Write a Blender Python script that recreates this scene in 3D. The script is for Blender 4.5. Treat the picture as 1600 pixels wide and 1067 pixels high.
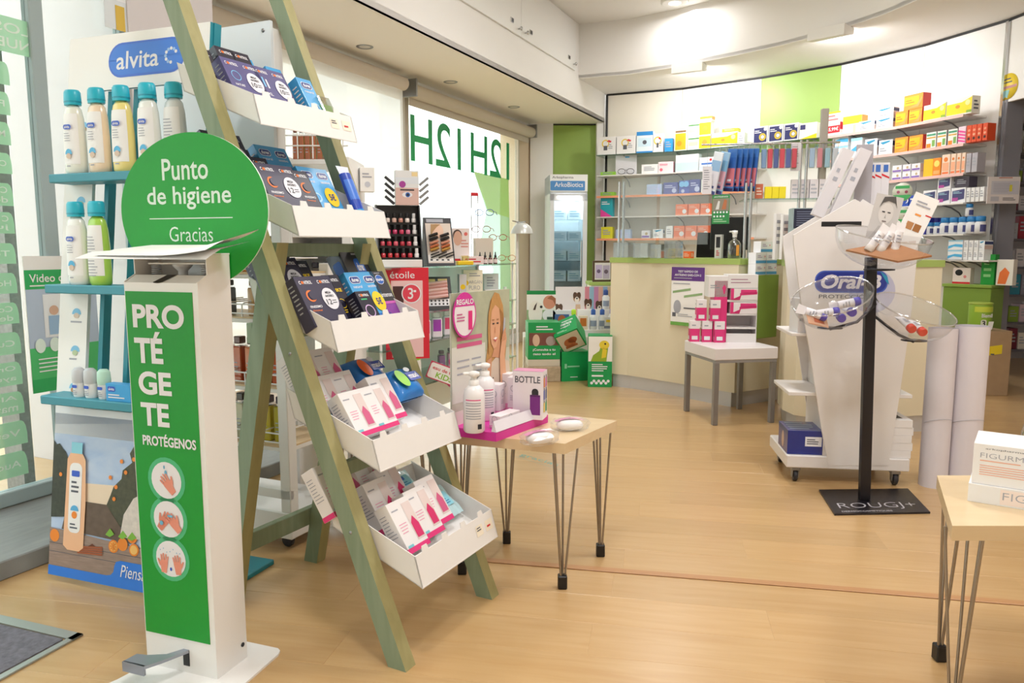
import bpy, math, random
from mathutils import Matrix, Vector
random.seed(7)
for o in list(bpy.data.objects): bpy.data.objects.remove(o)
SC = bpy.context.scene
COL = SC.collection
# ------------------------------------------------------------------ camera
FPX, CAMH = 1170.0, 1.10            # focal length in pixels of a 1600x1067 frame, eye height
PITCH = math.atan(143 / FPX)
cam = bpy.data.cameras.new('camera'); camo = bpy.data.objects.new('camera', cam); COL.objects.link(camo)
cam.sensor_width = 36; cam.lens = FPX / 1600 * 36; cam.clip_start = 0.05
camo.location = (0, 0, CAMH); camo.rotation_euler = (math.pi / 2 - PITCH, 0, 0)
SC.camera = camo
# ------------------------------------------------------------------ world, lights, exposure
SC.view_settings.view_transform = 'Standard'; SC.view_settings.look = 'None'
SC.view_settings.exposure = 0.32; SC.view_settings.gamma = 1.0; SC.view_settings.use_curve_mapping = False
wd = bpy.data.worlds.new('sky'); SC.world = wd; wd.use_nodes = True
bg = wd.node_tree.nodes['Background']; bg.inputs[0].default_value = (.92, .96, 1, 1); bg.inputs[1].default_value = 3.0
def area_light(name, loc, size, watts, target=None, color=(1, .985, .985), sy=None):
    l = bpy.data.lights.new(name, 'AREA'); l.energy = watts; l.size = size; l.color = color
    if sy: l.shape = 'RECTANGLE'; l.size_y = sy
    o = bpy.data.objects.new(name, l); COL.objects.link(o); o.location = loc
    if target:
        o.rotation_euler = (Vector(target) - Vector(loc)).to_track_quat('-Z', 'Y').to_euler()
    return o
CEIL, CEIL_LOW, CEIL_MID = 3.45, 2.59, 2.90
for (x, y, w) in [(-.2, 1.0, 30), (1.5, 2.6, 30), (1.0, 4.7, 30), (1.54, 7.35, 7), (2.2, .6, 28)]:  # the lamp over the counter is in view; the others are added fill
    area_light('ceiling_lamp_and_fill_light', (x, y, CEIL - .05), .5, w)
for (a, b, t) in [((1.81, 7.75, 2.85), .2, (2.25, 8.3, 2.2)), ((2.72, 6.52, 2.85), .2, (3.35, 7.0, 2.2))]:
    area_light('wall_washer_light', a, b, 12, t)
# ------------------------------------------------------------------ pixel helpers (a pixel gives a direction, the support gives the distance)
_fw = Vector((0, math.cos(PITCH), -math.sin(PITCH))); _up = Vector((0, math.sin(PITCH), math.cos(PITCH))); _rt = Vector((1, 0, 0))
CAM = Vector((0, 0, CAMH))
def ray(x, y): return _rt * (x - 800) + _up * (533.5 - y) + _fw * FPX
def gz(x, y, z=0.0):
    d = ray(x, y); return CAM + d * ((z - CAMH) / d.z)
def gd(x, y, Y):
    d = ray(x, y); return CAM + d * (Y / d.y)
def onv(x, y, p0, wdir):            # hit a vertical plane through p0 that runs along wdir
    n = Vector((wdir[1], -wdir[0], 0)); d = ray(x, y); return CAM + d * ((Vector(p0) - CAM).dot(n) / d.dot(n))
R = math.radians
# ------------------------------------------------------------------ materials
_mats = {}
def lin(c):
    c = c.lstrip('#'); v = [int(c[i:i + 2], 16) / 255 for i in (0, 2, 4)]
    return [x / 12.92 if x <= .04045 else ((x + .055) / 1.055) ** 2.4 for x in v]
def mat(hexc, rough=.5, metal=0., grain=0., gscale=40., stretch=(1, 1, 1), coat=0., bump=0., emit=0., alpha=1.):
    key = (hexc, rough, metal, grain, gscale, stretch, coat, bump, emit, alpha)
    if key in _mats: return _mats[key]
    m = bpy.data.materials.new('paint_' + hexc.lstrip('#')); m.use_nodes = True
    nt = m.node_tree; p = nt.nodes['Principled BSDF']; c = lin(hexc)
    p.inputs['Base Color'].default_value = (*c, 1); p.inputs['Roughness'].default_value = rough
    p.inputs['Metallic'].default_value = metal; p.inputs['Coat Weight'].default_value = coat
    if alpha < 1: p.inputs['Alpha'].default_value = alpha
    if emit: p.inputs['Emission Color'].default_value = (*c, 1); p.inputs['Emission Strength'].default_value = emit
    if grain or bump:
        tc = nt.nodes.new('ShaderNodeTexCoord'); mp = nt.nodes.new('ShaderNodeMapping'); mp.inputs['Scale'].default_value = stretch
        nz = nt.nodes.new('ShaderNodeTexNoise'); nz.inputs['Scale'].default_value = gscale; nz.inputs['Detail'].default_value = 5
        nt.links.new(tc.outputs['Object'], mp.inputs[0]); nt.links.new(mp.outputs[0], nz.inputs['Vector'])
        if grain:
            mx = nt.nodes.new('ShaderNodeMix'); mx.data_type = 'RGBA'
            mx.inputs[6].default_value = (*[max(0, v * (1 - grain)) for v in c], 1); mx.inputs[7].default_value = (*[min(1, v * (1 + grain * .6)) for v in c], 1)
            nt.links.new(nz.outputs['Fac'], mx.inputs[0]); nt.links.new(mx.outputs[2], p.inputs['Base Color'])
        if bump:
            b = nt.nodes.new('ShaderNodeBump'); b.inputs['Strength'].default_value = bump; b.inputs['Distance'].default_value = .003
            nt.links.new(nz.outputs['Fac'], b.inputs['Height']); nt.links.new(b.outputs[0], p.inputs['Normal'])
    _mats[key] = m; return m
def clear(tint='#ffffff', gloss=.12, rough=.05, haze=0.):     # thin clear sheet: transparent + a little reflection
    key = ('clear', tint, gloss, rough, haze)
    if key in _mats: return _mats[key]
    m = bpy.data.materials.new('clear_sheet'); m.use_nodes = True; nt = m.node_tree
    for n in list(nt.nodes): nt.nodes.remove(n)
    out = nt.nodes.new('ShaderNodeOutputMaterial'); t = nt.nodes.new('ShaderNodeBsdfTransparent'); g = nt.nodes.new('ShaderNodeBsdfGlossy')
    t.inputs[0].default_value = (*lin(tint), 1); g.inputs['Roughness'].default_value = rough
    lw = nt.nodes.new('ShaderNodeLayerWeight'); lw.inputs[0].default_value = .35
    mr = nt.nodes.new('ShaderNodeMapRange'); mr.inputs[3].default_value = gloss * .4; mr.inputs[4].default_value = min(1, gloss * 4)
    nt.links.new(lw.outputs['Facing'], mr.inputs[0])
    mx = nt.nodes.new('ShaderNodeMixShader'); nt.links.new(mr.outputs[0], mx.inputs[0]); nt.links.new(t.outputs[0], mx.inputs[1]); nt.links.new(g.outputs[0], mx.inputs[2])
    src = mx
    if haze:
        d = nt.nodes.new('ShaderNodeBsdfDiffuse'); d.inputs[0].default_value = (.9, .9, .92, 1)
        tr = nt.nodes.new('ShaderNodeBsdfTranslucent'); tr.inputs[0].default_value = (.9, .9, .92, 1)
        a = nt.nodes.new('ShaderNodeMixShader'); a.inputs[0].default_value = .5; nt.links.new(d.outputs[0], a.inputs[1]); nt.links.new(tr.outputs[0], a.inputs[2])
        m2 = nt.nodes.new('ShaderNodeMixShader'); m2.inputs[0].default_value = haze; nt.links.new(mx.outputs[0], m2.inputs[1]); nt.links.new(a.outputs[0], m2.inputs[2]); src = m2
    nt.links.new(src.outputs[0], out.inputs[0]); _mats[key] = m; return m
def wood_mat(name, c1, c2, scale=(1, 12, 12), rough=.35, coat=.0, tone=0., nscale=2.5):
    if name in _mats: return _mats[name]
    m = bpy.data.materials.new(name); m.use_nodes = True; nt = m.node_tree; p = nt.nodes['Principled BSDF']
    tc = nt.nodes.new('ShaderNodeTexCoord'); oi = nt.nodes.new('ShaderNodeObjectInfo')
    ad = nt.nodes.new('ShaderNodeVectorMath'); ad.operation = 'ADD'; nt.links.new(tc.outputs['Object'], ad.inputs[0])
    sc = nt.nodes.new('ShaderNodeVectorMath'); sc.operation = 'SCALE'; sc.inputs[0].default_value = (7, 3, 5); nt.links.new(oi.outputs['Random'], sc.inputs['Scale']); nt.links.new(sc.outputs[0], ad.inputs[1])
    mp = nt.nodes.new('ShaderNodeMapping'); mp.inputs['Scale'].default_value = scale; nt.links.new(ad.outputs[0], mp.inputs[0])
    nz = nt.nodes.new('ShaderNodeTexNoise'); nz.inputs['Scale'].default_value = nscale; nz.inputs['Detail'].default_value = 6; nz.inputs['Distortion'].default_value = .6
    nt.links.new(mp.outputs[0], nz.inputs['Vector'])
    mx = nt.nodes.new('ShaderNodeMix'); mx.data_type = 'RGBA'; mx.inputs[6].default_value = (*lin(c1), 1); mx.inputs[7].default_value = (*lin(c2), 1)
    nt.links.new(nz.outputs['Fac'], mx.inputs[0]); last = mx.outputs[2]
    if tone:
        hs = nt.nodes.new('ShaderNodeHueSaturation'); mr = nt.nodes.new('ShaderNodeMapRange'); mr.inputs[3].default_value = 1 - tone; mr.inputs[4].default_value = 1 + tone * .6
        nt.links.new(oi.outputs['Random'], mr.inputs[0]); nt.links.new(mr.outputs[0], hs.inputs['Value']); nt.links.new(last, hs.inputs['Color']); last = hs.outputs[0]
    nt.links.new(last, p.inputs['Base Color']); p.inputs['Roughness'].default_value = rough; p.inputs['Coat Weight'].default_value = coat; p.inputs['Coat Roughness'].default_value = .2
    _mats[name] = m; return m
WHITE = mat('#f2f1ee', .45); WHITEM = mat('#f0efed', .35); CARD = mat('#efece4', .6); BLACK = mat('#141416', .4); DARK = mat('#2b2b31', .5)
CHROME = mat('#c9cacc', .18, 1.); STEEL = mat('#9b9da0', .35, .9); GREYP = mat('#8d8f96', .5)
INK = mat('#5a5c66', .6); INKL = mat('#a9abb5', .6); BLUEW = mat('#2456c8', .4); PAPER = mat('#f6f5f3', .7)
GREEN = mat('#12a63c', .45); GREENL = mat('#8fb45c', .45); CREAM = mat('#e9e0c6', .5); TEAL = mat('#1f8a9a', .45)
PINK = mat('#e0297f', .45); RED = mat('#d3212f', .45); YEL = mat('#f4cf22', .45); ORANGE = mat('#f28a1e', .45); SKIN = mat('#e9b190', .6); SKIN2 = mat('#e8937a', .6)
# ------------------------------------------------------------------ mesh builder
_txt = {}
def text_geo(s, bold=0.):
    k = (s, bold)
    if k in _txt: return _txt[k]
    cu = bpy.data.curves.new('lettering', 'FONT'); cu.body = s; cu.size = 1; cu.resolution_u = 3 if len(s) > 4 else 6; cu.offset = bold; cu.dimensions = '2D'; cu.fill_mode = 'FRONT'
    ob = bpy.data.objects.new('lettering', cu); COL.objects.link(ob)
    me = bpy.data.meshes.new_from_object(ob.evaluated_get(bpy.context.evaluated_depsgraph_get()))
    vs = [(v.co.x, v.co.y) for v in me.vertices]; fs = [tuple(p.vertices) for p in me.polygons]
    bpy.data.objects.remove(ob); bpy.data.curves.remove(cu); bpy.data.meshes.remove(me)
    if vs:
        x0 = min(v[0] for v in vs); x1 = max(v[0] for v in vs); y0 = min(v[1] for v in vs); y1 = max(v[1] for v in vs)
        vs = [((x - x0) / (x1 - x0), (y - y0) / (y1 - y0)) for x, y in vs]
    _txt[k] = (vs, fs); return _txt[k]
class MB:
    def __init__(s): s.v = []; s.f = []; s.m = []; s.sm = []; s.mats = []; s.T = Matrix.Identity(4)
    def mi(s, m):
        if m not in s.mats: s.mats.append(m)
        return s.mats.index(m)
    def add(s, vs, fs, m, smooth=False):
        b = len(s.v); s.v += [tuple(s.T @ Vector(v)) for v in vs]; i = s.mi(m)
        for f in fs: s.f.append([b + k for k in f]); s.m.append(i); s.sm.append(smooth)
        return s
    def quad(s, a, b, c, d, m): return s.add([a, b, c, d], [(0, 1, 2, 3)], m)
    def poly(s, pts, m): return s.add(pts, [tuple(range(len(pts)))], m)
    def box(s, x0, y0, z0, x1, y1, z1, m, ch=0.):
        hx, hy, hz = abs(x1 - x0) / 2, abs(y1 - y0) / 2, abs(z1 - z0) / 2; cx, cy, cz = (x0 + x1) / 2, (y0 + y1) / 2, (z0 + z1) / 2
        if ch <= 0:
            vs = [(cx + a * hx, cy + b * hy, cz + c * hz) for a in (-1, 1) for b in (-1, 1) for c in (-1, 1)]
            return s.add(vs, [(0, 1, 3, 2), (4, 6, 7, 5), (0, 4, 5, 1), (2, 3, 7, 6), (0, 2, 6, 4), (1, 5, 7, 3)], m)
        c_ = min(ch, hx * .9, hy * .9, hz * .9); vs = []; ix = {}
        for a in (-1, 1):
            for b in (-1, 1):
                for c in (-1, 1):
                    ix[(a, b, c)] = len(vs)
                    vs += [(cx + a * hx, cy + b * (hy - c_), cz + c * (hz - c_)), (cx + a * (hx - c_), cy + b * hy, cz + c * (hz - c_)), (cx + a * (hx - c_), cy + b * (hy - c_), cz + c * hz)]
        fs = []
        for sg in (-1, 1):
            fs.append(tuple(ix[k] for k in [(sg, -1, -1), (sg, 1, -1), (sg, 1, 1), (sg, -1, 1)][::sg]))
            fs.append(tuple(ix[k] + 1 for k in [(-1, sg, -1), (-1, sg, 1), (1, sg, 1), (1, sg, -1)][::sg]))
            fs.append(tuple(ix[k] + 2 for k in [(-1, -1, sg), (1, -1, sg), (1, 1, sg), (-1, 1, sg)][::sg]))
        for a in (-1, 1):
            for b in (-1, 1):
                fs.append((ix[(a, b, -1)], ix[(a, b, -1)] + 1, ix[(a, b, 1)] + 1, ix[(a, b, 1)]))
                fs.append((ix[(a, -1, b)], ix[(a, -1, b)] + 2, ix[(a, 1, b)] + 2, ix[(a, 1, b)]))
                fs.append((ix[(-1, a, b)] + 1, ix[(-1, a, b)] + 2, ix[(1, a, b)] + 2, ix[(1, a, b)] + 1))
                for c in (-1, 1): k = ix[(a, b, c)]; fs.append((k, k + 1, k + 2))
        return s.add(vs, fs, m)
    def prism(s, pts, ax, t0, t1, m, side=None):          # outline in the plane normal to ax ('x','y','z'), extruded t0..t1
        def P(p, t): return {'x': (t, p[0], p[1]), 'y': (p[0], t, p[1]), 'z': (p[0], p[1], t)}[ax]
        n = len(pts); vs = [P(p, t0) for p in pts] + [P(p, t1) for p in pts]
        s.add(vs, [tuple(range(n))[::-1], tuple(range(n, 2 * n))], m)
        s.add(vs, [(i, (i + 1) % n, n + (i + 1) % n, n + i) for i in range(n)], side or m); return s
    def lathe(s, prof, m, c=(0, 0, 0), seg=20, sx=1., sy=1., a0=0., a1=360., smooth=True, off=0.):
        full = abs(a1 - a0) >= 360; n = seg if full else seg + 1; vs = []
        for r, z in prof:
            for i in range(n):
                a = R(a0 + (a1 - a0) * i / seg); vs.append((c[0] + (r * sx + off) * math.cos(a), c[1] + (r * sy + off) * math.sin(a), c[2] + z))
        fs = []
        for j in range(len(prof) - 1):
            for i in range(n if full else n - 1):
                k = (i + 1) % n; fs.append((j * n + i, j * n + k, (j + 1) * n + k, (j + 1) * n + i))
        s.add(vs, fs, m, smooth)
        if full:
            if prof[0][0] > 1e-5: s.add(vs[:n], [tuple(range(n))[::-1]], m)
            if prof[-1][0] > 1e-5: s.add(vs[-n:], [tuple(range(n))], m)
        return s
    def cyl(s, a, b, r, m, seg=12, r2=None): return s.tube([a, b], r, m, seg, r2)
    def tube(s, pts, r, m, seg=8, r2=None, closed=False):
        pts = [Vector(p) for p in pts]; n = len(pts); vs = []; up = Vector((0, 0, 1))
        for i, p in enumerate(pts):
            if closed: t = (pts[(i + 1) % n] - pts[i - 1]).normalized()
            else: t = (pts[min(i + 1, n - 1)] - pts[max(i - 1, 0)]).normalized()
            u = t.cross(up if abs(t.z) < .95 else Vector((1, 0, 0))).normalized(); w = t.cross(u); rr = r if r2 is None else r + (r2 - r) * i / max(1, n - 1)
            vs += [tuple(p + u * math.cos(2 * math.pi * k / seg) * rr + w * math.sin(2 * math.pi * k / seg) * rr) for k in range(seg)]
        fs = [(i * seg + k, i * seg + (k + 1) % seg, ((i + 1) % n) * seg + (k + 1) % seg, ((i + 1) % n) * seg + k) for i in range(n if closed else n - 1) for k in range(seg)]
        s.add(vs, fs, m, True)
        if not closed: s.add(vs[:seg], [tuple(range(seg))], m); s.add(vs[-seg:], [tuple(range(seg))], m)
        return s
    def sheet(s, grid, m, thick=0., smooth=True):          # grid[i][j] of points
        a = len(grid); b = len(grid[0]); vs = [p for r in grid for p in r]
        fs = [(i * b + j, i * b + j + 1, (i + 1) * b + j + 1, (i + 1) * b + j) for i in range(a - 1) for j in range(b - 1)]
        s.add(vs, fs, m, smooth)
        if thick: s.add([(x, y, z - thick) for x, y, z in vs], [f[::-1] for f in fs], m, smooth)
        return s
    def mesh(s, name):
        me = bpy.data.meshes.new(name); me.from_pydata(s.v, [], s.f)
        for m in s.mats: me.materials.append(m)
        me.polygons.foreach_set('material_index', s.m); me.polygons.foreach_set('use_smooth', s.sm); me.update(); return me
    def build(s, name, parent=None, loc=(0, 0, 0), rz=0., **kw): return put(s.mesh(name), name, parent, loc, rz, **kw)
def put(me, name, parent=None, loc=(0, 0, 0), rz=0., label=None, cat=None, group=None, kind=None, rot=None, mw=None):
    o = bpy.data.objects.new(name, me); COL.objects.link(o)
    if mw is not None: o.matrix_world = mw
    else: o.location = loc; o.rotation_euler = rot if rot else (0, 0, rz)
    if parent: o.parent = parent
    if label: o['label'] = label
    if cat: o['category'] = cat
    if group: o['group'] = group
    if kind: o['kind'] = kind
    return o
def thing(name, label, cat, loc=(0, 0, 0), rz=0., group=None, rot=None, mw=None): return put(None, name, None, loc, rz, label, cat, group, rot=rot, mw=mw)
def structure(name, loc=(0, 0, 0), rz=0.): return put(None, name, None, loc, rz, kind='structure')
class Face:                                                # printing on a flat face: u to the right, v up, both 0..1
    def __init__(s, mb, o, ex, ey, w, h, eps=.0006):
        s.mb = mb; s.o = Vector(o); s.ex = Vector(ex).normalized(); s.ey = Vector(ey).normalized(); s.n = s.ex.cross(s.ey); s.w = w; s.h = h; s.e = eps
    def p(s, u, v, l=1): return tuple(s.o + s.ex * (u * s.w) + s.ey * (v * s.h) + s.n * (s.e * l))
    def r(s, u0, v0, u1, v1, m, l=1): s.mb.quad(s.p(u0, v0, l), s.p(u1, v0, l), s.p(u1, v1, l), s.p(u0, v1, l), m); return s
    def g(s, pts, m, l=1): s.mb.poly([s.p(u, v, l) for u, v in pts], m); return s
    def c(s, u, v, r, m, l=1, ry=None, seg=24, a0=0, a1=360):         # r in metres
        ry = ry or r; pts = [(u + r / s.w * math.cos(R(a0 + (a1 - a0) * i / seg)), v + ry / s.h * math.sin(R(a0 + (a1 - a0) * i / seg))) for i in range(seg if a1 - a0 >= 360 else seg + 1)]
        return s.g(pts, m, l)
    def ring(s, u, v, r0, r1, m, l=1, seg=28):
        for i in range(seg):
            a, b = 2 * math.pi * i / seg, 2 * math.pi * (i + 1) / seg
            s.g([(u + r / s.w * math.cos(t), v + r / s.h * math.sin(t)) for r, t in ((r0, a), (r1, a), (r1, b), (r0, b))], m, l)
        return s
    def rr(s, u0, v0, u1, v1, rad, m, l=1, k=6):                        # rounded rectangle, radius in metres
        ru, rv = rad / s.w, rad / s.h; pts = []
        for cu, cv, a in ((u1 - ru, v1 - rv, 0), (u0 + ru, v1 - rv, 90), (u0 + ru, v0 + rv, 180), (u1 - ru, v0 + rv, 270)):
            pts += [(cu + ru * math.cos(R(a + 90 * i / k)), cv + rv * math.sin(R(a + 90 * i / k))) for i in range(k + 1)]
        return s.g(pts, m, l)
    def t(s, txt, u0, v0, u1, v1, m, l=2, bold=0., mirror=False, skew=0.):
        vs, fs = text_geo(txt, bold); q = []
        for x, y in vs:
            if mirror: x = 1 - x
            x = x + skew * (y - .5); q.append(s.p(u0 + (u1 - u0) * x, v0 + (v1 - v0) * y, l))
        s.mb.add(q, fs, m); return s
    def lines(s, u0, v0, u1, v1, n, m, l=2, seed=1, th=.45):
        rn = random.Random(seed)
        for i in range(n):
            v = v1 - (v1 - v0) * (i + .5) / n; h = (v1 - v0) / n * th / 2; s.r(u0, v - h, u0 + (u1 - u0) * rn.uniform(.6, 1), v + h, m, l)
        return s
def faces(mb, w, d, h, x=0., y=0., z=0., eps=.0006):   # printing faces of an upright box centred on x,y with base z
    return dict(f=Face(mb, (x - w / 2, y - d / 2, z), (1, 0, 0), (0, 0, 1), w, h, eps), r=Face(mb, (x + w / 2, y - d / 2, z), (0, 1, 0), (0, 0, 1), d, h, eps),
                l=Face(mb, (x - w / 2, y + d / 2, z), (0, -1, 0), (0, 0, 1), d, h, eps), t=Face(mb, (x - w / 2, y - d / 2, z + h), (1, 0, 0), (0, 1, 0), w, d, eps))
_cm = {}
def carton(key, w, d, h, base, fn=None, eps=.0006, ch=.0008):
    k = (key, round(w, 3), round(d, 3), round(h, 3), eps)
    if k in _cm: return _cm[k]
    mb = MB(); mb.box(-w / 2, -d / 2, 0, w / 2, d / 2, h, base, ch)
    if fn: fn(faces(mb, w, d, h, eps=eps), w, d, h)
    _cm[k] = mb.mesh(key); return _cm[k]
ORD = ['first', 'second', 'third', 'fourth', 'fifth', 'sixth', 'seventh', 'eighth', 'ninth', 'tenth', 'eleventh', 'twelfth', 'thirteenth', 'fourteenth', 'fifteenth', 'sixteenth', 'seventeenth', 'eighteenth', 'nineteenth', 'twentieth']
def lmat(loc, rz): return Matrix.Translation(Vector(loc)) @ Matrix.Rotation(rz, 4, 'Z')
# ================================================================== the setting
U = Vector((math.sin(R(25)), math.cos(R(25)), 0)); NB = Vector((U.y, -U.x, 0)); RZB = R(65)
EB = Vector((.217, 9.2, 0)); EA = Vector((-2.01, 2.97, 0))
def tB(x, y): return (onv(x, y, EB, U) - EB).dot(U)
def tA(x, y): return (onv(x, y, EA, U) - EA).dot(U)
wallpaint = mat('#efedea', .6, grain=.03, gscale=3); ceilpaint = mat('#f1efec', .7, grain=.02, gscale=2)
ceilwarm = mat('#f7f1e7', .7, grain=.02, gscale=2)
glass = clear('#f4faf8', .06); frame_alu = mat('#a8adb0', .4, .3)
# floor: slab plus single planks
fl = structure('floor'); MB().box(-7, -3, -.06, 6.5, 10.5, -.013, mat('#caa778', .5)).build('slab', fl)
wood_floor = wood_mat('floor_laminate', '#bd935f', '#d2b282', (1.2, 14, 1), .3, .25, .07)
PW, PL = .18, 1.3; pm = MB().box(-PL / 2 + .0004, -PW / 2 + .0004, -.012, PL / 2 - .0004, PW / 2 - .0004, 0, wood_floor, .0006).mesh('plank')
fa = R(-11); fx = Vector((math.cos(fa), math.sin(fa), 0)); fy = Vector((-fx.y, fx.x, 0)); s0 = gz(640, 866)
cnt = 0
for j in range(-11, 27):
    off = random.uniform(0, PL)
    for i in range(-4, 5):
        c = s0 + fy * ((j + .5) * PW + (.02 if j >= 0 else -.02)) + fx * (i * PL + off)
        if c.y < 1.0 or c.y > 7.0 or c.x < -.8 * c.y - 1.4 or c.x > .72 * c.y + .7 or c.x > 3.9 or (c - EA).dot(NB) < .5: continue
        put(pm, 'plank', fl, c, fa); cnt += 1
fm = MB().box(-6, -3, -.013, 6.4, 10.4, -.0006, wood_floor); fm.build('underlay', fl)
MB().box(-.02, -.016, 0, 2.6, .016, .004, mat('#b98a5e', .4), .002).build('trim_1', None, s0 - fx * .1, fa, kind='structure')
# window wall along the left (two planes with a pier between them)
def pane_window(name, x0, x1, z0, z1, base, posts, depth=.05, fr=frame_alu):
    w = structure(name, base, RZB); f = MB()
    f.box(x0, 0, z0, x1, depth, z0 + .06, fr, .004).box(x0, 0, z1 - .06, x1, depth, z1, fr, .004); f.build('window_frame', w)
    ps = [x0] + posts + [x1]
    for p in ps: MB().box(p - .03, 0, z0, p + .03, depth, z1, fr, .004).build('window_post', w)
    for a, b in zip(ps[:-1], ps[1:]): MB().box(a + .03, depth * .45, z0 + .06, b - .03, depth * .45 + .006, z1 - .06, glass).build('pane', w)
    return w
b640, b812, b345 = tB(638, 300), tB(806, 300), -4.87
win2 = pane_window('window_2', b640, b812 + .1, .12, 2.47, EB, [], fr=mat('#d8cfc0', .5))
win3 = pane_window('window_3', b345 - .6, b640, .12, 2.47, EB, [], fr=mat('#d8cfc0', .5))
win1 = pane_window('window_1', -5.0, .62, .07, 2.8, EA, [-3.2, -1.5, tA(84, 400)], fr=mat('#9fb0b2', .45))
wl = MB(); wl.box(b345 - .6, 0, 2.47, .3, .25, 2.62, wallpaint).box(b812 + .1, 0, 0, .3, .25, 2.47, mat('#e8d3b8', .6)).box(b345 - .6, 0, 0, b812 + .1, .25, .12, wallpaint)
wl.build('wall_left', None, EB, RZB, kind='structure')
MB().box(.62, -.02, 0, 1.117, .9, 2.62, mat('#d9d3d4', .6, grain=.03, gscale=3)).build('wall_pier', None, EA, RZB, kind='structure')
MB().box(-5.2, 0, 2.8, 1.117, .3, 3.5, wallpaint).build('wall_header', None, EA, RZB, kind='structure')
stone = mat('#9a9896', .5, grain=.55, gscale=60); stone2 = mat('#8d9090', .5, grain=.3, gscale=9, stretch=(1, 5, 1))
MB().box(-5.2, -.52, 0, 1.1, .02, .066, stone2, .004).build('trim_2', None, EA, RZB, kind='structure')
MB().box(tA(34, 400), .10, .066, tA(52, 400), .22, 2.8, stone).build('trim_3', None, EA, RZB, kind='structure')
# facade of the street outside, a pavement
st = mat('#f4f1ea', .8, grain=.03, gscale=2); sw = mat('#dcdad8', .4)
fc = thing('street_building', 'pale building across the street seen through the bright window', 'building', EB + NB * -7.0, RZB)
MB().box(-14, 0, -.1, 10, .4, 9, st).build('wall', fc)
for i in range(9):
    for k in range(3): MB().box(-13 + i * 2.5, -.03, .9 + k * 2.7, -11.8 + i * 2.5, .02, 2.5 + k * 2.7, sw, .01).build('window', fc)
MB().box(-20, .3, -.14, 10, 9, -.06, mat('#d6d3ce', .8, grain=.1, gscale=8)).build('pavement', None, EB, RZB, kind='structure')
# back wall: flat panels set along a curve
WPX = [(945, 9.03), (1060, 8.69), (1180, 8.15), (1300, 7.57), (1425, 6.89), (1550, 6.15)]
WPT = [Vector((d * (x - 800) / 1179, d, 0)) for x, d in WPX]
wb = structure('wall_back'); black = mat('#1d1c1c', .5)
pcol = [mat('#efe9dd', .5, grain=.02, gscale=3), mat('#f1eee8', .5, grain=.02, gscale=3), mat('#a9c96f', .45, grain=.03, gscale=3), mat('#f3f2f0', .5, grain=.02, gscale=3), mat('#f0eeeb', .5, grain=.02, gscale=3)]
for k in range(5):
    a, b = WPT[k], WPT[k + 1]; L = (b - a).length; rz = math.atan2(b.y - a.y, b.x - a.x)
    if k == 2:
        MB().box(.001, 0, 2.13, L - .001, .02, 2.885, pcol[k], .001).build('panel', wb, a, rz); MB().box(.001, 0, 0, L - .001, .02, 2.128, pcol[1], .001).build('panel', wb, a, rz)
    else: MB().box(.001, 0, 0, L - .001, .02, 2.885, pcol[k], .001).build('panel', wb, a, rz)
    MB().box(-.02, .021, 0, L + .02, .06, 2.93, mat('#8a8782', .7)).build('backing', wb, a, rz)  # unseen sheet added behind the panels to stop light through the joints
    MB().box(0, -.006, 2.885, L, .03, 2.905, black).build('black_strip', wb, a, rz)  # black trim strip along the panel tops
MB().box(-.012, -.012, 0, .012, .02, 2.89, black).build('corner_strip', wb, WPT[0], 0)
MB().box(.1, 9.26, 0, 1.4, 9.32, 2.95, wallpaint).build('wall_corner', None, kind='structure')
mb = MB(); mb.box(.217, 9.15, 0, .49, 9.25, 2.62, wallpaint); mb.build('wall_return', None, kind='structure')
gp = structure('wall_side'); MB().box(.49, 9.17, 0, 1.10, 9.22, 2.575, mat('#94b052', .5, grain=.03, gscale=3), .002).build('panel', gp)
MB().box(.47, 9.16, 2.575, 1.10, 9.22, 2.592, black).build('black_strip', gp)
MB().box(1.0, 9.06, 0, 1.09, 9.25, 2.95, wallpaint).build('trim_4', None, kind='structure')
# right end: steel pillar, header over the way to the stock room
HD = [WPT[5], Vector((3.95, 5.80, 0)), Vector((4.02, 5.1, 0)), Vector((4.05, 4.2, 0))]
hp = structure('wall_right_header')
for a, b in zip(HD[:-1], HD[1:]):
    L = (b - a).length; rz = math.atan2(b.y - a.y, b.x - a.x); MB().box(0, 0, 2.26, L, .03, 2.885, pcol[4], .002).build('panel', hp, a, rz); MB().box(0, -.006, 2.885, L, .03, 2.905, black).build('black_strip', hp, a, rz)
MB().box(3.915, 6.1, 0, 4.05, 6.25, 2.30, mat('#8c8b93', .45, .2)).build('trim_5', None, kind='structure')
MB().box(-.02, -.02, 0, .015, .012, 2.885, CHROME).build('trim_6', None, WPT[5], 0, kind='structure')
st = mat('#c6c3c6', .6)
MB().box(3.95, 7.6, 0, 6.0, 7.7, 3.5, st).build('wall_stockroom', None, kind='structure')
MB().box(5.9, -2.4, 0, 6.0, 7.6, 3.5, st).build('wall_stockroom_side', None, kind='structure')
MB().box(4.08, -2.4, 0, 4.18, 4.2, 3.5, wallpaint).build('wall_right', None, kind='structure')
MB().box(-6, -2.5, 0, 6, -2.4, 3.5, wallpaint).build('wall_front', None, kind='structure')
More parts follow.
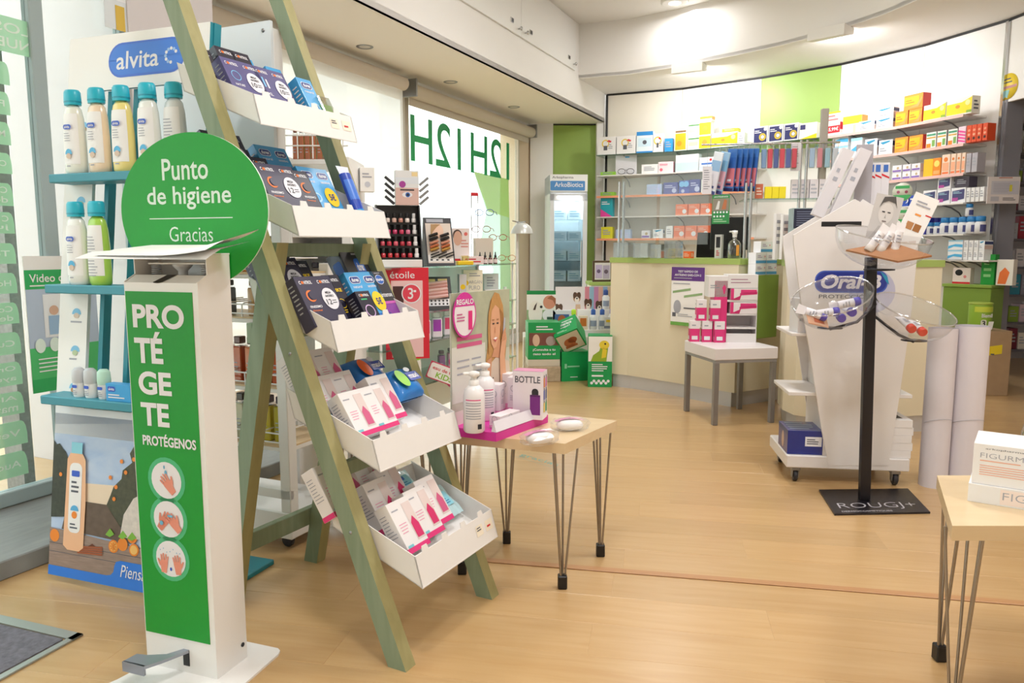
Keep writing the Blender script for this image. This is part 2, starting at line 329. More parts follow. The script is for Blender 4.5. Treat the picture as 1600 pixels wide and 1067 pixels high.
# ceilings
FA = Vector((1.08, 9.01, 0)); FB = FA - U * 10.5
def poly_slab(name, pts, z, t, m):
    MB().prism([(p[0], p[1]) for p in pts], 'z', z, z + t, m).build(name, None, kind='structure')
poly_slab('ceiling_low', [FA, FB, FB - NB * .05, EA - U * 5.2 - NB * .05, EA + U * 1.1 - NB * .3, EB - NB * .2 - U * 5.3, EB - NB * .2 + U * .3, (1.12, 9.3)], CEIL_LOW, .04, ceilwarm)
F2 = [Vector(p) for p in [(.66, 8.22, 0), (1.20, 8.02, 0), (1.61, 7.72, 0), (2.08, 7.26, 0), (2.40, 6.9, 0), (2.67, 6.5, 0), (2.87, 6.02, 0), (3.0, 5.44, 0), (3.06, 4.7, 0), (3.06, 3.5, 0), (3.0, 1.5, 0), (2.95, -2.4, 0)]]
poly_slab('ceiling_mid', F2 + [(6, -2.4), (6, 7.6)] + [(4.1, 6.3)] + [WPT[i] + Vector((.02, .03, 0)) for i in (5, 4, 3, 2, 1, 0)] + [(1.0, 9.2), (.75, 8.3)], CEIL_MID + .006, .03, ceilpaint)
f2 = MB()
f2.sheet([[tuple(p + Vector((0, 0, z))) for p in F2] for z in (CEIL_MID, CEIL)], ceilpaint)
f2.build('ceiling_fascia', None, kind='structure')
poly_slab('ceiling', [EA - U * 5.4 - NB * .3, EA + U * 1.2 - NB * .3, FA + U * .2 - NB * .1, (6.1, 9.3), (6.1, -2.5), (-3, -2.5)], CEIL, .05, ceilpaint)
# bulkhead with cupboard doors along the window side
bk = MB(); bk.box(-10.5, 0, CEIL_LOW, 0, .03, CEIL, wallpaint)
bko = bk.build('wall_bulkhead', None, FA, RZB, kind='structure')
def tF(x, y): return (onv(x, y, FA, U) - FA).dot(U)
doorp = mat('#ececea', .45)
j1, j2, j3 = tF(812, 40), tF(706, 5), tF(897, 100)
zs = 2.95; W = j1 - j2
edges = [j3, j1, j2, j2 - W, j2 - 2 * W, j2 - 3 * W, j2 - 4 * W]
knob = MB().lathe([(.006, 0), (.006, .018), (.016, .024), (.018, .034), (.010, .04), (0, .041)], CHROME, seg=14).mesh('knob')
lock = MB().box(-.028, -.006, -.02, .028, 0, .02, CHROME, .002).box(-.012, -.008, -.014, .024, -.005, .014, BLACK).mesh('lock')
for i in range(len(edges) - 1):
    a, b = edges[i + 1], edges[i]
    d = MB().box(a + .003, -.018, zs, b - .003, 0, CEIL - .03, doorp, .002).build('door', bko)
    for e, s in ((a, 1), (b, -1)):
        if i == 0 and s == -1: e = b - .0
        k = put(knob, 'knob', d, (e + s * .07, -.018, zs + .05), rot=(math.pi / 2, 0, 0)); put(lock, 'lock', d, (e + s * .2, -.018, zs + .09))
# lamps
def mkdown(label, x, y, z, r=.045, em=6, grp=None):
    t = thing('ceiling_spotlight', label, 'lamp', (x, y, z), group=grp)
    MB().lathe([(r * .75, -.002), (r, -.006), (r * 1.15, -.003), (r * 1.15, 0)], STEEL, seg=24).build('ring', t)
    MB().lathe([(0, -.003), (r * .75, -.002)], mat('#cfcac2', .4), seg=24).build('bulb', t)
for k, (x, y) in enumerate([(570, 73), (704, 128), (803, 167)]):
    p = gz(x, y, CEIL_LOW); mkdown('small round recessed spotlight over the window, %s from the front' % ORD[k], p.x, p.y, p.z, .055, 3)
p = gz(1055, 0, CEIL)
lamp_white = mat('#fffaf2', .4, emit=14)
for k, (x, y) in enumerate([(1.54, 7.42), (1.0, 4.7), (1.5, 2.6), (-.2, 1.0), (2.2, .6)]):  # first lamp is in view; the rest are added unseen to light the room
    t = thing('ceiling_lamp', ['round white glowing ceiling lamp in view above the counter', 'round ceiling lamp above the middle of the shop floor', 'round ceiling lamp above the table and the seam strip', 'round ceiling lamp above the entrance mat side', 'round ceiling lamp nearest the right wall'][k], 'lamp', (x, y, CEIL), group='round ceiling lamps')
    MB().lathe([(.13, 0), (.13, -.03), (.115, -.035)], WHITE, seg=28).build('rim', t); MB().lathe([(.115, -.034), (0, -.036)], lamp_white, seg=28).build('diffuser', t)
for k, (x, y, rz) in enumerate([(1.74, 7.62, R(-28)), (2.62, 6.42, R(-45))]):
    t = thing('wall_washer_lamp', ['white box-shaped lamp under the ceiling nearer the corner', 'white box-shaped lamp under the ceiling above the green panel'][k], 'lamp', (x, y, CEIL_MID), rz, 'box lamps lighting the back wall')
    MB().prism([(-.10, 0), (.10, 0), (.10, -.05), (-.04, -.085), (-.10, -.085)], 'x', -.15, .15, WHITE).build('housing', t)
    MB().quad((-.13, .101, -.005), (.13, .101, -.005), (.13, .101, -.045), (-.13, .101, -.045), lamp_white).build('diffuser', t)
# blinds: one lowered, one rolled up
bl = thing('roller_blind', 'translucent white roller blind pulled down over the left window', 'blind', EB, RZB)
fab = clear('#e9e6e2', .02, .6, haze=.72)
g = [[(b345 - .55 + (b640 - .22 - b345 + .55) * i / 24, -.10 + .004 * math.sin(i * 1.3), z) for i in range(25)] for z in (2.46, .35)]
MB().sheet(g, fab).build('fabric', bl); MB().lathe([(.055, b345 - .55), (.055, b640 - .20)], mat('#d9cfc4', .6), seg=18).build('roll', bl, (0, -.10, 2.49)).rotation_euler = (0, math.pi / 2, 0)
bl = thing('roller_blind', 'beige roller blind rolled up above the 12H window', 'blind', EB, RZB)
MB().lathe([(.06, b640 - .08), (.06, b812 + .22)], mat('#cfc5b6', .6), seg=18).build('roll', bl, (0, -.10, 2.46)).rotation_euler = (0, math.pi / 2, 0)
MB().box(b640 - .08, -.075, 2.34, b812 + .2, -.068, 2.44, mat('#cfc5b6', .6)).build('hem', bl)
for e in (b640 - .1, b812 + .22): MB().box(e - .01, -.17, 2.40, e + .01, -.0, 2.55, STEEL, .003).build('bracket', bl)
# lettering and film on the glass
gm = mat('#0aa05a', .5)
def glass_face(mb, p00, p11, P0=EB, off=.0):
    a = (onv(*p00, P0, U) - P0); b = (onv(*p11, P0, U) - P0)
    return a.dot(U), a.z, b.dot(U), b.z
mb = MB(); x0, z0, x1, z1 = tB(643, 210), 0, tB(797, 245), 0
za = onv(640, 250, EB, U).z; zb = onv(640, 176, EB, U).z
F = Face(mb, (x0, .012, za), (1, 0, 0), (0, 0, 1), x1 - x0, zb - za, .001)
for k, u in enumerate((0, .55)):
    mb = MB(); F = Face(mb, (x0, .012, za), (1, 0, 0), (0, 0, 1), x1 - x0, zb - za, .001); F.t('12H', u, 0, u + .45, 1, gm, 1, .008, True)
    mb.build('window_lettering', None, EB, RZB, label=['green mirrored 12H lettering nearer the lowered blind', 'green mirrored 12H lettering at the far end of the window'][k], cat='lettering', group='12H lettering on the window')
mb = MB(); F = Face(mb, (0, .014, 0), (1, 0, 0), (0, 0, 1), 1, 1, .001)
pts = [(onv(x, y, EB, U) - EB) for x, y in [(742, 268), (796, 280), (803, 560), (775, 560), (768, 470), (772, 420), (752, 380), (762, 330)]]
F.g([(p.dot(U), p.z) for p in pts], mat('#a9eeb4', .5, alpha=.75), 1)
pts = [(onv(x, y, EB, U) - EB) for x, y in [(742, 268), (796, 280), (797, 340), (764, 330)]]
F.g([(p.dot(U), p.z) for p in pts], mat('#c4f08c', .5, alpha=.8), 2)
mb.build('window_film', None, EB, RZB, label='pale green film with curved edge on the window glass', cat='sticker')
# stickers on the nearer glass at the far left
names = ['LOS SE\nNUEST', '', 'P', 'M', 'C', 'C\nder', 'C\nju', 'Tel', 'Hor', 'Con\nder', 'Cuid', 'Ortop\nayud', 'Alquil\nmater', 'Veterin', 'Audiom']
ys = [(38, 92), (98, 133), (145, 180), (192, 227), (240, 272), (287, 322), (332, 365), (380, 412), (426, 458), (472, 505), (518, 552), (564, 600), (610, 645), (655, 692), (702, 740)]
xr = [63, 18, 19, 20, 22, 24, 26, 28, 30, 33, 36, 38, 41, 46, 47]
film = mat('#a8e6bd', .5, alpha=.92); ftx = mat('#dff5e6', .5)
for k in range(15):
    y0, y1 = ys[k]; mb = MB(); a = onv(-70, y0, EA, U) - EA; b = onv(xr[k], (y0 + y1) / 2, EA, U) - EA
    zt = onv(xr[k], y0, EA, U).z; zl = onv(xr[k], y1, EA, U).z; w = b.dot(U) - a.dot(U)
    F = Face(mb, (a.dot(U), .016, zl), (1, 0, 0), (0, 0, 1), w, zt - zl, .001); h = zt - zl
    F.g([(0, 0), (1, 0), (1, .45), (.985, .75), (.96, .92), (.92, 1), (0, 1)], film)
    if names[k]:
        ln = names[k].split('\n')
        for i, s in enumerate(ln):
            vc = .5 if len(ln) == 1 else .7 - .42 * i
            tw = .085 * len(s) * (h / .17) / w * .6
            F.t(s, .9 - tw, vc - .14, .9, vc + .14, ftx, 2, .01, True)
    mb.build('window_sticker', None, EA, RZB, label=('large green rounded sticker with mirrored heading at the top of the door glass' if k == 0 else 'green rounded service sticker on the door glass, %s below the heading sticker' % ORD[k - 1]), cat='sticker', group='service stickers on the glass')
# posters on the door glass
mb = MB(); xa, xb = tA(40, 500), tA(150, 500); zt_, zb_ = onv(66, 400, EA, U).z, onv(66, 612, EA, U).z; ww, hh_ = xb - xa, zt_ - zb_
mb.box(xa, -.012, zb_, xb, -.008, zt_, WHITE); F = Face(mb, (xa, -.012, zb_), (1, 0, 0), (0, 0, 1), ww, hh_, .001)
F.r(0, .76, 1, .90, mat('#2fae5e', .5)); F.t('Video consulta', .06, .81, .95, .87, WHITE, 2, .01); F.lines(.06, .775, .7, .795, 1, WHITE, 2); F.r(0, .30, 1, .76, mat('#b9c8dc', .5)); F.r(.22, .40, .50, .72, mat('#eef1f4', .5), 2); F.c(.36, .60, .02, mat('#dcb59c', .6), 3); F.r(.28, .42, .44, .56, mat('#9fc0e0', .5), 3)
F.r(0, 0, 1, .33, mat('#4fc070', .5), 2); F.r(0, 0, 1, .10, mat('#2fae5e', .5), 3)
for k in range(3): F.c(.14 + .2 * k, .345, .022, mat('#e6f6ec', .5), 4, .03)
F.lines(.1, .14, .8, .26, 4, WHITE, 4, 3, .3)
mb.build('door_poster', None, EA, RZB, label='tall Video consulta poster on the door glass behind the stickers', cat='poster')
mb = MB(); xa, xb = tA(160, 20), tA(219, 20); zt_, zb_ = onv(190, -40, EA, U).z, onv(190, 50, EA, U).z
mb.box(xa, -.012, zb_, xb, -.008, zt_, mat('#dfe6ea', .5)); F = Face(mb, (xa, -.012, zb_), (1, 0, 0), (0, 0, 1), xb - xa, zt_ - zb_, .001); F.r(.28, .0, .52, .42, mat('#d9b53a', .5)); F.r(.60, .0, .90, .46, mat('#e0703a', .5)); F.rr(.2, .5, .8, .7, .03, mat('#f2f4f6', .5))
mb.build('door_poster', None, EA, RZB, label='small pale poster with yellow and orange packs high on the glass', cat='poster')
mb = MB(); fd = Face(mb, gz(800, 712) + Vector((0, 0, .0008)), (gz(895, 740) - gz(800, 712)), Vector((.3, .9, 0)), .36, .10, .0002)
fd.r(0, .0, 1, .03, mat('#9ab0a0', .5)); fd.t('gracias', .12, .2, .9, .85, mat('#7fb0a4', .5), 1, .0)
mb.build('floor_decal', None, label='faint teal lettered sticker on the floor behind the side table', cat='sticker')
# entrance mat
mt = thing('entrance_mat', 'grey carpet entrance mat in a steel frame on the floor', 'mat', gz(130, 993), R(-0))
a = gz(0, 963) - gz(130, 993); b = gz(0, 1052) - gz(130, 993); a.normalize(); b.normalize()
b = Vector((a.y, -a.x, 0)) if Vector((a.y, -a.x, 0)).dot(b) > 0 else Vector((-a.y, a.x, 0))
def P2(i, j): return tuple((a * i + b * j)[:2])
for (i0, j0, i1, j1) in [(0, 0, 1.3, .035), (0, 0, .02, .9), (0, .88, 1.3, .9), (1.28, 0, 1.3, .9)]:
    MB().prism([P2(i0, j0), P2(i1, j0), P2(i1, j1), P2(i0, j1)], 'z', 0.001, .006, mat('#aab0ae', .35, .5)).build('frame_bar', mt)
MB().prism([P2(.03, .04), P2(1.28, .04), P2(1.28, .88), P2(.03, .88)], 'z', .001, .005, mat('#77767f', .95, grain=.6, gscale=70, bump=.8)).build('carpet', mt)
# ================================================================== hygiene stand
HS = (gz(231, 1039) + gz(340, 1065)) / 2; HRZ = R(-19.7)
hs = thing('hygiene_stand', 'white metal hand gel stand with green front panel and round sign', 'sanitizer stand', HS, HRZ)
wm = mat('#edebe8', .35, coat=.2)
pl = [(-.12, .18), (.165, .18), (.178, .172), (.185, .155), (.2, -.14), (.18, -.19), (.12, -.205), (-.08, -.205), (-.135, -.19), (-.15, -.15), (-.128, -.087), (-.116, -.01)]
MB().prism(pl, 'z', 0, .006, wm).build('base_plate', hs)
prof = [(0, .006), (0, 1.022), (.034, 1.040), (.034, 1.088), (.115, 1.088), (.115, .006)]
for s in (-1, 1):
    b = MB().prism(prof, 'x', s * .115, s * .112, wm).build('side_panel', hs)
b = MB(); b.box(-.112, 0, .006, .112, .003, 1.02, wm).build('front_panel', hs)
b = MB(); b.prism([(0, 1.020), (.034, 1.038), (.034, 1.034), (.003, 1.016)], 'x', -.112, .112, wm)
Fs = Face(b, (-.112, 0, 1.0205), (1, 0, 0), (0, .034, .018), .224, .0385, .0006); Fs.g([(.40, .02), (.53, .02), (.60, .98), (.47, .98)], BLACK); Fs.c(.465, .06, .0145, BLACK, 1, .006)
b.build('shoulder', hs)
MB().box(-.112, .112, .006, .112, .115, 1.088, wm).build('back_panel', hs)
MB().box(-.112, .036, 1.034, .112, .112, 1.036, mat('#b9babd', .4)).build('niche_floor', hs)
MB().box(-.115, .03, 1.088, .115, .118, 1.092, wm, .001).build('top_plate', hs)
pump = MB(); pump.box(-.085, .05, 1.064, .095, .085, 1.068, WHITE, .001); pump.build('lever', hs)
pump = MB().lathe([(.012, 1.036), (.012, 1.048), (.02, 1.056), (.024, 1.060), (.024, 1.064)], mat('#d4d6da', .3), (.01, .067, 0)).build('nozzle', hs)
for x in (-.075, .083):
    pts = [(x + .011 * math.cos(t * .7), .067 + .011 * math.sin(t * .7), 1.037 + t * .00053) for t in range(50)]
    MB().tube(pts, .0016, mat('#c9cbd0', .3, .6), 6).build('spring', hs)
MB().lathe([(.009, 0), (.009, .012), (.006, .014), (0, .014)], STEEL, seg=14).build('screw', hs, (.075, .112, 1.075)).rotation_euler = (math.pi / 2, 0, 0)
MB().lathe([(.006, 0), (.006, .002), (.003, .003), (.003, .001), (0, .001)], DARK, seg=14).build('screw', hs, (.1152, .098, .05)).rotation_euler = (0, math.pi / 2, 0)
# green printed panel
gp_ = mat('#0b9a2c', .55, grain=.05, gscale=120); gr2 = mat('#4dbb82', .5); wtx = mat('#ecebf0', .5)
PX0, PX1, PZ0, PZ1 = -.112, .098, .098, .998
b = MB(); b.box(PX0, -.0012, PZ0, PX1, 0, PZ1, gp_)
F = Face(b, (PX0, -.0012, PZ0), (1, 0, 0), (0, 0, 1), PX1 - PX0, PZ1 - PZ0, .0005)
def zv(y): return (.9 - (y - 515) * .8 / 469 - PZ0) / (PZ1 - PZ0)
for t, u0, u1, ya, yb in [('PRO', .10, .87, 476, 511), ('TÉ', .10, .53, 516, 563), ('GE', .13, .63, 575, 610), ('TE', .14, .57, 622, 657), ('PROTÉGENOS', .14, .95, 668, 687)]:
    F.t(t, u0, zv(yb), u1, zv(ya), wtx, 2, .035 if len(t) < 5 else .03)
def hand(F, u, v, s, ang, m, mir=1, l=4):
    def tr(x, y):
        x *= mir; a = R(ang); return (u + s * (x * math.cos(a) - y * math.sin(a)) / F.w, v + s * (x * math.sin(a) + y * math.cos(a)) / F.h)
    F.g([tr(x, y) for x, y in [(-.30, -1.0), (.30, -1.0), (.36, -.5), (.42, 0), (.40, .30), (-.40, .30), (-.46, 0), (-.40, -.4)]], m, l)
    for x, a, L in [(-.34, 10, .55), (-.12, 4, .72), (.11, -3, .68), (.33, -10, .5)]:
        c, sn = math.cos(R(a)), math.sin(R(a)); F.g([tr(x + px * c - py * sn, .25 + px * sn + py * c) for px, py in [(-.085, 0), (.085, 0), (.08, L * .85), (.04, L), (-.04, L), (-.08, L * .85)]], m, l + .5)
    F.g([tr(x, y) for x, y in [(-.42, -.45), (-.40, .0), (-.72, .32), (-.84, .28), (-.80, .16), (-.62, -.2)]], m, l + .25)
cu = .47; dropm = mat('#6fb6d8', .5)
cs = [(cu, zv(738)), (cu, zv(798)), (cu, zv(860))]
for u, v in cs: F.c(u, v, .060, gr2, 1)
for u, v in cs: F.c(u, v, .048, wtx, 2)
hk = mat('#e8957f', .6); hk2 = mat('#dd8873', .6)
hand(F, cs[0][0] + .02, cs[0][1] - .010, .030, 40, hk, -1); F.c(cs[0][0], cs[0][1] + .022, .004, dropm, 4, .007); F.c(cs[0][0] - .02, cs[0][1] + .038, .0025, dropm, 4, .005)
hand(F, cs[1][0] - .06, cs[1][1] - .006, .029, -38, hk2, 1); hand(F, cs[1][0] + .08, cs[1][1] - .008, .029, 42, hk, -1, 6); F.c(cs[1][0] - .10, cs[1][1] - .012, .006, dropm, 8); F.r(cs[1][0] + .0, cs[1][1] + .008, cs[1][0] + .08, cs[1][1] + .014, dropm, 8)
hand(F, cs[2][0] - .10, cs[2][1] - .014, .027, -6, hk, 1); hand(F, cs[2][0] + .10, cs[2][1] - .014, .027, 6, hk, -1); F.c(cs[2][0] + .0, cs[2][1] - .03, .003, BLUEW, 5, .005)
for k in range(7): F.c(cs[2][0] - .15 + .05 * k, cs[2][1] + .024 + .006 * math.sin(k * 2), .0015, dropm, 5)
b.build('green_panel', hs)
# foot pedal
b = MB(); b.prism([(.028, 0), (.010, 0), (-.012, -.035), (-.055, -.055), (-.085, -.06), (-.09, -.098), (-.02, -.10), (.0, -.065)], 'z', .062, .070, mat('#9aa0ab', .35, .5))
b.box(-.09, -.102, .045, -.02, -.096, .070, mat('#8b8f9a', .35, .5)); b.build('pedal', hs)
MB().box(.008, -.0012, .025, .028, 0, .068, BLACK).build('pedal_slot', hs)
# round sign
b = MB(); rim = mat('#d7e8da', .4); sg = mat('#0b9c2e', .55, grain=.04, gscale=90); n = 72; Rr = .197; Rx = .236
b.prism([(Rx * math.cos(2 * math.pi * i / n), Rr * math.sin(2 * math.pi * i / n)) for i in range(n)], 'y', 0, .004, sg, rim)
F = Face(b, (0, 0, 0), (1, 0, 0), (0, 0, 1), 1, 1, .0005); k = .00167
def q(x, y): return ((x - 302) * k * 1.2, (330 - y) * k)
for t, x0, y0, x1, y1, bo in [('Punto', 257, 283, 331, 250, .012), ('de higiene', 230, 328, 365, 292, .012), ('Gracias', 264, 377, 334, 354, -.004)]:
    a, c = q(x0, y0), q(x1, y1); F.t(t, a[0], a[1], c[0], c[1], rim, 1, bo)
a, c = q(232, 342), q(366, 340.5); F.r(a[0], a[1], c[0], c[1], rim, 1)
b.build('round_sign', hs, (0, .119, 1.2))
MB().box(-.05, .1155, 1.0, .05, .1185, 1.1, wm).build('sign_bracket', hs)
# loose paper sheets on top of the stand
def sheet_on(label, pts_fn, m=PAPER):
    mb = MB(); g = [[pts_fn(i / 14, j / 6) for i in range(15)] for j in range(7)]; mb.sheet(g, m, .0006); return mb.build('paper_sheet', None, HS, HRZ, label=label, cat='paper', group='papers on the hygiene stand')
sheet_on('curled white paper sheet lying uppermost on the gel stand, its right end lifted', lambda u, v: (-.155 + .37 * u + .03 * v, -.045 + .15 * v - .035 * u, 1.096 + .017 * v + .0 * u + .16 * max(0, u - .58) ** 1.7 * (.35 + .65 * v) - .010 * max(0, .3 - v) * 3))
sheet_on('flat white paper sheet under the curled one on the gel stand', lambda u, v: (-.21 + .42 * u, -.055 + .155 * v - .02 * u, 1.0933 + .008 * v + .02 * max(0, u - .75) * 4 * v - .016 * max(0, .3 - v) * 3))
# ================================================================== ladder display
LO = gz(628, 1040); LRZ = R(90 - 27.71); LW = .463
la = thing('ladder_display', 'green-washed wooden stepladder display with five white trays', 'display', LO, LRZ)
lw = wood_mat('green_washed_timber', '#6f8466', '#9aa68c', (18, 18, 1.2), .6, 0, .05, 2.0); lw2 = wood_mat('green_timber_edge', '#8d8a58', '#b0a878', (18, 18, 1.2), .6, 0, .05, 2.0)
def ly(z): return .412 * z
def beam(name, x0, x1, yz0, yz1, d, parent=la):           # timber leaning in the y-z plane, cut level at both ends
    (ya, za), (yb, zb) = yz0, yz1; b = MB(); v = [(x, y + s, z) for (y, z) in ((ya, za), (yb, zb)) for s in (-d / 2, d / 2) for x in (x0, x1)]
    b.add(v, [(0, 1, 5, 4), (2, 6, 7, 3)], lw2); b.add(v, [(0, 4, 6, 2), (1, 3, 7, 5), (0, 1, 3, 2), (4, 6, 7, 5)], lw); return b.build(name, parent)
for x in (0, LW):
    rl = beam('rail', x - .022, x + .022, (0, 0), (ly(2.05), 2.05), .058)
    for z in (1.40, .82, .35): MB().lathe([(.005, 0), (.004, .002), (0, .0025)], STEEL, seg=10).build('screw', rl, (x - (.022 if x == 0 else -.022), ly(z), z)).rotation_euler = (0, -math.pi / 2 if x == 0 else math.pi / 2, 0)
    beam('rear_leg', x + (.024 if x == 0 else -.068), x + (.068 if x == 0 else -.024), (.685, 0), (.445, 1.12), .058)
for z in (.17, .86):
    y = .685 - .214 * z; MB().box(.03, y + .03, z - .03, LW - .03, y + .055, z + .03, lw, .002).build('cross_bar', la)
for z in (.5, 1.1): MB().box(.02, ly(z) - .0, z - .02, LW - .02, ly(z) + .02, z + .02, lw, .002).build('rung', la)
# trays
A = Vector((0, .300, .116)); Bv = Vector((0, .024, .084)); TX0, TX1 = .026, LW - .026
tray_fb = [(.462, 1.443), (.336, 1.137), (.211, .825), (.078, .512), (-.053, .215)]
cardm = mat('#ebe9e6', .6, grain=.02, gscale=30); tag_m = mat('#f3ead6', .5)
def tray(i):
    y, z = tray_fb[i]; b = MB(); o = Vector((0, y, z))
    def pan(p, e1, e2, th):
        p, e1, e2, th = Vector(p), Vector(e1), Vector(e2), Vector(th); v = [p, p + e1, p + e1 + e2, p + e2]; v += [q + th for q in v]
        b.add([tuple(q) for q in v], [(0, 3, 2, 1), (4, 5, 6, 7), (0, 1, 5, 4), (1, 2, 6, 5), (2, 3, 7, 6), (3, 0, 4, 7)], cardm)
    X = Vector((TX1 - TX0, 0, 0)); o0 = o + Vector((TX0, 0, 0))
    pan(o0, X, A, (0, 0, .003)); pan(o0, X, Bv, (0, .003, 0)); pan(o0, A, Bv, (.003, 0, 0)); pan(o0 + X, A, Bv, (-.003, 0, 0)); pan(o0 + A, X, Bv * .9, (0, -.003, 0))
    for k in range(4):                                     # scalloped flaps along the lip
        x = TX0 + .035 + k * .098; w = .03; p = o + Bv; e = Bv * .17
        q = [Vector((x, 0, 0)) + p, Vector((x + w, 0, 0)) + p, Vector((x + w - .004, 0, 0)) + p + e, Vector((x + .004, 0, 0)) + p + e]; q += [v + Vector((0, .002, 0)) for v in q]
        b.add([tuple(v) for v in q], [(0, 1, 2, 3), (7, 6, 5, 4), (0, 4, 5, 1), (1, 5, 6, 2), (2, 6, 7, 3), (3, 7, 4, 0)], cardm)
    t = b.build('tray', la)
    if i in (0, 4):
        n = MB(); F = Face(n, o + Vector((TX1 - .11, 0, 0)) + Bv * .35, (1, 0, 0), Bv, .1, .04, .0008)
        F.r(.0, .1, .38, .9, tag_m); F.r(.55, .1, .95, .9, tag_m); F.lines(.05, .45, .33, .8, 2, INK, 2, 3); F.lines(.62, .3, .9, .6, 1, RED, 2, 3); n.build('price_tag', t)
    return t
for i in range(5): tray(i)
LM = lmat(LO, LRZ)
def in_tray(i, x, s, me, thick, lean, name, label, cat, group, raise_=0., scale=1.15):       # bottom back edge rests on the tray floor at fraction s
    y, z = tray_fb[i]; t = R(lean); p = Vector((TX0 + (TX1 - TX0) * x, y, z)) + A * s + Vector((0, 0, .0036 + raise_))
    # local box: base centre at 0, back bottom edge at +thick/2
    M = LM @ Matrix.Translation(p) @ Matrix.Rotation(-t, 4, 'X') @ Matrix.Scale(scale, 4) @ Matrix.Translation((0, -thick / 2, 0))
    return put(me, name, None, mw=M, label=label, cat=cat, group=group)
NAVY = mat('#38354f', .35, coat=.3); NAVY2 = mat('#262438', .35, coat=.3); PURP = mat('#585488', .4, coat=.3); WTX = mat('#ededf2', .5); DUR = mat('#4aa6e0', .35, coat=.3); DURD = mat('#1c6fc4', .35, coat=.3); DNAV = mat('#203a86', .4); OR2 = mat('#e8762c', .5); CYA = mat('#7fc4ee', .4)
def st_control(n, num, base=NAVY, art='moon'):
    def fn(f, w, d, h):
        F = f['f']
        for k in range(n):
            a, b = k / n, (k + 1) / n; c = (a + b) / 2
            F.t('C', a + .16 / n, .84, a + .26 / n, .91, WTX, 1, .03); F.c(a + .35 / n, .875, .0042, OR2, 1); F.t('NTROL', a + .43 / n, .84, b - .14 / n, .91, WTX, 1, .03)
            if art == 'moon' and k == 0: F.ring(c, .60, .011, .016, OR2, 1, 18); F.c(c + .006 / w, .61, .0125, base, 2); F.t('FINISSIMO', a + .2 / n, .36, b - .15 / n, .41, WTX, 1, .02); F.t('Original', a + .25 / n, .28, b - .25 / n, .325, OR2, 1, .02)
            if art == 'ring' and k == 0: F.ring(c, .60, .013, .015, CYA, 1, 20); F.t('NATURE', a + .25 / n, .36, b - .25 / n, .41, WTX, 1, .02)
            if art == 'wave' and k == 0: F.r(a + .3 / n, .5, a + .4 / n, .74, CYA); F.r(a + .5 / n, .48, a + .6 / n, .7, WTX); F.t('XL', a + .25 / n, .3, b - .4 / n, .37, WTX, 1, .02)
            if art == 'spike': F.t('SPIKE', a + .18 / n, .6, b - .18 / n, .68, YEL, 1, .03); F.ring(c, .33, .012, .014, YEL, 1, 16); F.lines(a + .2 / n, .1, b - .2 / n, .2, 2, YEL, 1, 4)
            if art == 'ringtoy': F.ring(c, .42, .015, .018, mat('#d9b9e6', .4), 1, 20); F.lines(a + .2 / n, .72, b - .2 / n, .8, 1, mat('#38c07a', .5), 1, 4)
        if num:
            F.c(.74, .52, .026, mat('#e4e3ea', .5), 2, .03); F.t('MEGA', .66, .62, .82, .67, DARK, 3, .02); F.t('AHORRO', .62, .55, .86, .60, DARK, 3, .02); F.t(num, .60, .40, .74, .51, DARK, 3, .01); F.lines(.76, .41, .88, .5, 2, DARK, 3, 2, .3)
        L = f['l']; L.lines(.25, .3, .75, .9, 7, INKL, 1, 5, .3); f['t'].t('CONTROL', .25, .3, .75, .7, WTX, 1, .03); f['r'].r(0, 0, 1, 1, NAVY2)
    return fn
def st_durex(n, base=DUR, badge=None, art=True, logo=None):
    def fn(f, w, d, h):
        F = f['f']
        for k in range(n):
            a, b = k / n, (k + 1) / n; c = (a + b) / 2; ww = (b - a) * w
            F.rr(c - .36 / n, .74, c + .36 / n, .90, .009, WTX, 1); F.rr(c - .33 / n, .752, c + .33 / n, .888, .0085, logo or DNAV, 2); F.t('durex', c - .25 / n, .775, c + .25 / n, .865, WTX, 3, .03)
            if art: F.t('natural' if k == 0 else 'sensitivo', c - .3 / n, .64, c + .3 / n, .70, WTX, 1, .01); F.ring(c + .02, .30, .010, .015, mat('#a8d4f2', .4), 1, 18) if k == 0 or not badge else None
        if badge: F.c(.74, .32, .024, YEL, 3, .03); F.t(badge, .65, .24, .84, .40, DNAV, 4, .03)
        F.r(0, 0, 1, .06, DURD if base == DUR else base, 1); f['l'].lines(.2, .3, .8, .85, 6, WTX, 1, 5, .3); f['r'].r(.05, .05, .95, .95, DURD if base == DUR else base); f['t'].rr(.3, .2, .7, .8, .004, DNAV); f['t'].t('durex', .36, .35, .64, .65, WTX, 2, .03)
    return fn
def st_intense(f, w, d, h):
    F = f['f']; F.t('intense', .12, .40, .88, .50, WTX, 1, .01); F.r(0, .0, 1, .28, mat('#8a3f9c', .4), 1); F.r(0, .24, 1, .30, mat('#c65ab0', .4), 2); F.c(.5, .80, .017, WTX, 1, .015); F.c(.5, .80, .0155, mat('#2d62b8', .4), 2, .0135); F.t('durex', .24, .765, .76, .835, WTX, 3, .03); F.lines(.3, .93, .7, .97, 1, INKL, 1, 2)
    f['t'].r(.2, .3, .8, .7, PURP)
def st_bigdurex(f, w, d, h):
    F = f['f']; F.rr(.42, .42, .80, .80, .012, mat('#2d62b8', .4), 1); F.t('durex', .47, .52, .75, .70, WTX, 2, .03); F.lines(.45, .86, .75, .94, 1, INKL, 1, 2); f['l'].rr(.2, .5, .8, .8, .008, mat('#2d62b8', .4))
C10 = carton('condom_box', .118, .035, .13, PURP, st_control(2, '10', PURP, 'ring')); C10b = carton('condom_box_w', .112, .035, .13, PURP, st_control(2, '10', PURP, 'wave'))
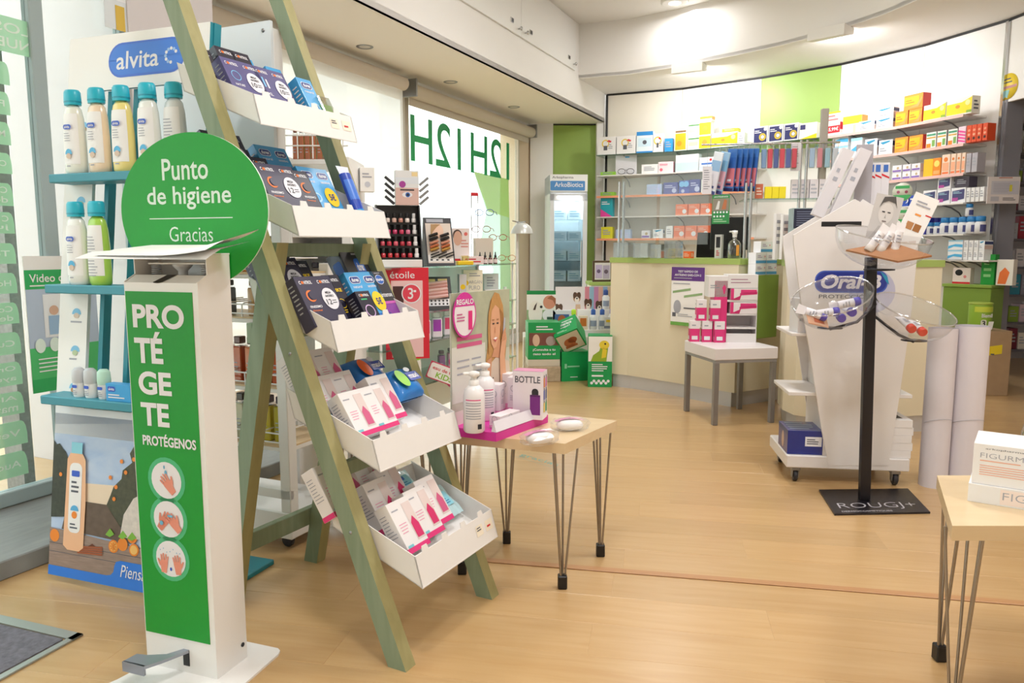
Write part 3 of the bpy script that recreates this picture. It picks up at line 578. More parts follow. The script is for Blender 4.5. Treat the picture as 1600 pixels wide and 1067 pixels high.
C12 = carton('condom_box_m', .125, .038, .135, NAVY, st_control(2, '12', NAVY, 'moon')); CS = carton('condom_box_s', .06, .035, .13, NAVY2, st_control(1, None, NAVY2, 'moon')); CSP = carton('condom_box_spike', .062, .035, .125, NAVY2, st_control(1, None, NAVY2, 'spike')); CRT = carton('condom_box_ring', .055, .04, .10, NAVY2, st_control(1, None, NAVY2, 'ringtoy'))
D1 = carton('condom_box_blue', .058, .035, .135, DUR, st_durex(1)); D2 = carton('condom_box_blue_twin', .115, .036, .13, DUR, st_durex(2)); D5 = carton('condom_box_blue_5', .118, .036, .135, DUR, st_durex(2, DUR, '5€'))
DI = carton('condom_box_intense', .062, .036, .135, mat('#2e2d38', .35, coat=.3), st_intense); DB = carton('condom_box_dark', .10, .05, .14, mat('#25242e', .35, coat=.3), st_bigdurex)
LEAN = 30
T = 'condom boxes in the ladder trays'
ca = 'condom box'
# (tray, x centre, s along floor, mesh, thickness, name, label)
for (i, x, s, me, th, lb, rs) in [
    (0, .11, .80, CS, .035, 'purple box at the far left back of the top tray', .0), (0, .32, .80, CS, .035, 'dark box standing behind the purple boxes in the top tray, left one', .02), (0, .47, .80, CS, .035, 'dark box standing behind the purple boxes in the top tray, right one', .02),
    (0, .25, .50, C10, .035, 'purple box with ring drawing and round 10 badge in the top tray', .0), (0, .53, .50, C10b, .035, 'purple box with wave drawing and round 10 badge in the top tray', .0),
    (0, .64, .97, D1, .035, 'tall blue box at the back of the top tray', .0), (0, .76, .72, D1, .035, 'blue box in the middle row of the top tray', -.0), (0, .84, .40, D1, .035, 'light blue box at the front right of the top tray', .0),
    (1, .10, .98, C12, .038, 'dark twin box at the far back left of the second tray', .03), (1, .26, .97, CS, .035, 'dark narrow box at the back of the second tray beside the twin box', .0), (1, .08, .72, CS, .035, 'dark box second row left in the second tray', .0), (1, .24, .70, CS, .035, 'dark box second row in the second tray, next to the blue twin box', .0),
    (1, .18, .40, C12, .038, 'dark twin box with orange moon and round 12 badge in the second tray', .0), (1, .40, .38, CS, .035, 'narrow dark box with orange moon in the second tray', .0), (1, .56, .97, D2, .036, 'pale blue twin box at the back of the second tray', .02), (1, .64, .50, D5, .036, 'blue twin box with yellow 5 euro badge in the second tray', .0),
    (2, .20, .99, C12, .038, 'dark twin box at the far back left of the third tray', .02), (2, .17, .80, C12, .038, 'dark twin box in the second row of the third tray', .0), (2, .38, .82, CSP, .035, 'black box with yellow lettering at the back of the third tray', .0),
    (2, .16, .36, C12, .038, 'dark twin box with moon and round 12 badge, front of the third tray', .0), (2, .42, .46, CSP, .035, 'black box with yellow ring drawing in the middle of the third tray', .0), (2, .52, .24, CRT, .04, 'small navy box with white ring at the front of the third tray', .0),
    (2, .72, .42, D5, .036, 'blue twin box with yellow 5 euro badge in the third tray', .0), (2, .93, .42, DI, .036, 'black and purple box at the right of the third tray', .0), (2, .86, .72, DB, .05, 'large black box with blue oval at the back of the third tray', .02)]:
    in_tray(i, x, s, me, th, LEAN, 'condom_box', lb, ca, T, rs)
# blue gel tube and clear green pack
b = MB().lathe([(.020, 0), (.022, .02), (.021, .11)], mat('#1c45b4', .3), sx=1, sy=.6, seg=20).lathe([(.017, -.03), (.019, 0)], mat('#2f9ae0', .3), seg=20, sy=.8).lathe([(.0212, .03), (.0214, .09)], mat('#3f78d8', .3), seg=20, sy=.6, a0=200, a1=340, off=.0005)
b.add([(-.021, 0, .108), (.021, 0, .108), (.026, 0, .135), (-.026, 0, .135)], [(0, 1, 2, 3)], mat('#dfe6f2', .3))
in_tray(1, .88, .35, b.mesh('gel_tube'), .03, 24, 'gel_tube', 'blue tube with light blue cap at the right of the second tray', 'tube', None, .035)
b = MB().box(-.022, -.012, 0, .022, .012, .075, mat('#7fb84a', .4), .004); b.box(-.024, -.014, -.0, .024, .014, .10, clear('#f4f8f4', .25), .003)
in_tray(0, .95, .30, b.mesh('clear_pack'), .028, LEAN, 'clear_pack', 'clear pack with green insert at the right end of the top tray', 'pack', None)
# white and pink boxes with a window
def st_pinkwin(n, accent='#d6618c'):
    wm_ = mat('#e9d9d6', .25, coat=.6); pm_ = mat('#e63a80', .4); ac = mat(accent, .5)
    def fn(f, w, d, h):
        F = f['f']; F.r(0, 0, 1, .10, pm_)
        for k in range(n):
            a, b = k / n, (k + 1) / n; F.r(a + .58 / n, .16, b - .04 / n, .90, wm_); F.g([(a + .62 / n, .2), (b - .08 / n, .2), (b - .08 / n, .45), (a + .78 / n, .62), (a + .62 / n, .5)], ac, 2)
            F.lines(a + .08 / n, .80, a + .5 / n, .86, 1, INKL, 1, 4 + k); F.lines(a + .12 / n, .36, a + .48 / n, .58, 4, mat('#e8a7bf', .5), 1, 6 + k, .3); F.r(a + .06 / n, .10, a + .3 / n, .15, mat('#7fc9d6', .5), 2)
        L = f['l']; L.lines(.15, .35, .85, .85, 8, INKL, 1, 4, .25); L.r(0, 0, 1, .10, pm_); f['t'].r(.6, .2, .95, .8, wm_)
    return fn
WP2 = carton('pink_white_box', .16, .042, .12, mat('#f1eeee', .45, coat=.2), st_pinkwin(2)); WP1 = carton('pink_white_box_s', .085, .042, .13, mat('#f1eeee', .45, coat=.2), st_pinkwin(1)); WP1b = carton('pink_white_box_d', .085, .042, .13, mat('#f1eeee', .45, coat=.2), st_pinkwin(1, '#d8326f'))
gpk = 'white and pink window boxes in the ladder trays'
for (i, x, s, me, lb, rs) in [(3, .25, .99, WP2, 'white window box at the back left of the fourth tray', .035), (3, .24, .74, WP2, 'white and pink twin window box in the middle row of the fourth tray', .0), (3, .28, .42, WP2, 'white and pink twin window box at the front of the fourth tray', .0), (3, .56, .50, WP1, 'single white window box beside the blue pads in the fourth tray', -.0),
    (4, .03, .99, WP1, 'white window box at the far left back of the bottom tray', .02), (4, .26, .98, WP2, 'white window box at the back of the bottom tray', .02), (4, .25, .66, WP1b, 'white and magenta window box in the left middle of the bottom tray', .0), (4, .47, .76, WP1b, 'white and magenta window box in the right middle of the bottom tray', .0),
    (4, .20, .34, WP1b, 'white and magenta window box at the front left of the bottom tray', .0), (4, .43, .38, WP1b, 'white and magenta window box at the front centre of the bottom tray', .0), (4, .62, .44, WP1, 'slim white window box right of centre in the bottom tray', .0)]:
    in_tray(i, x, s, me, .042, 33, 'window_box', lb, 'box', gpk, rs)
def pads(colb, oval):
    b = MB(); n = 14
    def P(u, v, s):
        x = .060 * (2 * u - 1); z = .10 * v; bul = .032 * (math.sin(math.pi * min(max(u, .0), 1)) * math.sin(math.pi * v)) ** .35 + .002
        return (x * (1 - .06 * math.sin(math.pi * v)), -s * bul, z)
    for s in (-1, 1): b.sheet([[P(i / n, j / n, s) for i in range(n + 1)] for j in range(n + 1)], mat(colb, .3, coat=.5))
    F = Face(b, (-.06, -.0355, 0), (1, 0, 0), (0, 0, 1), .12, .10, .0006); F.c(.3, .5, .020, mat(oval, .4), 1, .030); F.rr(.5, .35, .92, .65, .004, mat('#3a4fb0', .4), 1); F.t('maxi', .55, .42, .87, .6, WTX, 2, .03); F.c(.66, .75, .012, mat('#d7dbe0', .4), 1, .008); return b.mesh('pad_pack')
in_tray(3, .70, .86, pads('#1d74c9', '#ee6a2c'), .06, 50, 'pad_pack', 'blue soft pack with orange oval in the fourth tray', 'pack', 'soft blue packs in the fourth tray', .03)
in_tray(3, .86, .55, pads('#1f7fd2', '#8fd03c'), .06, 50, 'pad_pack', 'blue soft pack with green oval in the fourth tray', 'pack', 'soft blue packs in the fourth tray', .03)
def sachet():
    b = MB(); n = 10
    for s in (-1, 1): b.sheet([[(.07 * (i / n - .5), s * .008 * math.sin(math.pi * i / n) * math.sin(math.pi * j / n) + .002 * math.sin(i * 2.1 + j), .10 * j / n) for i in range(n + 1)] for j in range(n + 1)], mat('#bfe0e6', .25, coat=.6))
    F = Face(b, (-.035, -.0095, 0), (1, 0, 0), (0, 0, 1), .07, .10, .0006); F.r(.08, .3, .7, .75, mat('#8fd2e4', .4)); F.rr(.12, .6, .42, .72, .003, mat('#1d5fc4', .4), 2); F.lines(.15, .35, .6, .55, 3, mat('#3f8ab8', .5), 2); return b.mesh('sachet')
SA = sachet()
for x, s, l in [(.62, .99, 'pale blue sachet at the back of the bottom tray'), (.78, .80, 'pale blue sachet leaning in the right of the bottom tray'), (.86, .40, 'pale blue sachet at the front right corner of the bottom tray')]:
    in_tray(4, x, s, SA, .02, 52, 'sachet', l, 'sachet', 'pale blue sachets in the bottom tray', .012)
# ================================================================== teal framed cosmetics display at the window
AO = gz(77, 905); ARZ = R(-19.9); AL = .124
al = thing('bath_gel_display', 'tall white and teal floor display with bath gel bottles and orange poster', 'display', AO, ARZ)
def ap(x, z, dy=0.): return (x, AL * z + dy, z)
ex, ey = Vector((1, 0, 0)), Vector((0, AL, 1)).normalized(); lf = math.sqrt(1 + AL * AL)
def board(name, x0, x1, z0, z1, m, th=.012, edge=None):
    b = MB(); v = [ap(x, z, d) for d in (0, th) for x, z in ((x0, z0), (x1, z0), (x1, z1), (x0, z1))]
    b.add(v, [(0, 1, 2, 3), (7, 6, 5, 4)], m); b.add(v, [(0, 4, 5, 1), (1, 5, 6, 2), (2, 6, 7, 3), (3, 7, 4, 0)], edge or m)
    F = Face(b, ap(x0, z0), ex, ey, x1 - x0, (z1 - z0) * lf, .0007); return b, F
SKY = wood_mat('poster_sky', '#5f9ad8', '#f4f6f8', (1, 1, 2.2), .5, 0, 0, 5.0); SKYD = mat('#5f9ad6', .5); CLOUD = mat('#eef2f6', .5); TREE = mat('#3f4436', .6, grain=.6, gscale=60); TREE2 = mat('#53543c', .6, grain=.6, gscale=70); SUN = mat('#efd9bd', .5); ROADM = mat('#6d5a4a', .6, grain=.4, gscale=40); PLK = mat('#a0897c', .6, grain=.4, gscale=20, stretch=(1, 1, 9)); BLB = mat('#2f7fe6', .45)
PW_, PH_ = .64, .56
b, F = board('poster', 0, PW_, .02, .58, WHITE)
F.r(0, .10, 1, .96, SKY); F.r(0, .84, 1, 1, CLOUD); F.g([(.1, .56), (.5, .58), (.5, .42), (.1, .42)], SUN, 2)
rn = random.Random(3)
F.g([(0, .80)] + [(.02 + .022 * k, .78 - .012 * k * k * .5 + rn.uniform(-.02, .03)) for k in range(6)] + [(.13, .50), (.15, .36), (0, .34)], TREE, 4)
F.g([(1, .98), (.75, .97)] + [(.62 - .028 * k + rn.uniform(-.03, .03), .92 - .05 * k) for k in range(9)] + [(.34, .36), (1, .30)], TREE2, 4)
F.g([(.12, .46), (.38, .46), (.55, .26), (.08, .28)], ROADM, 5)
for u, v in [(.40, .62), (.44, .57), (.50, .66), (.47, .72), (.43, .50), (.55, .74), (.06, .60), (.60, .62)]: F.c(u, v, .007, ORANGE, 6)
F.g([(0, .28), (1, .22), (1, .0), (0, .0)], PLK, 6); F.r(0, .19, 1, .193, INK, 7); F.r(0, .14, 1, .143, INK, 7)
F.g([(0, .0), (1, .0), (1, .155), (.49, .155), (.462, .145), (.452, .12), (.447, .085), (.43, .065), (.40, .058), (0, .058)], BLB, 8)
F.c(.035, .235, .021, ORANGE, 7); F.c(.44, .23, .021, ORANGE, 7); F.c(.44, .23, .016, mat('#f9c46b', .5), 8); F.c(.50, .25, .021, mat('#ee8a25', .5), 7.5); F.c(.56, .30, .02, ORANGE, 7); F.c(.575, .23, .02, ORANGE, 8); F.c(.575, .23, .015, mat('#f9c46b', .5), 9)
for k in range(8):
    a = R(45 * k); F.g([(.44, .23), (.44 + .014 / F.w * math.cos(a - .25), .23 + .014 / F.h * math.sin(a - .25)), (.44 + .014 / F.w * math.cos(a + .25), .23 + .014 / F.h * math.sin(a + .25))], ORANGE, 9)
for u in (.385, .47, .53): F.g([(u, .29), (u + .03, .33), (u + .06, .30), (u + .03, .28)], mat('#7fb83a', .5), 9)
for k in range(4): F.g([(.20 + .01 * k, .155 + .012 * k), (.37, .165 + .014 * k), (.37, .175 + .014 * k), (.20 + .01 * k, .165 + .012 * k)], mat('#a4572f', .6), 9 + .2 * k)
F.g([(.27, .205), (.30, .225), (.335, .205)], mat('#6f3a1c', .6), 9)
F.g([(.48, .29), (.50, .42), (.56, .52), (.66, .58), (.8, .5), (.8, .3)], mat('#e6dcd2', .6, grain=.3, gscale=60), 8)
# printed bottle on the poster
pb = mat('#f2bd93', .5)
F.g([(.10, .19), (.13, .165), (.21, .165), (.24, .19), (.245, .45), (.235, .70), (.215, .735), (.13, .735), (.11, .70)], pb, 10); F.r(.135, .735, .21, .80, mat('#8fd6e8', .5), 10)
F.rr(.13, .27, .215, .68, .02, mat('#f4f1ef', .5), 11); F.rr(.145, .60, .20, .635, .004, BLUEW, 12); F.lines(.145, .50, .2, .58, 3, INK, 12); F.c(.173, .40, .018, mat('#57aede', .5), 12, a0=0, a1=180); F.c(.173, .375, .012, ORANGE, 12); F.lines(.145, .29, .2, .33, 2, INK, 12)
F.t('Piensa', .50, .065, .66, .135, WTX, 10, .0, skew=.06); b.build('poster', al)
# left strip with small pictures
b, F = board('strip', 0, .125, .58, 1.62, WHITE)
for k in range(8):
    v = .06 + .118 * k; F.c(.62, v, .020, mat('#7cc0e6', .5), 1, a0=0, a1=180); F.c(.62, v - .004, .012, [mat('#c98a4a', .6), mat('#b7c9a0', .6), mat('#d9c9b8', .6), mat('#c7a06a', .6)][k % 4], 2, .009); F.lines(.42, v - .03, .82, v - .018, 1, INKL, 1, k)
b.build('picture_strip', al)
b, F = board('header', 0, .585, 1.62, 1.80, WHITE, .014, TEAL)
F.rr(.30, .20, .84, .82, .055, mat('#3f6fd6', .45)); F.rr(.31, .24, .83, .78, .05, mat('#3f7fe0', .45), 1.5); F.t('alvita', .36, .34, .66, .66, WTX, 2, .012)
for k in range(9): a = R(30 + 30 * k); F.c(.745 + .022 / F.w * math.cos(a), .50 + .022 / F.h * math.sin(a), .0055, [WTX, mat('#9fc4f2', .5)][k % 2], 2, seg=12)
b.build('header_board', al)
for x, z0, z1, d in [(.165, .58, 1.62, .02), (.275, .58, 1.62, .02), (.58, .02, 1.80, .014)]:
    bb = MB(); v = [ap(xx, z, dd) for z in (z0, z1) for dd in (d, d + .03) for xx in (x - .009, x + .009)]
    bb.add(v, [(0, 1, 5, 4), (2, 6, 7, 3), (0, 4, 6, 2), (1, 3, 7, 5), (4, 5, 7, 6), (0, 2, 3, 1)], TEAL); bb.build('post', al)
bb = MB(); bb.box(.52, .05, 0, .635, .36, .018, TEAL, .003); bb.build('foot', al)
bb = MB(); bb.box(.03, .05, 0, .06, .36, .018, TEAL, .003); bb.build('foot', al)
SHZ = [1.343, .989, .632]
for z in SHZ: MB().box(.03, AL * z - .085, z - .028, .56, AL * z + .015, z, mat('#3a93a6', .45), .003).build('shelf', al)
# bottles
capm = mat('#27b7cf', .35); lbm = mat('#f5f5f5', .5)
def gel_bottle(col, back=False):
    b = MB(); liq = mat(col, .25, coat=.4); pr = [(.033, 0), (.0395, .006), (.0405, .03), (.040, .11), (.036, .175), (.030, .203), (.02, .214), (.0165, .216)]
    b.lathe(pr, liq, sx=1, sy=.62, seg=28); b.lathe([(.0285, .216), (.0295, .23), (.028, .256), (.023, .263), (0, .264)], capm, sx=1, sy=.75, seg=24); b.lathe([(.029, .223), (.0302, .226), (.029, .229)], mat('#1a98b2', .35), sx=1, sy=.75, seg=24)
    b.lathe([(r, z) for r, z in pr[2:5]] + [(.034, .188)], lbm, sx=1, sy=.62, seg=14, a0=215, a1=325, off=.0006)
    F = Face(b, (-.040, -.0268, 0), (1, 0, 0), (0, 0, 1), .080, .216, .0008)
    if not back:
        F.rr(.30, .64, .70, .71, .007, BLUEW); F.t('alvita', .36, .655, .64, .695, WTX, 2, .02); F.lines(.32, .46, .68, .60, 4, INKL, 1, 3, .3); F.c(.5, .28, .014, mat('#4fb4e4', .4), 1, .017, a0=0, a1=180); F.c(.5, .255, .010, mat('#d9c3b0', .5), 2, .009); F.lines(.36, .08, .64, .14, 1, INKL, 1, 3, .3)
    else: F.lines(.26, .12, .74, .72, 14, INKL, 1, 3, .3)
    return b.mesh('gel_bottle')
AM = lmat(AO, ARZ); gl = 'bath gel bottles on the teal display'
for x, dy, sh, col, back, lb in [(.117, -.05, 0, '#eef0e4', False, 'pale cream bath gel bottle at the left end of the upper shelf'), (.218, -.05, 0, '#f3dcc0', False, 'peach bath gel bottle, second on the upper shelf'), (.320, -.05, 0, '#f1e08c', False, 'yellow bath gel bottle on the upper shelf'), (.425, -.05, 0, '#eef1ec', False, 'tall white bath gel bottle, fourth on the upper shelf'), (.508, -.03, 0, '#e3e9ea', True, 'white bath gel bottle at the right end of the upper shelf'),
        (.372, .005, 0, '#e8ece6', True, 'white bath gel bottle half hidden behind the yellow one'), (.148, -.05, 1, '#f0f2ee', False, 'white bath gel bottle on the middle shelf'), (.238, -.05, 1, '#a9d957', True, 'bright green bath gel bottle on the middle shelf')]:
    z = SHZ[sh]; sc = 1.0
    o = put(gel_bottle(col, back), 'gel_bottle', None, mw=AM @ Matrix.Translation((x, AL * z + dy, z)), label=lb, cat='bottle', group=gl)
def rollon(col):
    b = MB(); b.lathe([(.019, 0), (.021, .005), (.021, .045), (.0195, .052)], mat('#eceeee', .35), seg=20, sy=.8); b.lathe([(.0215, .046), (.0225, .06), (.021, .085), (.012, .094), (0, .095)], mat(col, .35), seg=20, sy=.85)
    F = Face(b, (-.021, -.0175, 0), (1, 0, 0), (0, 0, 1), .042, .05, .0006); F.rr(.25, .6, .75, .8, .004, BLUEW); F.lines(.25, .15, .75, .5, 3, INKL); return b.mesh('roll_on')
for x, c, lb in [(.165, '#c9ccd0', 'grey capped roll-on at the left of the lower teal shelf'), (.215, '#c4c8cc', 'grey capped roll-on, second on the lower teal shelf'), (.272, '#b9e2cf', 'mint capped roll-on on the lower teal shelf')]:
    put(rollon(c), 'roll_on', None, mw=AM @ Matrix.Translation((x, AL * SHZ[2] - .05, SHZ[2])), label=lb, cat='deodorant', group='roll-ons on the lower teal shelf')
def stb(f, w, d, h): f['f'].rr(.08, .55, .4, .85, .006, BLUEW); f['f'].t('alvita', .12, .62, .36, .78, WTX, 2, .02); f['f'].lines(.1, .15, .8, .45, 2, WTX)
put(carton('blue_box', .10, .03, .055, mat('#35a5e6', .4), stb), 'small_box', None, mw=AM @ Matrix.Translation((.355, AL * SHZ[2] - .06, SHZ[2])), label='small bright blue box on the lower teal shelf', cat='box')
# ================================================================== perfume gondola behind the ladder
GO = gz(457, 865); GRZ = R(-24)
go = thing('perfume_gondola', 'white wheeled perfume rack with open shelves behind the ladder', 'rack', GO, GRZ)
GW, GD = .62, .30
MB().box(-GW, 0, .05, 0, GD, .15, WHITEM, .004).build('base', go)
for x in (-GW, -.045):
    for y in (0, GD - .045): MB().box(x, y, .15, x + .045, y + .045, 1.84 if y == 0 else 1.05, WHITEM, .003).build('post', go)
MB().box(-GW, -.014, 1.22, .0, -.001, 1.86, mat('#e6edf2', .4)).build('back_panel', go)
for x, z in [(-.03, 1.83), (-.03, 1.27)]: MB().lathe([(.007, 0), (.006, .003), (0, .004)], STEEL, seg=12).build('screw', go, (x, -.014, z)).rotation_euler = (math.pi / 2, 0, 0)
gsh = [.395, .61, .86, 1.02]
oakm = wood_mat('oak_light', '#d3b68c', '#e6cfa9', (1, 10, 10), .45, 0, .03)
for z in gsh:
    sh = MB().box(-GW + .01, .01, z - .022, -.012, GD - .01, z - .006, WHITEM, .002).box(-GW + .01, .008, z - .006, -.012, GD - .01, z, oakm).build('shelf', go)
    w = MB()
    for zz in (.012, .045): w.tube([(-GW + .02, .006, z + zz), (-.02, .006, z + zz)], .003, WHITEM, 6)
    for k in range(8): x = -GW + .05 + k * .075; w.tube([(x, .25, z + .05), (x, .02, z + .05), (x, .006, z + .045), (x, .006, z)], .0028, WHITEM, 6)
    w.build('wire_guard', sh)
MB().box(-GW, .0, .20, -.0, .02, .235, WHITEM, .002).build('rail', go)
for x, y in ((-.06, .05), (-.06, .25), (-.55, .05), (-.55, .25)): MB().lathe([(.022, -.01), (.025, -.006), (.025, .006), (.022, .01)], DARK, seg=16).build('wheel', go, (x, y, .025)).rotation_euler = (math.pi / 2, 0, 0)
GM = lmat(GO, GRZ)
def perfume(col, cap, h=.15, w=.03, tr=True):
    b = MB(); b.box(-w / 2, -w / 2, 0, w / 2, w / 2, h * .78, mat(col, .12, coat=.8), .004); b.box(-w / 2 + .002, -w / 2 + .002, h * .78, w / 2 - .002, w / 2 - .002, h * .84, clear('#ffffff', .2), .002); b.box(-w * .36, -w * .36, h * .84, w * .36, w * .36, h, mat(cap, .3, coat=.5), .003)
    F = Face(b, (-w / 2, -w / 2, 0), (1, 0, 0), (0, 0, 1), w, h * .78, .0006); F.lines(.2, .25, .8, .6, 3, INKL, 1, 3, .25); return b.mesh('perfume_bottle')
rows = [(0, [('#24305e', '#191a26'), ('#2a3668', '#191a26'), ('#b7b694', '#2a2a2a'), ('#a9a986', '#2a2a2a'), ('#c9b930', '#332a44'), ('#b4a82c', '#332a44')]),
        (1, [('#c65a28', '#7a3a22'), ('#bd4f22', '#7a3a22'), ('#b54a20', '#5a2a1a'), ('#c96a34', '#5a2a1a'), ('#a8421e', '#5a2a1a'), ('#c45826', '#5a2a1a')]),
        (2, [('#2f6a66', '#23413f'), ('#dfc7a4', '#b89a6a'), ('#3a4a50', '#22282a'), ('#c9a06a', '#8a6a3a'), ('#dcb98a', '#8a6a3a')]), (3, [('#d08a2c', '#8a5a1c'), ('#c9a255', '#8a5a1c'), ('#b5772c', '#6a4420'), ('#d6a44a', '#6a4420')])]
cn = {'#24305e': 'dark blue', '#b7b694': 'olive grey', '#c9b930': 'yellow'}
for r, lst in rows:
    for k, (c, cp) in enumerate(lst):
        x = -.60 + .575 * (k + .5) / len(lst) if r > 1 else -.40 + .063 * k
        put(perfume(c, cp, .17 if r < 2 else .13, .045 if r < 2 else .034), 'perfume_bottle', None, mw=GM @ Matrix.Translation((x, .07, gsh[r])), label='%s perfume bottle, %s from the left, %s shelf of the perfume rack' % (['square', 'orange', 'mixed colour', 'amber'][r], ORD[k], ['bottom', 'second', 'third', 'top'][r]), cat='perfume bottle', group='perfume bottles on the rack')
# second white tower farther right
TO = Vector((-.93, 3.06, 0)); tw = thing('white_shelf_tower', 'white open shelf tower with dark bottles behind the ladder', 'shelf', TO, R(0))
for x in (0, .24): MB().box(x, 0, 0, x + .04, .30, 1.47, WHITEM, .003).build('post', tw)
for z in (.55, .90, 1.17, 1.46): MB().box(.04, 0, z - .02, .24, .30, z, WHITEM, .002).build('shelf', tw)
MB().box(-.0, .29, .9, .28, .30, 1.16, mat('#eef0f2', .5)).build('back_panel', tw); w = MB()
for zz in (.05, .09): w.tube([(.0, -.02, 1.46 + zz), (.28, -.02, 1.46 + zz)], .003, WHITEM, 6)
for k in range(5): w.tube([(.02 + k * .06, -.02, 1.46), (.02 + k * .06, -.02, 1.55)], .0025, WHITEM, 6)
w.build('wire_guard', tw)
BB = perfume('#a8603c', '#7a3420', .13, .021); PB = perfume('#3a3357', '#22202e', .15, .034)
for k in range(8): put(BB, 'perfume_bottle', None, (TO.x + .055 + .0245 * k, TO.y + .04, 1.46), label='small brown bottle, %s from left on top of the white shelf tower' % ORD[k], cat='perfume bottle', group='brown bottles on the tower')
for k in range(4): put(PB, 'perfume_bottle', None, (TO.x + .065 + .05 * k, TO.y + .06, .90), label='dark violet bottle, %s from left inside the white shelf tower' % ORD[k], cat='perfume bottle', group='violet bottles on the tower')
def stc(f, w, d, h): f['f'].lines(.15, .55, .85, .8, 2, INKL); f['f'].c(.5, .3, w * .2, mat('#c9ccd6', .5))
put(carton('white_carton', .06, .05, .10, WHITE, stc), 'white_carton', None, gd(573, 300, 3.25) - Vector((0, 0, 0)), R(20), label='small white carton on the tower right of the blue gel tube', cat='box')
# ================================================================== hairpin tables
tabm = wood_mat('maple_top', '#d9bd92', '#e9d3ab', (1.5, 9, 9), .3, .3, .03); rodm = mat('#9b948b', .3, .85)
def hairpin_table(label, corners, feet, z, th=.034, group='light wood tables with wire legs'):
    c = sum((Vector((x, y, 0)) for x, y in corners), Vector()) / len(corners); t = thing('side_table', label, 'table', c, 0, group)
    MB().prism([(x - c.x, y - c.y) for x, y in corners], 'z', z - th, z, tabm).build('table_top', t)
    for fx_, fy_ in feet:
        f = Vector((fx_ - c.x, fy_ - c.y, 0)); lg = MB(); inw = Vector((-f.x, -f.y, 0)).normalized(); per = Vector((-inw.y, inw.x, 0))
        for k, (a, bb) in enumerate([(-.045, .0), (-.016, .04), (.016, .04), (.045, 0)]):
            top = f + inw * (bb - .012) + per * a; top.z = z - th; bot = f + per * (a * .16) + inw * (bb * .15 - .003); bot.z = .03; lg.tube([top, bot], .0036, rodm, 8)
        l = lg.build('leg', t); MB().box(f.x - .015, f.y - .015, 0, f.x + .015, f.y + .015, .045, BLACK, .003).build('foot_cap', l)
    return t
hairpin_table('light wood side table with wire legs holding the pink display and soaps', [(.165, 2.28), (.372, 2.60), (-.04, 2.80), (-.22, 2.42)], [(.165, 2.34), (.32, 2.60), (-.02, 2.72), (-.17, 2.45)], .5)
hairpin_table('low light wood side table mostly hidden behind the ladder display', [(-.69, 2.83), (-.28, 2.68), (-.16, 2.98), (-.58, 3.14)], [(-.65, 2.85), (-.31, 2.74), (-.21, 2.97), (-.55, 3.09)], .40)
hairpin_table('light wood side table with wire legs at the right edge holding a white carton', [(.965, 1.58), (1.62, 1.58), (1.62, 1.95), (1.14, 1.95)], [(1.03, 1.63), (1.155, 1.905), (1.55, 1.64), (1.55, 1.9)], .5)
# --- pink display on the table
TZ = .5; K, Rr_, BR_, L_ = Vector((-.05, 2.304, 0)), Vector((.126, 2.57, 0)), Vector((-.01, 2.68, 0)), Vector((-.195, 2.385, 0))
pk = thing('pink_display', 'magenta counter display with a tall printed backboard of a woman phoning', 'display', K + Vector((0, 0, TZ)), 0); mag = mat('#d8329f', .4)
MB().prism([((p - K).x, (p - K).y) for p in (K, Rr_, BR_, L_)], 'z', 0, .028, mag).build('base', pk)
d = (Rr_ - K).normalized(); b = MB(); n_ = Vector((d.y, -d.x, 0)); o = n_ * .0015 + Vector((0, 0, .03))
F = Face(b, o + d * .0, d, (0, 0, 1), .315, .034, .0006); p0 = o - n_ * .004
b.add([tuple(o), tuple(o + d * .315), tuple(o + d * .315 + Vector((0, 0, .034)) - n_ * .012), tuple(o + Vector((0, 0, .034)) - n_ * .012), tuple(o - n_ * .02)], [(0, 1, 2, 3), (0, 3, 4)], mat('#e6e2ea', .4)); b.build('price_strip', pk)
d2 = (BR_ - L_).normalized(); bw = (BR_ - L_).length; o = L_ - K + Vector((0, 0, .0)); n2 = Vector((d2.y, -d2.x, 0))
b = MB(); hh = .462; v = [o, o + d2 * bw, o + d2 * bw + Vector((0, 0, hh)), o + Vector((0, 0, hh))]; v += [q - n2 * .006 for q in v]
b.add([tuple(q) for q in v], [(0, 1, 2, 3), (7, 6, 5, 4), (0, 4, 5, 1), (1, 5, 6, 2), (2, 6, 7, 3), (3, 7, 4, 0)], mat('#cfd0c4', .5))
F = Face(b, o, d2, (0, 0, 1), bw, hh, .0007)
F.r(0, 0, 1, 1, mat('#c9cbb9', .5, grain=.2, gscale=14)); F.r(0, .55, 1, 1, mat('#b9bfa4', .5, grain=.35, gscale=16), 1.5); F.r(0, .22, .55, .62, mat('#dcdcd4', .5), 2); F.r(0, .0, 1, .16, mat('#e3ddd4', .5), 2)
F.lines(.08, .60, .5, .70, 2, mat('#d2618f', .5), 3, 2, .6); F.lines(.08, .40, .28, .54, 3, INKL, 3, 2, .25); F.lines(.32, .40, .5, .54, 3, INKL, 3, 5, .25)
hair = mat('#c8985a', .6, grain=.3, gscale=60, stretch=(6, 6, 1)); hair2 = mat('#a97842', .6, grain=.3, gscale=60); sk = mat('#e0ab87', .6); sk2 = mat('#d39a76', .6); blouse = mat('#d9c7b4', .6)
F.g([(.56, .48), (.60, .62), (.60, .80), (.64, .92), (.72, .985), (.80, .97), (.87, .88), (.90, .72), (.93, .55), (.9, .40), (.6, .38)], hair, 3)
F.g([(.50, .02), (.56, .22), (.66, .46), (.76, .50), (.98, .44), (1, .38), (1, 0)], blouse, 4)
F.g([(.42, .0), (.20, .05), (.18, .12), (.34, .17), (.50, .28), (.58, .48), (.66, .50), (.64, .34), (.56, .12)], sk2, 5)
F.g([(.66, .50), (.70, .56), (.68, .62), (.76, .66), (.82, .6), (.80, .48)], sk2, 5)
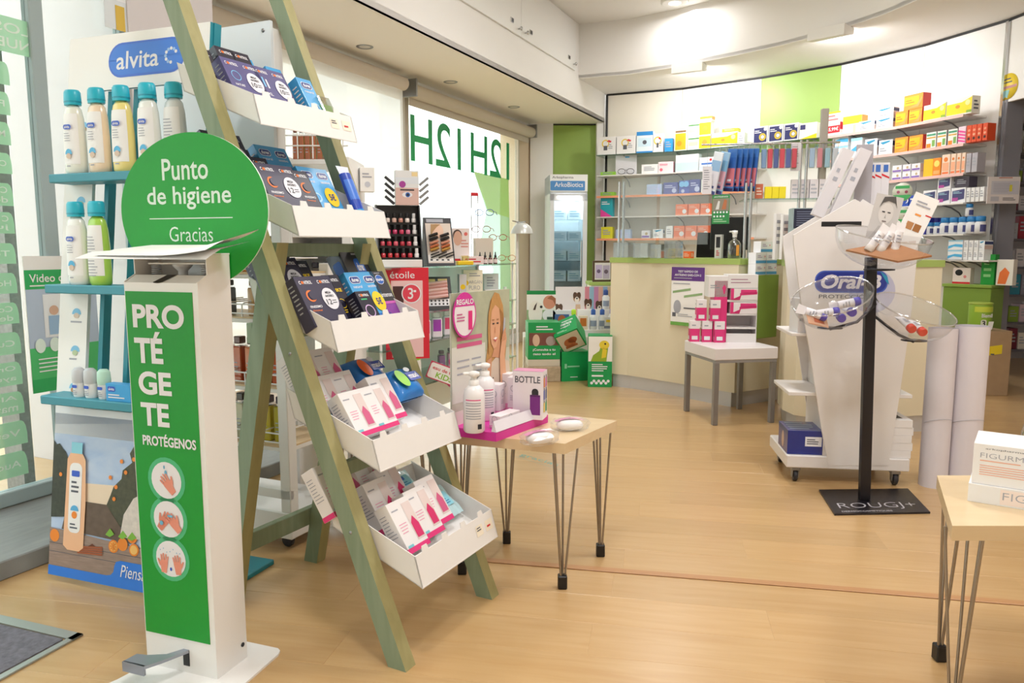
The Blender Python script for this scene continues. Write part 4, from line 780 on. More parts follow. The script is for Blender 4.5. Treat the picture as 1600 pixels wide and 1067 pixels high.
F.g([(.635, .66), (.63, .74), (.66, .85), (.72, .89), (.79, .86), (.82, .76), (.80, .66), (.74, .57), (.69, .56), (.65, .60)], sk, 6)
F.g([(.62, .74), (.66, .86), (.71, .885), (.75, .93), (.66, .94), (.60, .84), (.585, .70), (.60, .52), (.63, .56)], hair, 7); F.g([(.80, .86), (.86, .82), (.90, .66), (.88, .5), (.83, .60)], hair2, 6.5)
F.r(.665, .745, .70, .755, DARK, 8); F.r(.74, .745, .775, .755, DARK, 8); F.r(.66, .775, .70, .782, hair2, 8); F.r(.74, .775, .78, .782, hair2, 8); F.g([(.70, .68), (.715, .74), (.725, .68)], sk2, 8); F.g([(.675, .635), (.72, .622), (.755, .64), (.72, .648)], mat('#fff6f2', .5), 8); F.g([(.67, .638), (.72, .612), (.76, .644), (.72, .626)], mat('#c9606a', .5), 8.5)
F.g([(.84, .60), (.875, .62), (.90, .78), (.87, .79)], mat('#b9bcc6', .4), 9); F.g([(.72, .10), (.80, .30), (.79, .50), (.84, .66), (.90, .68), (.92, .62), (.88, .50), (.92, .30), (.95, .08), (.86, .02)], sk, 10)
for k in range(4): F.g([(.815 + .012 * k, .60 + .02 * k), (.90, .615 + .025 * k), (.90, .635 + .025 * k), (.815 + .012 * k, .62 + .02 * k)], sk2, 11)
for k in range(3): F.c(.665, .16 + .09 * k, .003, DARK, 11, seg=10)
b.build('backboard', pk)
b = MB(); rb = .074; n = 40; b.prism([(rb * .86 * math.cos(2 * math.pi * i / n), rb * math.sin(2 * math.pi * i / n)) for i in range(n)], 'y', 0, .002, mag)
F = Face(b, (0, 0, 0), (1, 0, 0), (0, 0, 1), 1, 1, .0006); F.c(0, 0, .058, mat('#efe9ee', .5), 1, .068); F.c(0, 0, .058, mag, 2, .068, a0=25, a1=155); F.t('REGALO', -.047, .034, .047, .052, WTX, 3, .03); F.r(.018, -.05, .04, .012, PINK, 3); F.lines(-.046, -.022, .0, .008, 3, mat('#c86a98', .5), 3)
pd = L_ - K + d2 * (bw * .17) + n2 * .012 + Vector((0, 0, .39)); o = b.build('round_sign', pk, pd); o.rotation_euler = (0, 0, math.atan2(d2.y, d2.x))
# products on it
def at(px, py, z): return gz(px, py, z)
TB = TZ + .0285
def pump_bottle():
    b = MB(); b.lathe([(.030, 0), (.0345, .006), (.0345, .115), (.031, .135), (.018, .148), (.014, .150)], mat('#f1eff1', .3, coat=.3), seg=26); b.lathe([(.016, .150), (.016, .165), (.009, .168), (.009, .176)], WHITE, seg=18); b.lathe([(.011, .176), (.018, .180), (.018, .190), (.008, .194), (0, .194)], WHITE, seg=18); b.box(-.035, -.007, .182, 0, .007, .191, WHITE, .003)
    for zz, c in [(.105, PINK), (.095, INKL), (.088, INKL), (.078, INKL), (.070, INKL), (.062, INKL), (.054, INKL), (.046, INKL)]: b.lathe([(.0345, zz), (.0345, zz + .003)], c, seg=10, a0=215, a1=300, off=.0005)
    b.lathe([(.0345, .014), (.0345, .03)], DARK, seg=4, a0=282, a1=305, off=.0005); return b.mesh('pump_bottle')
PBm = pump_bottle()
put(PBm, 'pump_bottle', None, at(741, 674, TB), R(10), label='white pump bottle at the front left of the pink display', cat='bottle', group='pump bottles on the pink display')
put(PBm, 'pump_bottle', None, at(758, 655, TB), R(25), label='white pump bottle standing behind the front one on the pink display', cat='bottle', group='pump bottles on the pink display')
lil = mat('#efe6ea', .45)
def st_skin(f, w, d, h):
    for k in ('f', 'l', 'r'): F = f[k]; F.ring(.5, .72, min(w, d) * .22, min(w, d) * .26, INKL, 1, 16); F.lines(.2, .40, .8, .55, 3, INKL, 1, 3, .3); F.r(.0, .05, 1, .22, mat('#e59cc4', .5)); F.lines(.15, .08, .85, .18, 1, WTX)
BZ = R(-20)
for px, py, w, d_, h, rz, lb in [(775, 650, .05, .05, .115, BZ, 'pale pink skincare carton left of centre on the pink display'), (790, 640, .05, .05, .135, BZ, 'taller pale pink skincare carton behind on the pink display'), (806, 648, .045, .045, .135, BZ, 'tall pale carton next to the bottle box on the pink display')]:
    put(carton('skincare_box', w, d_, h, lil, st_skin), 'skincare_carton', None, at(px, py, TB), rz, label=lb, cat='box', group='skincare cartons on the pink display')
put(carton('skincare_flat', .12, .042, .042, lil, st_skin), 'skincare_carton', None, at(789, 664, TB), R(57), label='pale pink carton lying at the front of the pink display', cat='box', group='skincare cartons on the pink display')
def st_bottle(f, w, d, h):
    F = f['f']; F.t('BOTTLE', .08, .76, .92, .90, INK, 1, .015); f['l'].t('BO', .2, .78, .8, .90, INK, 1, .015)
    F.r(.58, .10, .92, .50, mat('#7a2a86', .4)); F.r(.58, .48, .92, .52, mat('#5a1f66', .4), 2); F.r(.64, .52, .86, .60, DARK); F.c(.75, .60, w * .10, DARK, 2, h * .05)
    G = f['r']
    for k, c in enumerate(['#e0762c', '#c94aa0', '#3f4fae', '#2f3a70', '#e0c22c', '#1f9a4a']): u = .2 + .42 * (k % 2); v = .66 - .26 * (k // 2); G.r(u, v, u + .26, v + .2, mat(c, .4)); G.r(u + .06, v + .2, u + .2, v + .25, DARK)
    f['t'].r(0, 0, 1, 1, mat('#d58fb0', .5))
put(carton('bottle_box', .105, .065, .165, mat('#efeaf0', .4, coat=.2), st_bottle), 'bottle_box', None, at(828, 652, TB), R(-16), label='white box printed BOTTLE with a violet bottle picture', cat='box')
def soap():
    b = MB(); n = 16; m = 10
    g = [[(.045 * math.copysign(abs(math.cos(R(360 * i / n))) ** .7, math.cos(R(360 * i / n))) * math.sin(R(180 * j / m)) ** .6, .03 * math.copysign(abs(math.sin(R(360 * i / n))) ** .7, math.sin(R(360 * i / n))) * math.sin(R(180 * j / m)) ** .6, .019 - .0175 * math.cos(R(180 * j / m))) for i in range(n + 1)] for j in range(m + 1)]
    b.sheet(g, mat('#f6f4f4', .4)); rn = random.Random(5); w = clear('#ffffff', .10, .15, .05)
    g = [[(.068 * (1 + .12 * rn.uniform(-1, 1)) * math.cos(R(360 * (i % n) / n)) * math.sin(R(12 + 168 * j / m)) ** .5, .044 * (1 + .15 * rn.uniform(-1, 1)) * math.sin(R(360 * (i % n) / n)) * math.sin(R(12 + 168 * j / m)) ** .5, max(.001, .021 - .023 * math.cos(R(180 * j / m)) + .003 * rn.uniform(-1, 1))) for i in range(n)] for j in range(m + 1)]
    for r in g: r.append(r[0])
    b.sheet(g, w, 0, False); b.sheet([[(-.05 + .1 * i / 6, -.006 + .02 * j / 2, .041 - .00035 * (i - 3) ** 2 * 3) for i in range(7)] for j in range(3)], mat('#e58fc0', .4)); return b.mesh('wrapped_soap')
SO = soap()
put(SO, 'wrapped_soap', None, at(843, 693, TZ), R(30), label='white soap wrapped in clear plastic in front of the pink display', cat='soap', group='wrapped soaps on the table')
put(SO, 'wrapped_soap', None, at(890, 672, TZ), R(12), label='white soap wrapped in clear plastic at the right edge of the table', cat='soap', group='wrapped soaps on the table')
# --- right table
def st_fig(f, w, d, h):
    F = f['f']; F.t('arkopharma', .10, .86, .42, .91, INK, 1, .0); F.t('FIGURMED', .06, .66, .55, .78, INKL, 1, -.01); F.lines(.06, .56, .4, .62, 1, mat('#f0b8a0', .5), 1, 2); F.lines(.06, .22, .5, .5, 5, mat('#f2b49c', .5), 1, 5, .35); F.r(.66, .78, .82, .88, mat('#ee7a3c', .5)); F.g([(.60, .05), (.64, .45), (.72, .62), (.92, .6), (1, .3), (1, .05)], mat('#f3c2a4', .5), 1); F.r(.66, .08, .86, .32, mat('#ee6f3a', .5), 2); F.c(.84, .58, .022, mat('#2f86c8', .4), 3, .026); F.r(.78, .54, .92, .62, WTX, 4)
def st_figl(f, w, d, h): F = f['f']; F.t('FIGURMED', .28, .35, .95, .75, INKL, 1, -.01); F.r(.26, .1, .55, .9, mat('#f6e6de', .5), .5)
fp = Vector((1.245, 1.738, TZ)); rz_f = R(-35)
put(carton('carton_tray', .25, .16, .045, mat('#efeeee', .45), st_figl), 'carton_tray', None, fp, rz_f, label='low white display tray on the right hand table', cat='tray')
put(carton('slimming_carton', .24, .15, .098, mat('#f3f2f2', .4, coat=.2), st_fig), 'slimming_carton', None, fp + Vector((0, 0, .0455)), rz_f, label='white and orange carton standing in the tray on the right hand table', cat='box')
b = MB(); b.lathe([(.05, 0), (.062, .01), (.062, .13), (.055, .165), (.035, .195), (.018, .212), (.0165, .24), (.02, .242), (.02, .26), (.016, .262)], clear('#f2f4f6', .25, .05), seg=26); b.build('clear_bottle', None, (1.375, 1.87, TZ), 0, label='clear plastic bottle behind the carton at the right edge', cat='bottle')
# ================================================================== glass shelf unit with make-up by the window
CO = Vector((-.56, 3.3, 0)); CRZ = R(66); CU = Vector((math.cos(CRZ), math.sin(CRZ), 0)); CB = Vector((-CU.y, CU.x, 0)); CM = lmat(CO, CRZ)
def cxl(px, py, yo=.0): return (onv(px, py, CO + CB * yo, CU) - CO).dot(CU)
def onc(me, name, px, py, z, yo, rz, label, cat, group=None): return put(me, name, None, mw=CM @ Matrix.Translation((cxl(px, py, yo), yo, z)) @ Matrix.Rotation(rz, 4, 'Z'), label=label, cat=cat, group=group)
cz = [1.02, .80, .655, .45]; gsu = thing('glass_shelf_unit', 'glass shelf unit with chrome posts full of make-up beside the window', 'shelf', CO, CRZ)
gedge = clear('#bfe3da', .25, .05)
for z in cz: MB().box(-.02, 0, z - .008, 1.44, .28, z, gedge).build('glass_shelf', gsu)
for x in (-.01, 1.43): MB().cyl((x, .26, 0), (x, .26, 1.10), .010, CHROME).build('post', gsu)
for x in (-.01, 1.43): MB().cyl((x, .02, 0), (x, .02, 1.03), .006, WHITEM).build('post', gsu)
MB().box(-.02, .27, .2, 1.44, .275, 1.0, mat('#eef1ee', .5)).build('back_panel', gsu)
# nail polish tower
nb = thing('nail_polish_stand', 'black stepped nail polish stand on the glass shelf', 'display', CM @ Vector((cxl(626, 400, .05), .05, cz[0])), CRZ - R(50))
MB().box(-.10, .10, 0, .10, .115, .29, BLACK, .002).build('back_panel', nb); MB().prism([(-.02, 0), (.115, 0), (.115, .29), (.07, .29)], 'x', .098, .104, BLACK).build('side_panel', nb); MB().prism([(-.02, 0), (.115, 0), (.115, .29), (.07, .29)], 'x', -.104, -.098, BLACK).build('side_panel', nb)
tiers = [(.0, .045), (.03, .10), (.055, .155), (.075, .21)]
for y, z in tiers: MB().box(-.098, y, z - .012, .098, .112, z, BLACK, .001).build('tier', nb)
MB().box(-.09, -.02, 0, .098, .0, .035, WHITE, .002).build('price_rail', nb)
def polish(c, cap): return MB().lathe([(.010, 0), (.011, .003), (.011, .018), (.006, .021)], mat(c, .15, coat=.8), seg=14).lathe([(.008, .021), (.008, .040), (.007, .043), (0, .043)], mat(cap, .3), seg=14).mesh('nail_polish')
PM = [[polish(c, cp) for c in cs] for cs, cp in [(['#c2283a', '#d0303a', '#b31d2c', '#a81a30'], '#1a1a1c'), (['#d24a5e', '#c92a44', '#e05a6e', '#b8203a'], '#1a1a1c'), (['#e07a9a', '#d6447a', '#c42a62', '#d0305a'], '#1a1a1c'), (['#e8d9d2', '#f0e2da', '#d9b3a6', '#c98a7a'], '#1a1a1c')]]
NM = nb.matrix_world.copy() if False else Matrix.Translation(nb.location) @ Matrix.Rotation(CRZ - R(50), 4, 'Z')
for r, (y, z) in enumerate(tiers):
    for k in range(6): put(PM[r][k % 4] if k < 5 else polish('#f0eeee', '#e8e6e6'), 'nail_polish', None, mw=NM @ Matrix.Translation((-.078 + .031 * k, y + .012, z)), label='nail polish bottle, %s in the %s row of the black stand' % (ORD[k], ['lowest', 'second', 'third', 'top'][r]), cat='nail polish', group='nail polishes on the black stand')
def st_eye(f, w, d, h):
    F = f['f']; F.r(0, 0, 1, .5, mat('#dbb9b0', .5)); F.c(.5, .30, w * .22, WTX, 2, h * .08); F.c(.52, .30, w * .10, mat('#2f5fae', .4), 3); F.c(.52, .30, w * .05, BLACK, 4); F.r(.2, .42, .8, .46, DARK, 2); F.c(.3, .6, w * .14, mat('#a83f9c', .4), 2); F.r(.0, .62, 1, .8, mat('#dfe6ee', .5)); F.r(.7, .84, .95, .96, mat('#f0d9a0', .5))
put(carton('eye_box', .11, .04, .16, mat('#e6e8ea', .5), st_eye), 'mascara_box', None, mw=NM @ Matrix.Translation((.045, .085, .2903)), label='tall carton with an eye picture on top of the nail polish stand', cat='box')
for s in (-1, 1):
    for k in range(4):
        b = MB(); b.box(-.006, -.006, 0, .006, .006, .055, DARK if s < 0 else STEEL, .001); put(b.mesh('mascara'), 'mascara', None, mw=NM @ Matrix.Translation((.045 + s * .06, .075, .295 + .03 * k)) @ Matrix.Rotation(s * R(50), 4, 'Y'), label='mascara stick jutting from the %s side of the eye carton, %s from below' % ('left' if s < 0 else 'right', ORD[k]), cat='mascara', group='mascaras beside the eye carton')
# leaning tester panel
tp = thing('tester_panel', 'black leaning make-up tester panel with lipsticks on the glass shelf', 'display', CM @ Vector((cxl(690, 405, .06), .06, cz[0])), CRZ - R(45))
b = MB(); Lp = .26; th_ = R(18)
def tpz(x, t, o=0.): return (x, t * math.sin(th_) - o * math.cos(th_), t * math.cos(th_) + o * math.sin(th_))
v = [tpz(x, t, o) for o in (0, -.01) for x, t in ((-.075, 0), (.075, 0), (.075, Lp), (-.075, Lp))]; b.add(v, [(0, 1, 2, 3), (7, 6, 5, 4), (0, 4, 5, 1), (1, 5, 6, 2), (2, 6, 7, 3), (3, 7, 4, 0)], DARK)
F = Face(b, tpz(-.075, 0), (1, 0, 0), (0, math.sin(th_), math.cos(th_)), .15, Lp, .0006); F.r(.05, .05, .95, .88, mat('#d9cbbf', .5)); F.c(.45, .72, .035, mat('#e6bfa6', .5), 2, .04); F.g([(.2, .6), (.25, .86), (.6, .86), (.45, .80), (.3, .7)], mat('#b08a5c', .6), 3); F.r(.05, .08, .95, .22, mat('#efe9e4', .5), 2); F.r(.1, .90, .7, .97, INKL, 1)
for k in range(4): F.r(.12 + .2 * k, .10, .2 + .2 * k, .13, DARK, 3)
b.build('panel', tp); MB().prism([(0, 0), (.13, 0), (.085, .245)], 'x', -.075, -.071, DARK).build('side', tp)
for k, (c, t0) in enumerate([('#1b1a1c', .155), ('#1b1a1c', .135), ('#c98a72', .115), ('#b5643c', .095), ('#b5863c', .078), ('#1b1a1c', .055), ('#1b1a1c', .040)]):
    for j in range(2 if k < 5 else 3):
        b = MB(); r_ = .0075 if k < 5 else .0035; x0 = -.055 + j * (.06 if k < 5 else .04); b.cyl(tpz(x0, t0, .010), tpz(x0 + .045, t0 + .014, .014), r_, mat(c, .3, .3), 10); b.build('tester', tp)
def st_face(f, w, d, h): F = f['f']; F.c(.32, .72, w * .24, mat('#dcae98', .5), 2, h * .2); F.c(.30, .80, w * .26, mat('#4a3630', .6), 1, h * .16); F.r(.0, .10, 1, .16, RED); F.c(.78, .84, w * .10, mat('#e0706a', .5), 2); F.lines(.5, .45, .95, .7, 3, mat('#d9968c', .5))
onc(carton('face_box', .10, .04, .20, mat('#efe3e1', .5), st_face), 'cream_box', 719, 405, cz[0], .12, -R(48), 'pale carton with a woman face picture on the glass shelf', 'box')
onc(carton('beige_box', .11, .05, .15, mat('#d9cdbf', .5), None), 'beige_carton', 755, 404, cz[0], .14, -R(45), 'plain beige carton behind the dropper bottles', 'box')
onc(carton('rose_box', .12, .04, .045, mat('#efdcdc', .5), lambda f, w, d, h: f['f'].lines(.1, .2, .9, .8, 2, RED)), 'rose_carton', 738, 407, cz[0], .05, -R(45), 'low white carton with red print left of the dropper bottles', 'box')
onc(MB().box(-.045, -.02, 0, .045, .02, .022, YEL, .004).box(-.02, -.015, .022, .02, .015, .05, clear('#f7f0c0', .2), .004).mesh('yellow_soap'), 'yellow_soap', 726, 408, cz[0], .02, -R(45), 'yellow soap block in clear wrap on the upper glass shelf', 'soap')
DR = MB().lathe([(.011, 0), (.012, .003), (.012, .032), (.006, .037)], mat('#5a2a1c', .2, coat=.5), seg=14).lathe([(.0122, .006), (.0122, .026)], mat('#ecd9d9', .5), seg=12, off=.0004).lathe([(.007, .037), (.007, .048), (.004, .052), (.003, .068), (0, .069)], BLACK, seg=12).mesh('dropper_bottle')
for k in range(4): onc(DR, 'dropper_bottle', 750 + 8 * k, 409, cz[0], .03, 0, 'brown dropper bottle with black teat, %s from the left' % ORD[k], 'bottle', 'dropper bottles on the glass shelf')
# reading glasses rack
gr = thing('glasses_rack', 'thin wire rack for reading glasses on the glass shelf', 'rack', CM @ Vector((cxl(742, 400, .2), .2, cz[0])), CRZ - R(50))
MB().tube([(-.02, 0, 0), (-.02, 0, .41), (.02, 0, .41), (.02, 0, 0)], .003, CHROME, 6).build('rods', gr); MB().box(-.022, -.004, .40, .022, .004, .42, RED, .002).build('top_plate', gr)
def specs(c):
    b = MB(); m = mat(c, .3)
    for s in (-1, 1): b.tube([(s * .032 + .024 * math.cos(R(20 * k)), 0, .018 * math.sin(R(20 * k))) for k in range(18)], .0022, m, 6, closed=True); b.tube([(s * .057, 0, .006), (s * .06, .05, .004), (s * .058, .10, -.01)], .0018, m, 6)
    b.tube([(-.01, 0, .006), (0, -.002, .009), (.01, 0, .006)], .0018, m, 6); return b.mesh('eyeglasses')
for k, (px, py, c, lb) in enumerate([(757, 332, '#3a5a9a', 'blue framed reading glasses at the top of the wire rack'), (752, 358, '#8a4a2a', 'brown reading glasses in the middle of the wire rack'), (778, 371, '#a8452a', 'red-brown reading glasses hanging right of the rack'), (792, 403, '#b5763a', 'amber reading glasses on the right end of the glass shelf')]):
    p = onv(px, py, CO + CB * .14, CU); put(specs(c), 'eyeglasses', None, p, CRZ - R(75), label=lb, cat='glasses', group='reading glasses by the rack')
# desk lamp with dome shade behind the shelf end
lp = gd(808, 560, 4.75); lm_ = thing('floor_lamp', 'white floor lamp with a domed metal shade beside the window', 'lamp', (lp.x, lp.y, 0), 0)
zt = onv(808, 345, Vector((lp.x, lp.y, 0)), Vector((1, 0, 0))).z
MB().lathe([(.10, 0), (.10, .01), (.02, .02), (0, .022)], WHITEM, seg=24).build('base', lm_); MB().cyl((0, 0, .02), (0, 0, zt), .008, WHITEM).build('pole', lm_)
MB().lathe([(.070, 0), (.066, .02), (.052, .045), (.03, .062), (0, .068)], mat('#c9ccc8', .3, .3), seg=26).build('shade', lm_, (0.03, -.03, zt - .08)); MB().tube([(-.03, 0, zt), (.01, -.01, zt - .01), (.05, -.03, zt - .006)], .004, CHROME, 8).build('hook', lm_)
# second shelf
def st_red(f, w, d, h):
    F = f['f']; F.r(.14, .02, .86, .86, mat('#efc6c8', .5)); F.t('étoile', .12, .885, .68, .96, WTX, 1, .0); F.c(.60, .72, w * .20, mat('#e2475c', .4), 3); F.ring(.60, .72, w * .20, w * .225, WTX, 3); F.t('3', .52, .66, .64, .78, WTX, 4, .01); F.lines(.65, .72, .74, .77, 1, WTX, 4)
    F.g([(.14, .05), (.4, .1), (.55, .3), (.8, .35), (.6, .42), (.45, .40), (.7, .5), (.5, .52), (.3, .40), (.14, .3)], mat('#f0cdbf', .5), 2); F.g([(.3, .3), (.36, .42), (.33, .44), (.27, .33)], mat('#b9a0d0', .5), 3); F.r(.18, .62, .42, .80, mat('#4a2a2c', .5), 2)
pr_ = put(carton('red_poster', .20, .006, .42, mat('#d8283c', .45), st_red, .0006), 'red_poster', None, mw=CM @ Matrix.Translation((cxl(636, 470, -.02), -.02, .60)) @ Matrix.Rotation(-R(52), 4, 'Z'), label='red and pink cosmetics poster with a round price below the glass shelf', cat='poster')
pt = thing('lipstick_palette', 'black tray of pink lipsticks tilted on the middle glass shelf', 'display', CM @ Vector((cxl(686, 468, .06), .06, cz[1])), CRZ - R(45))
b = MB(); v = [tpz(x, t, o) for o in (0, -.012) for x, t in ((-.075, 0), (.075, 0), (.075, .17), (-.075, .17))]; b.add(v, [(0, 1, 2, 3), (7, 6, 5, 4), (0, 4, 5, 1), (1, 5, 6, 2), (2, 6, 7, 3), (3, 7, 4, 0)], BLACK)
F = Face(b, tpz(-.075, 0), (1, 0, 0), (0, math.sin(th_), math.cos(th_)), .15, .17, .0006); F.r(.04, .08, .9, .30, WTX); F.r(.12, .72, .45, .93, mat('#b9a066', .4, .4)); F.r(.55, .72, .88, .93, mat('#b9a066', .4, .4))
for k in range(12): F.r(.08 + .14 * (k % 6), .11 + .1 * (k // 6), .14 + .14 * (k % 6), .17 + .1 * (k // 6), BLACK, 2)
b.build('tray', pt)
for k in range(5): b = MB(); b.cyl(tpz(-.06, .055 + .018 * k, .012), tpz(.05, .065 + .018 * k, .014), .010, mat(['#e3b3ae', '#dfa8a2', '#e8bfb8', '#d99e96', '#e6b8b0'][k], .3), 12); b.build('lipstick', pt)
def st_argan(f, w, d, h): F = f['f']; F.r(0, 0, 1, .35, mat('#f1e08a', .5)); F.t('ARGÁN', .28, .60, .95, .72, INKL, 2, -.005); F.t('PURO', .28, .42, .85, .54, INKL, 2, -.005); F.c(.12, .62, w * .14, YEL, 2); F.lines(.3, .8, .9, .92, 2, INKL)
onc(carton('argan_box', .11, .05, .19, mat('#f3efd9', .5), st_argan), 'argan_box', 738, 470, cz[1], .06, -R(50), 'cream and yellow carton printed ARGÁN PURO', 'box')
onc(carton('argan_side', .04, .05, .17, mat('#d8d8da', .5), lambda f, w, d, h: f['f'].c(.5, .6, .014, YEL)), 'grey_carton', 722, 470, cz[1], .05, -R(50), 'narrow grey carton with a yellow dot left of the argan carton', 'box')
onc(carton('clear_box', .09, .05, .16, mat('#dfe3e3', .4), lambda f, w, d, h: f['f'].lines(.2, .5, .8, .9, 4, INKL)), 'clear_box', 766, 462, cz[1], .10, -R(50), 'pale clear carton right of the argan carton', 'box')
onc(carton('pink_stripe_box', .10, .05, .07, mat('#f0e4e4', .5), lambda f, w, d, h: (f['f'].g([(.1, .1), (.5, .9), (.7, .9), (.3, .1)], mat('#eeb3b8', .5)), f['r'].r(0, 0, 1, 1, mat('#e0705c', .5)))), 'pink_stripe_box', 770, 466, cz[1], .03, -R(50), 'pink striped carton on the middle glass shelf', 'box')
onc(MB().lathe([(.017, 0), (.019, .004), (.019, .05), (.010, .058)], mat('#1c7a2c', .15, coat=.6), seg=16).lathe([(.011, .058), (.011, .078), (0, .08)], mat('#c9d2c4', .3), seg=14).mesh('green_bottle'), 'green_bottle', 789, 466, cz[1], .03, 0, 'small green glass bottle at the end of the middle glass shelf', 'bottle')
# third shelf and below
def flacon(c): return MB().box(-.028, -.018, 0, .028, .018, .10, mat('#f0e6f0', .1, coat=.8), .006).box(-.024, -.0185, .03, .024, .0185, .097, mat(c, .2, coat=.5), .004).box(-.022, -.014, .10, .022, .014, .13, clear('#ffffff', .3), .004).mesh('flacon')
for k, (px, c, lb) in enumerate([(664, '#c94a9a', 'magenta perfume flacon left on the lower glass shelf'), (682, '#a83fc0', 'violet perfume flacon in the middle of the lower glass shelf'), (700, '#e0487a', 'pink perfume flacon right on the lower glass shelf')]): onc(flacon(c), 'perfume_flacon', px, 530, cz[2], .05, -R(45), lb, 'perfume bottle', 'flacons on the lower glass shelf')
onc(MB().lathe([(.03, 0), (.034, .01), (.034, .10), (.03, .12)], mat('#e9eae2', .3), seg=18).lathe([(.03, .12), (.03, .165), (0, .168)], mat('#8fd630', .35), seg=18).mesh('kids_bottle'), 'kids_bottle', 648, 610, cz[3], .05, 0, 'white bottle with a bright green cap on the lowest glass shelf', 'bottle')
def st_kids(f, w, d, h): F = f['f']; F.rr(.03, .06, .97, .94, .01, PAPER); F.t('eau de toi', .12, .58, .88, .78, RED, 2, .01); F.t('KIDS', .30, .15, .88, .48, mat('#8fc83a', .5), 2, .02)
put(carton('kids_sign', .15, .004, .085, mat('#c92a5c', .5), st_kids), 'kids_sign', None, mw=CM @ Matrix.Translation((cxl(687, 600, -.06), -.06, .46)) @ Matrix.Rotation(-R(55), 4, 'Z') @ Matrix.Rotation(R(22), 4, 'Y'), label='small tilted sign printed eau de toi KIDS', cat='sign')
for k, (px, py) in enumerate([(709, 565), (706, 597)]):
    b = MB(); b.lathe([(0, 0), (.026, 0), (.026, .004), (0, .004)], mat('#dd5a9a', .4), seg=22); p = onv(px, py, CO - CB * .08, CU); o = put(b.mesh('pink_disc'), 'pink_disc', None, p, label=['small round pink shelf badge above the kids sign', 'small round pink shelf badge at the end of the kids sign'][k], cat='badge', group='pink shelf badges'); o.rotation_euler = (math.pi / 2, 0, R(14))
for k in range(5): onc(perfume(['#8c6a9a', '#c9a0b8', '#9ab0c0', '#b58aa0', '#d0b0a0'][k], '#77737c', .12, .035), 'perfume_bottle', 690 + 14 * k, 600, cz[3], .10, -R(45), 'muted pink or violet bottle, %s on the lowest glass shelf' % ORD[k], 'perfume bottle', 'bottles on the lowest glass shelf')
# ================================================================== counters
cream = mat('#e6dcc0', .5, grain=.03, gscale=4); plinth = mat('#c9cacc', .35, .4); ctop = mat('#a3bb62', .4)
def curved(name, label, front, back, z, ov=.03):
    c = front[0]; t = thing(name, label, 'counter', (c[0], c[1], 0)); L = lambda pts: [(p[0] - c[0], p[1] - c[1]) for p in pts]
    MB().prism(L(front + back), 'z', .0, .105, plinth).build('plinth', t)
    cen = sum((Vector((p[0], p[1])) for p in front + back), Vector((0, 0))) / len(front + back)
    def grow(p, g): v = Vector((p[0], p[1])) - cen; v = v * (1 + g / v.length); return (cen.x + v.x, cen.y + v.y)
    MB().prism(L([grow(p, ov) for p in front + back]), 'z', .105, z - .04, cream).build('body', t)
    MB().prism(L([grow(p, ov + .012) for p in front + back]), 'z', z - .04, z, ctop).build('top', t); return t
CT = 1.04
curved('shop_counter', 'curved cream counter with light green top and a purple-headed notice', [(.82, 6.0), (.95, 5.91), (1.10, 5.76), (1.25, 5.58), (1.40, 5.38), (1.545, 5.19)], [(1.98, 5.46), (1.80, 5.80), (1.5, 6.2), (1.0, 6.55), (.88, 6.4)], CT)
curved('shop_counter', 'cream counter behind the white toothbrush stand', [(1.88, 5.14), (1.77, 4.82), (1.725, 4.62), (1.735, 4.48), (1.82, 4.40), (2.1, 4.40), (2.53, 4.48)], [(2.62, 4.95), (2.3, 5.2)], CT)
# green drawer panel between the counters
MB().box(0, 0, .495, .27, .10, .93, mat('#8fae4c', .45), .003).build('green_cabinet', None, (1.64, 5.07, 0), R(36), label='green cabinet block fixed to the counter side above the white table', cat='cabinet')
GCM = lmat((1.64, 5.07, 0), R(36))
def st_wb(f, w, d, h):
    for k in ('f', 'r'): f[k].r(0, .05, 1, .30, mat('#5aa6d8', .5)); f[k].lines(.15, .5, .6, .8, 2, mat('#b9a9c4', .5)); f[k].c(.85, .65, .006, mat('#e8a0b0', .5))
WB = carton('white_blue_box', .115, .06, .075, mat('#eff1f4', .45), st_wb, .001)
for k, (dx, dz) in enumerate([(.08, 0), (.20, 0), (.08, .076), (.20, .076), (.13, .152), (.245, .152)]):
    put(WB, 'medicine_box', None, mw=GCM @ Matrix.Translation((dx - .02, .03, .931 + dz)), label='white medicine box with blue stripe in the stack on the green cabinet, %s' % ['bottom left', 'bottom right', 'middle left', 'middle right', 'top left', 'top right'][k], cat='box', group='white boxes stacked on the green cabinet')
# notice on the counter front
def on_front(px, py, d): return gd(px, py, d)
nd = Vector((.15, -.18, 0)).normalized(); b = MB(); b.box(0, -.002, 0, .30, 0, .43, PAPER); F = Face(b, (0, -.002, 0), (1, 0, 0), (0, 0, 1), .30, .43, .0008)
F.r(0, .77, 1, 1, mat('#5f2a86', .45)); F.t('TEST RÁPIDO DE', .2, .91, .8, .955, WTX, 2, .02); F.t('ANTÍGENO SARS-COV-2', .1, .85, .9, .895, WTX, 2, .02); F.lines(.08, .80, .92, .83, 1, INKL, 2); F.lines(.06, .70, .85, .74, 1, INKL); F.g([(.05, .55), (.6, .61), (.6, .65), (.05, .59)], mat('#8fb07a', .5)); F.g([(.4, .48), (.95, .54), (.95, .58), (.4, .52)], mat('#8fb07a', .5)); F.c(.2, .32, .035, INKL, 1, .05); F.lines(.4, .28, .95, .33, 1, INK); F.r(.05, .15, .16, .22, INK); F.lines(.22, .15, .7, .21, 2, INKL); F.r(0, 0, .85, .06, mat('#6fae4a', .5))
p = Vector((1.19, 5.592, .545)); b.build('notice', None, p, math.atan2(5.30 - 5.58, 1.47 - 1.25), label='white notice with purple heading on the curved counter front', cat='poster')
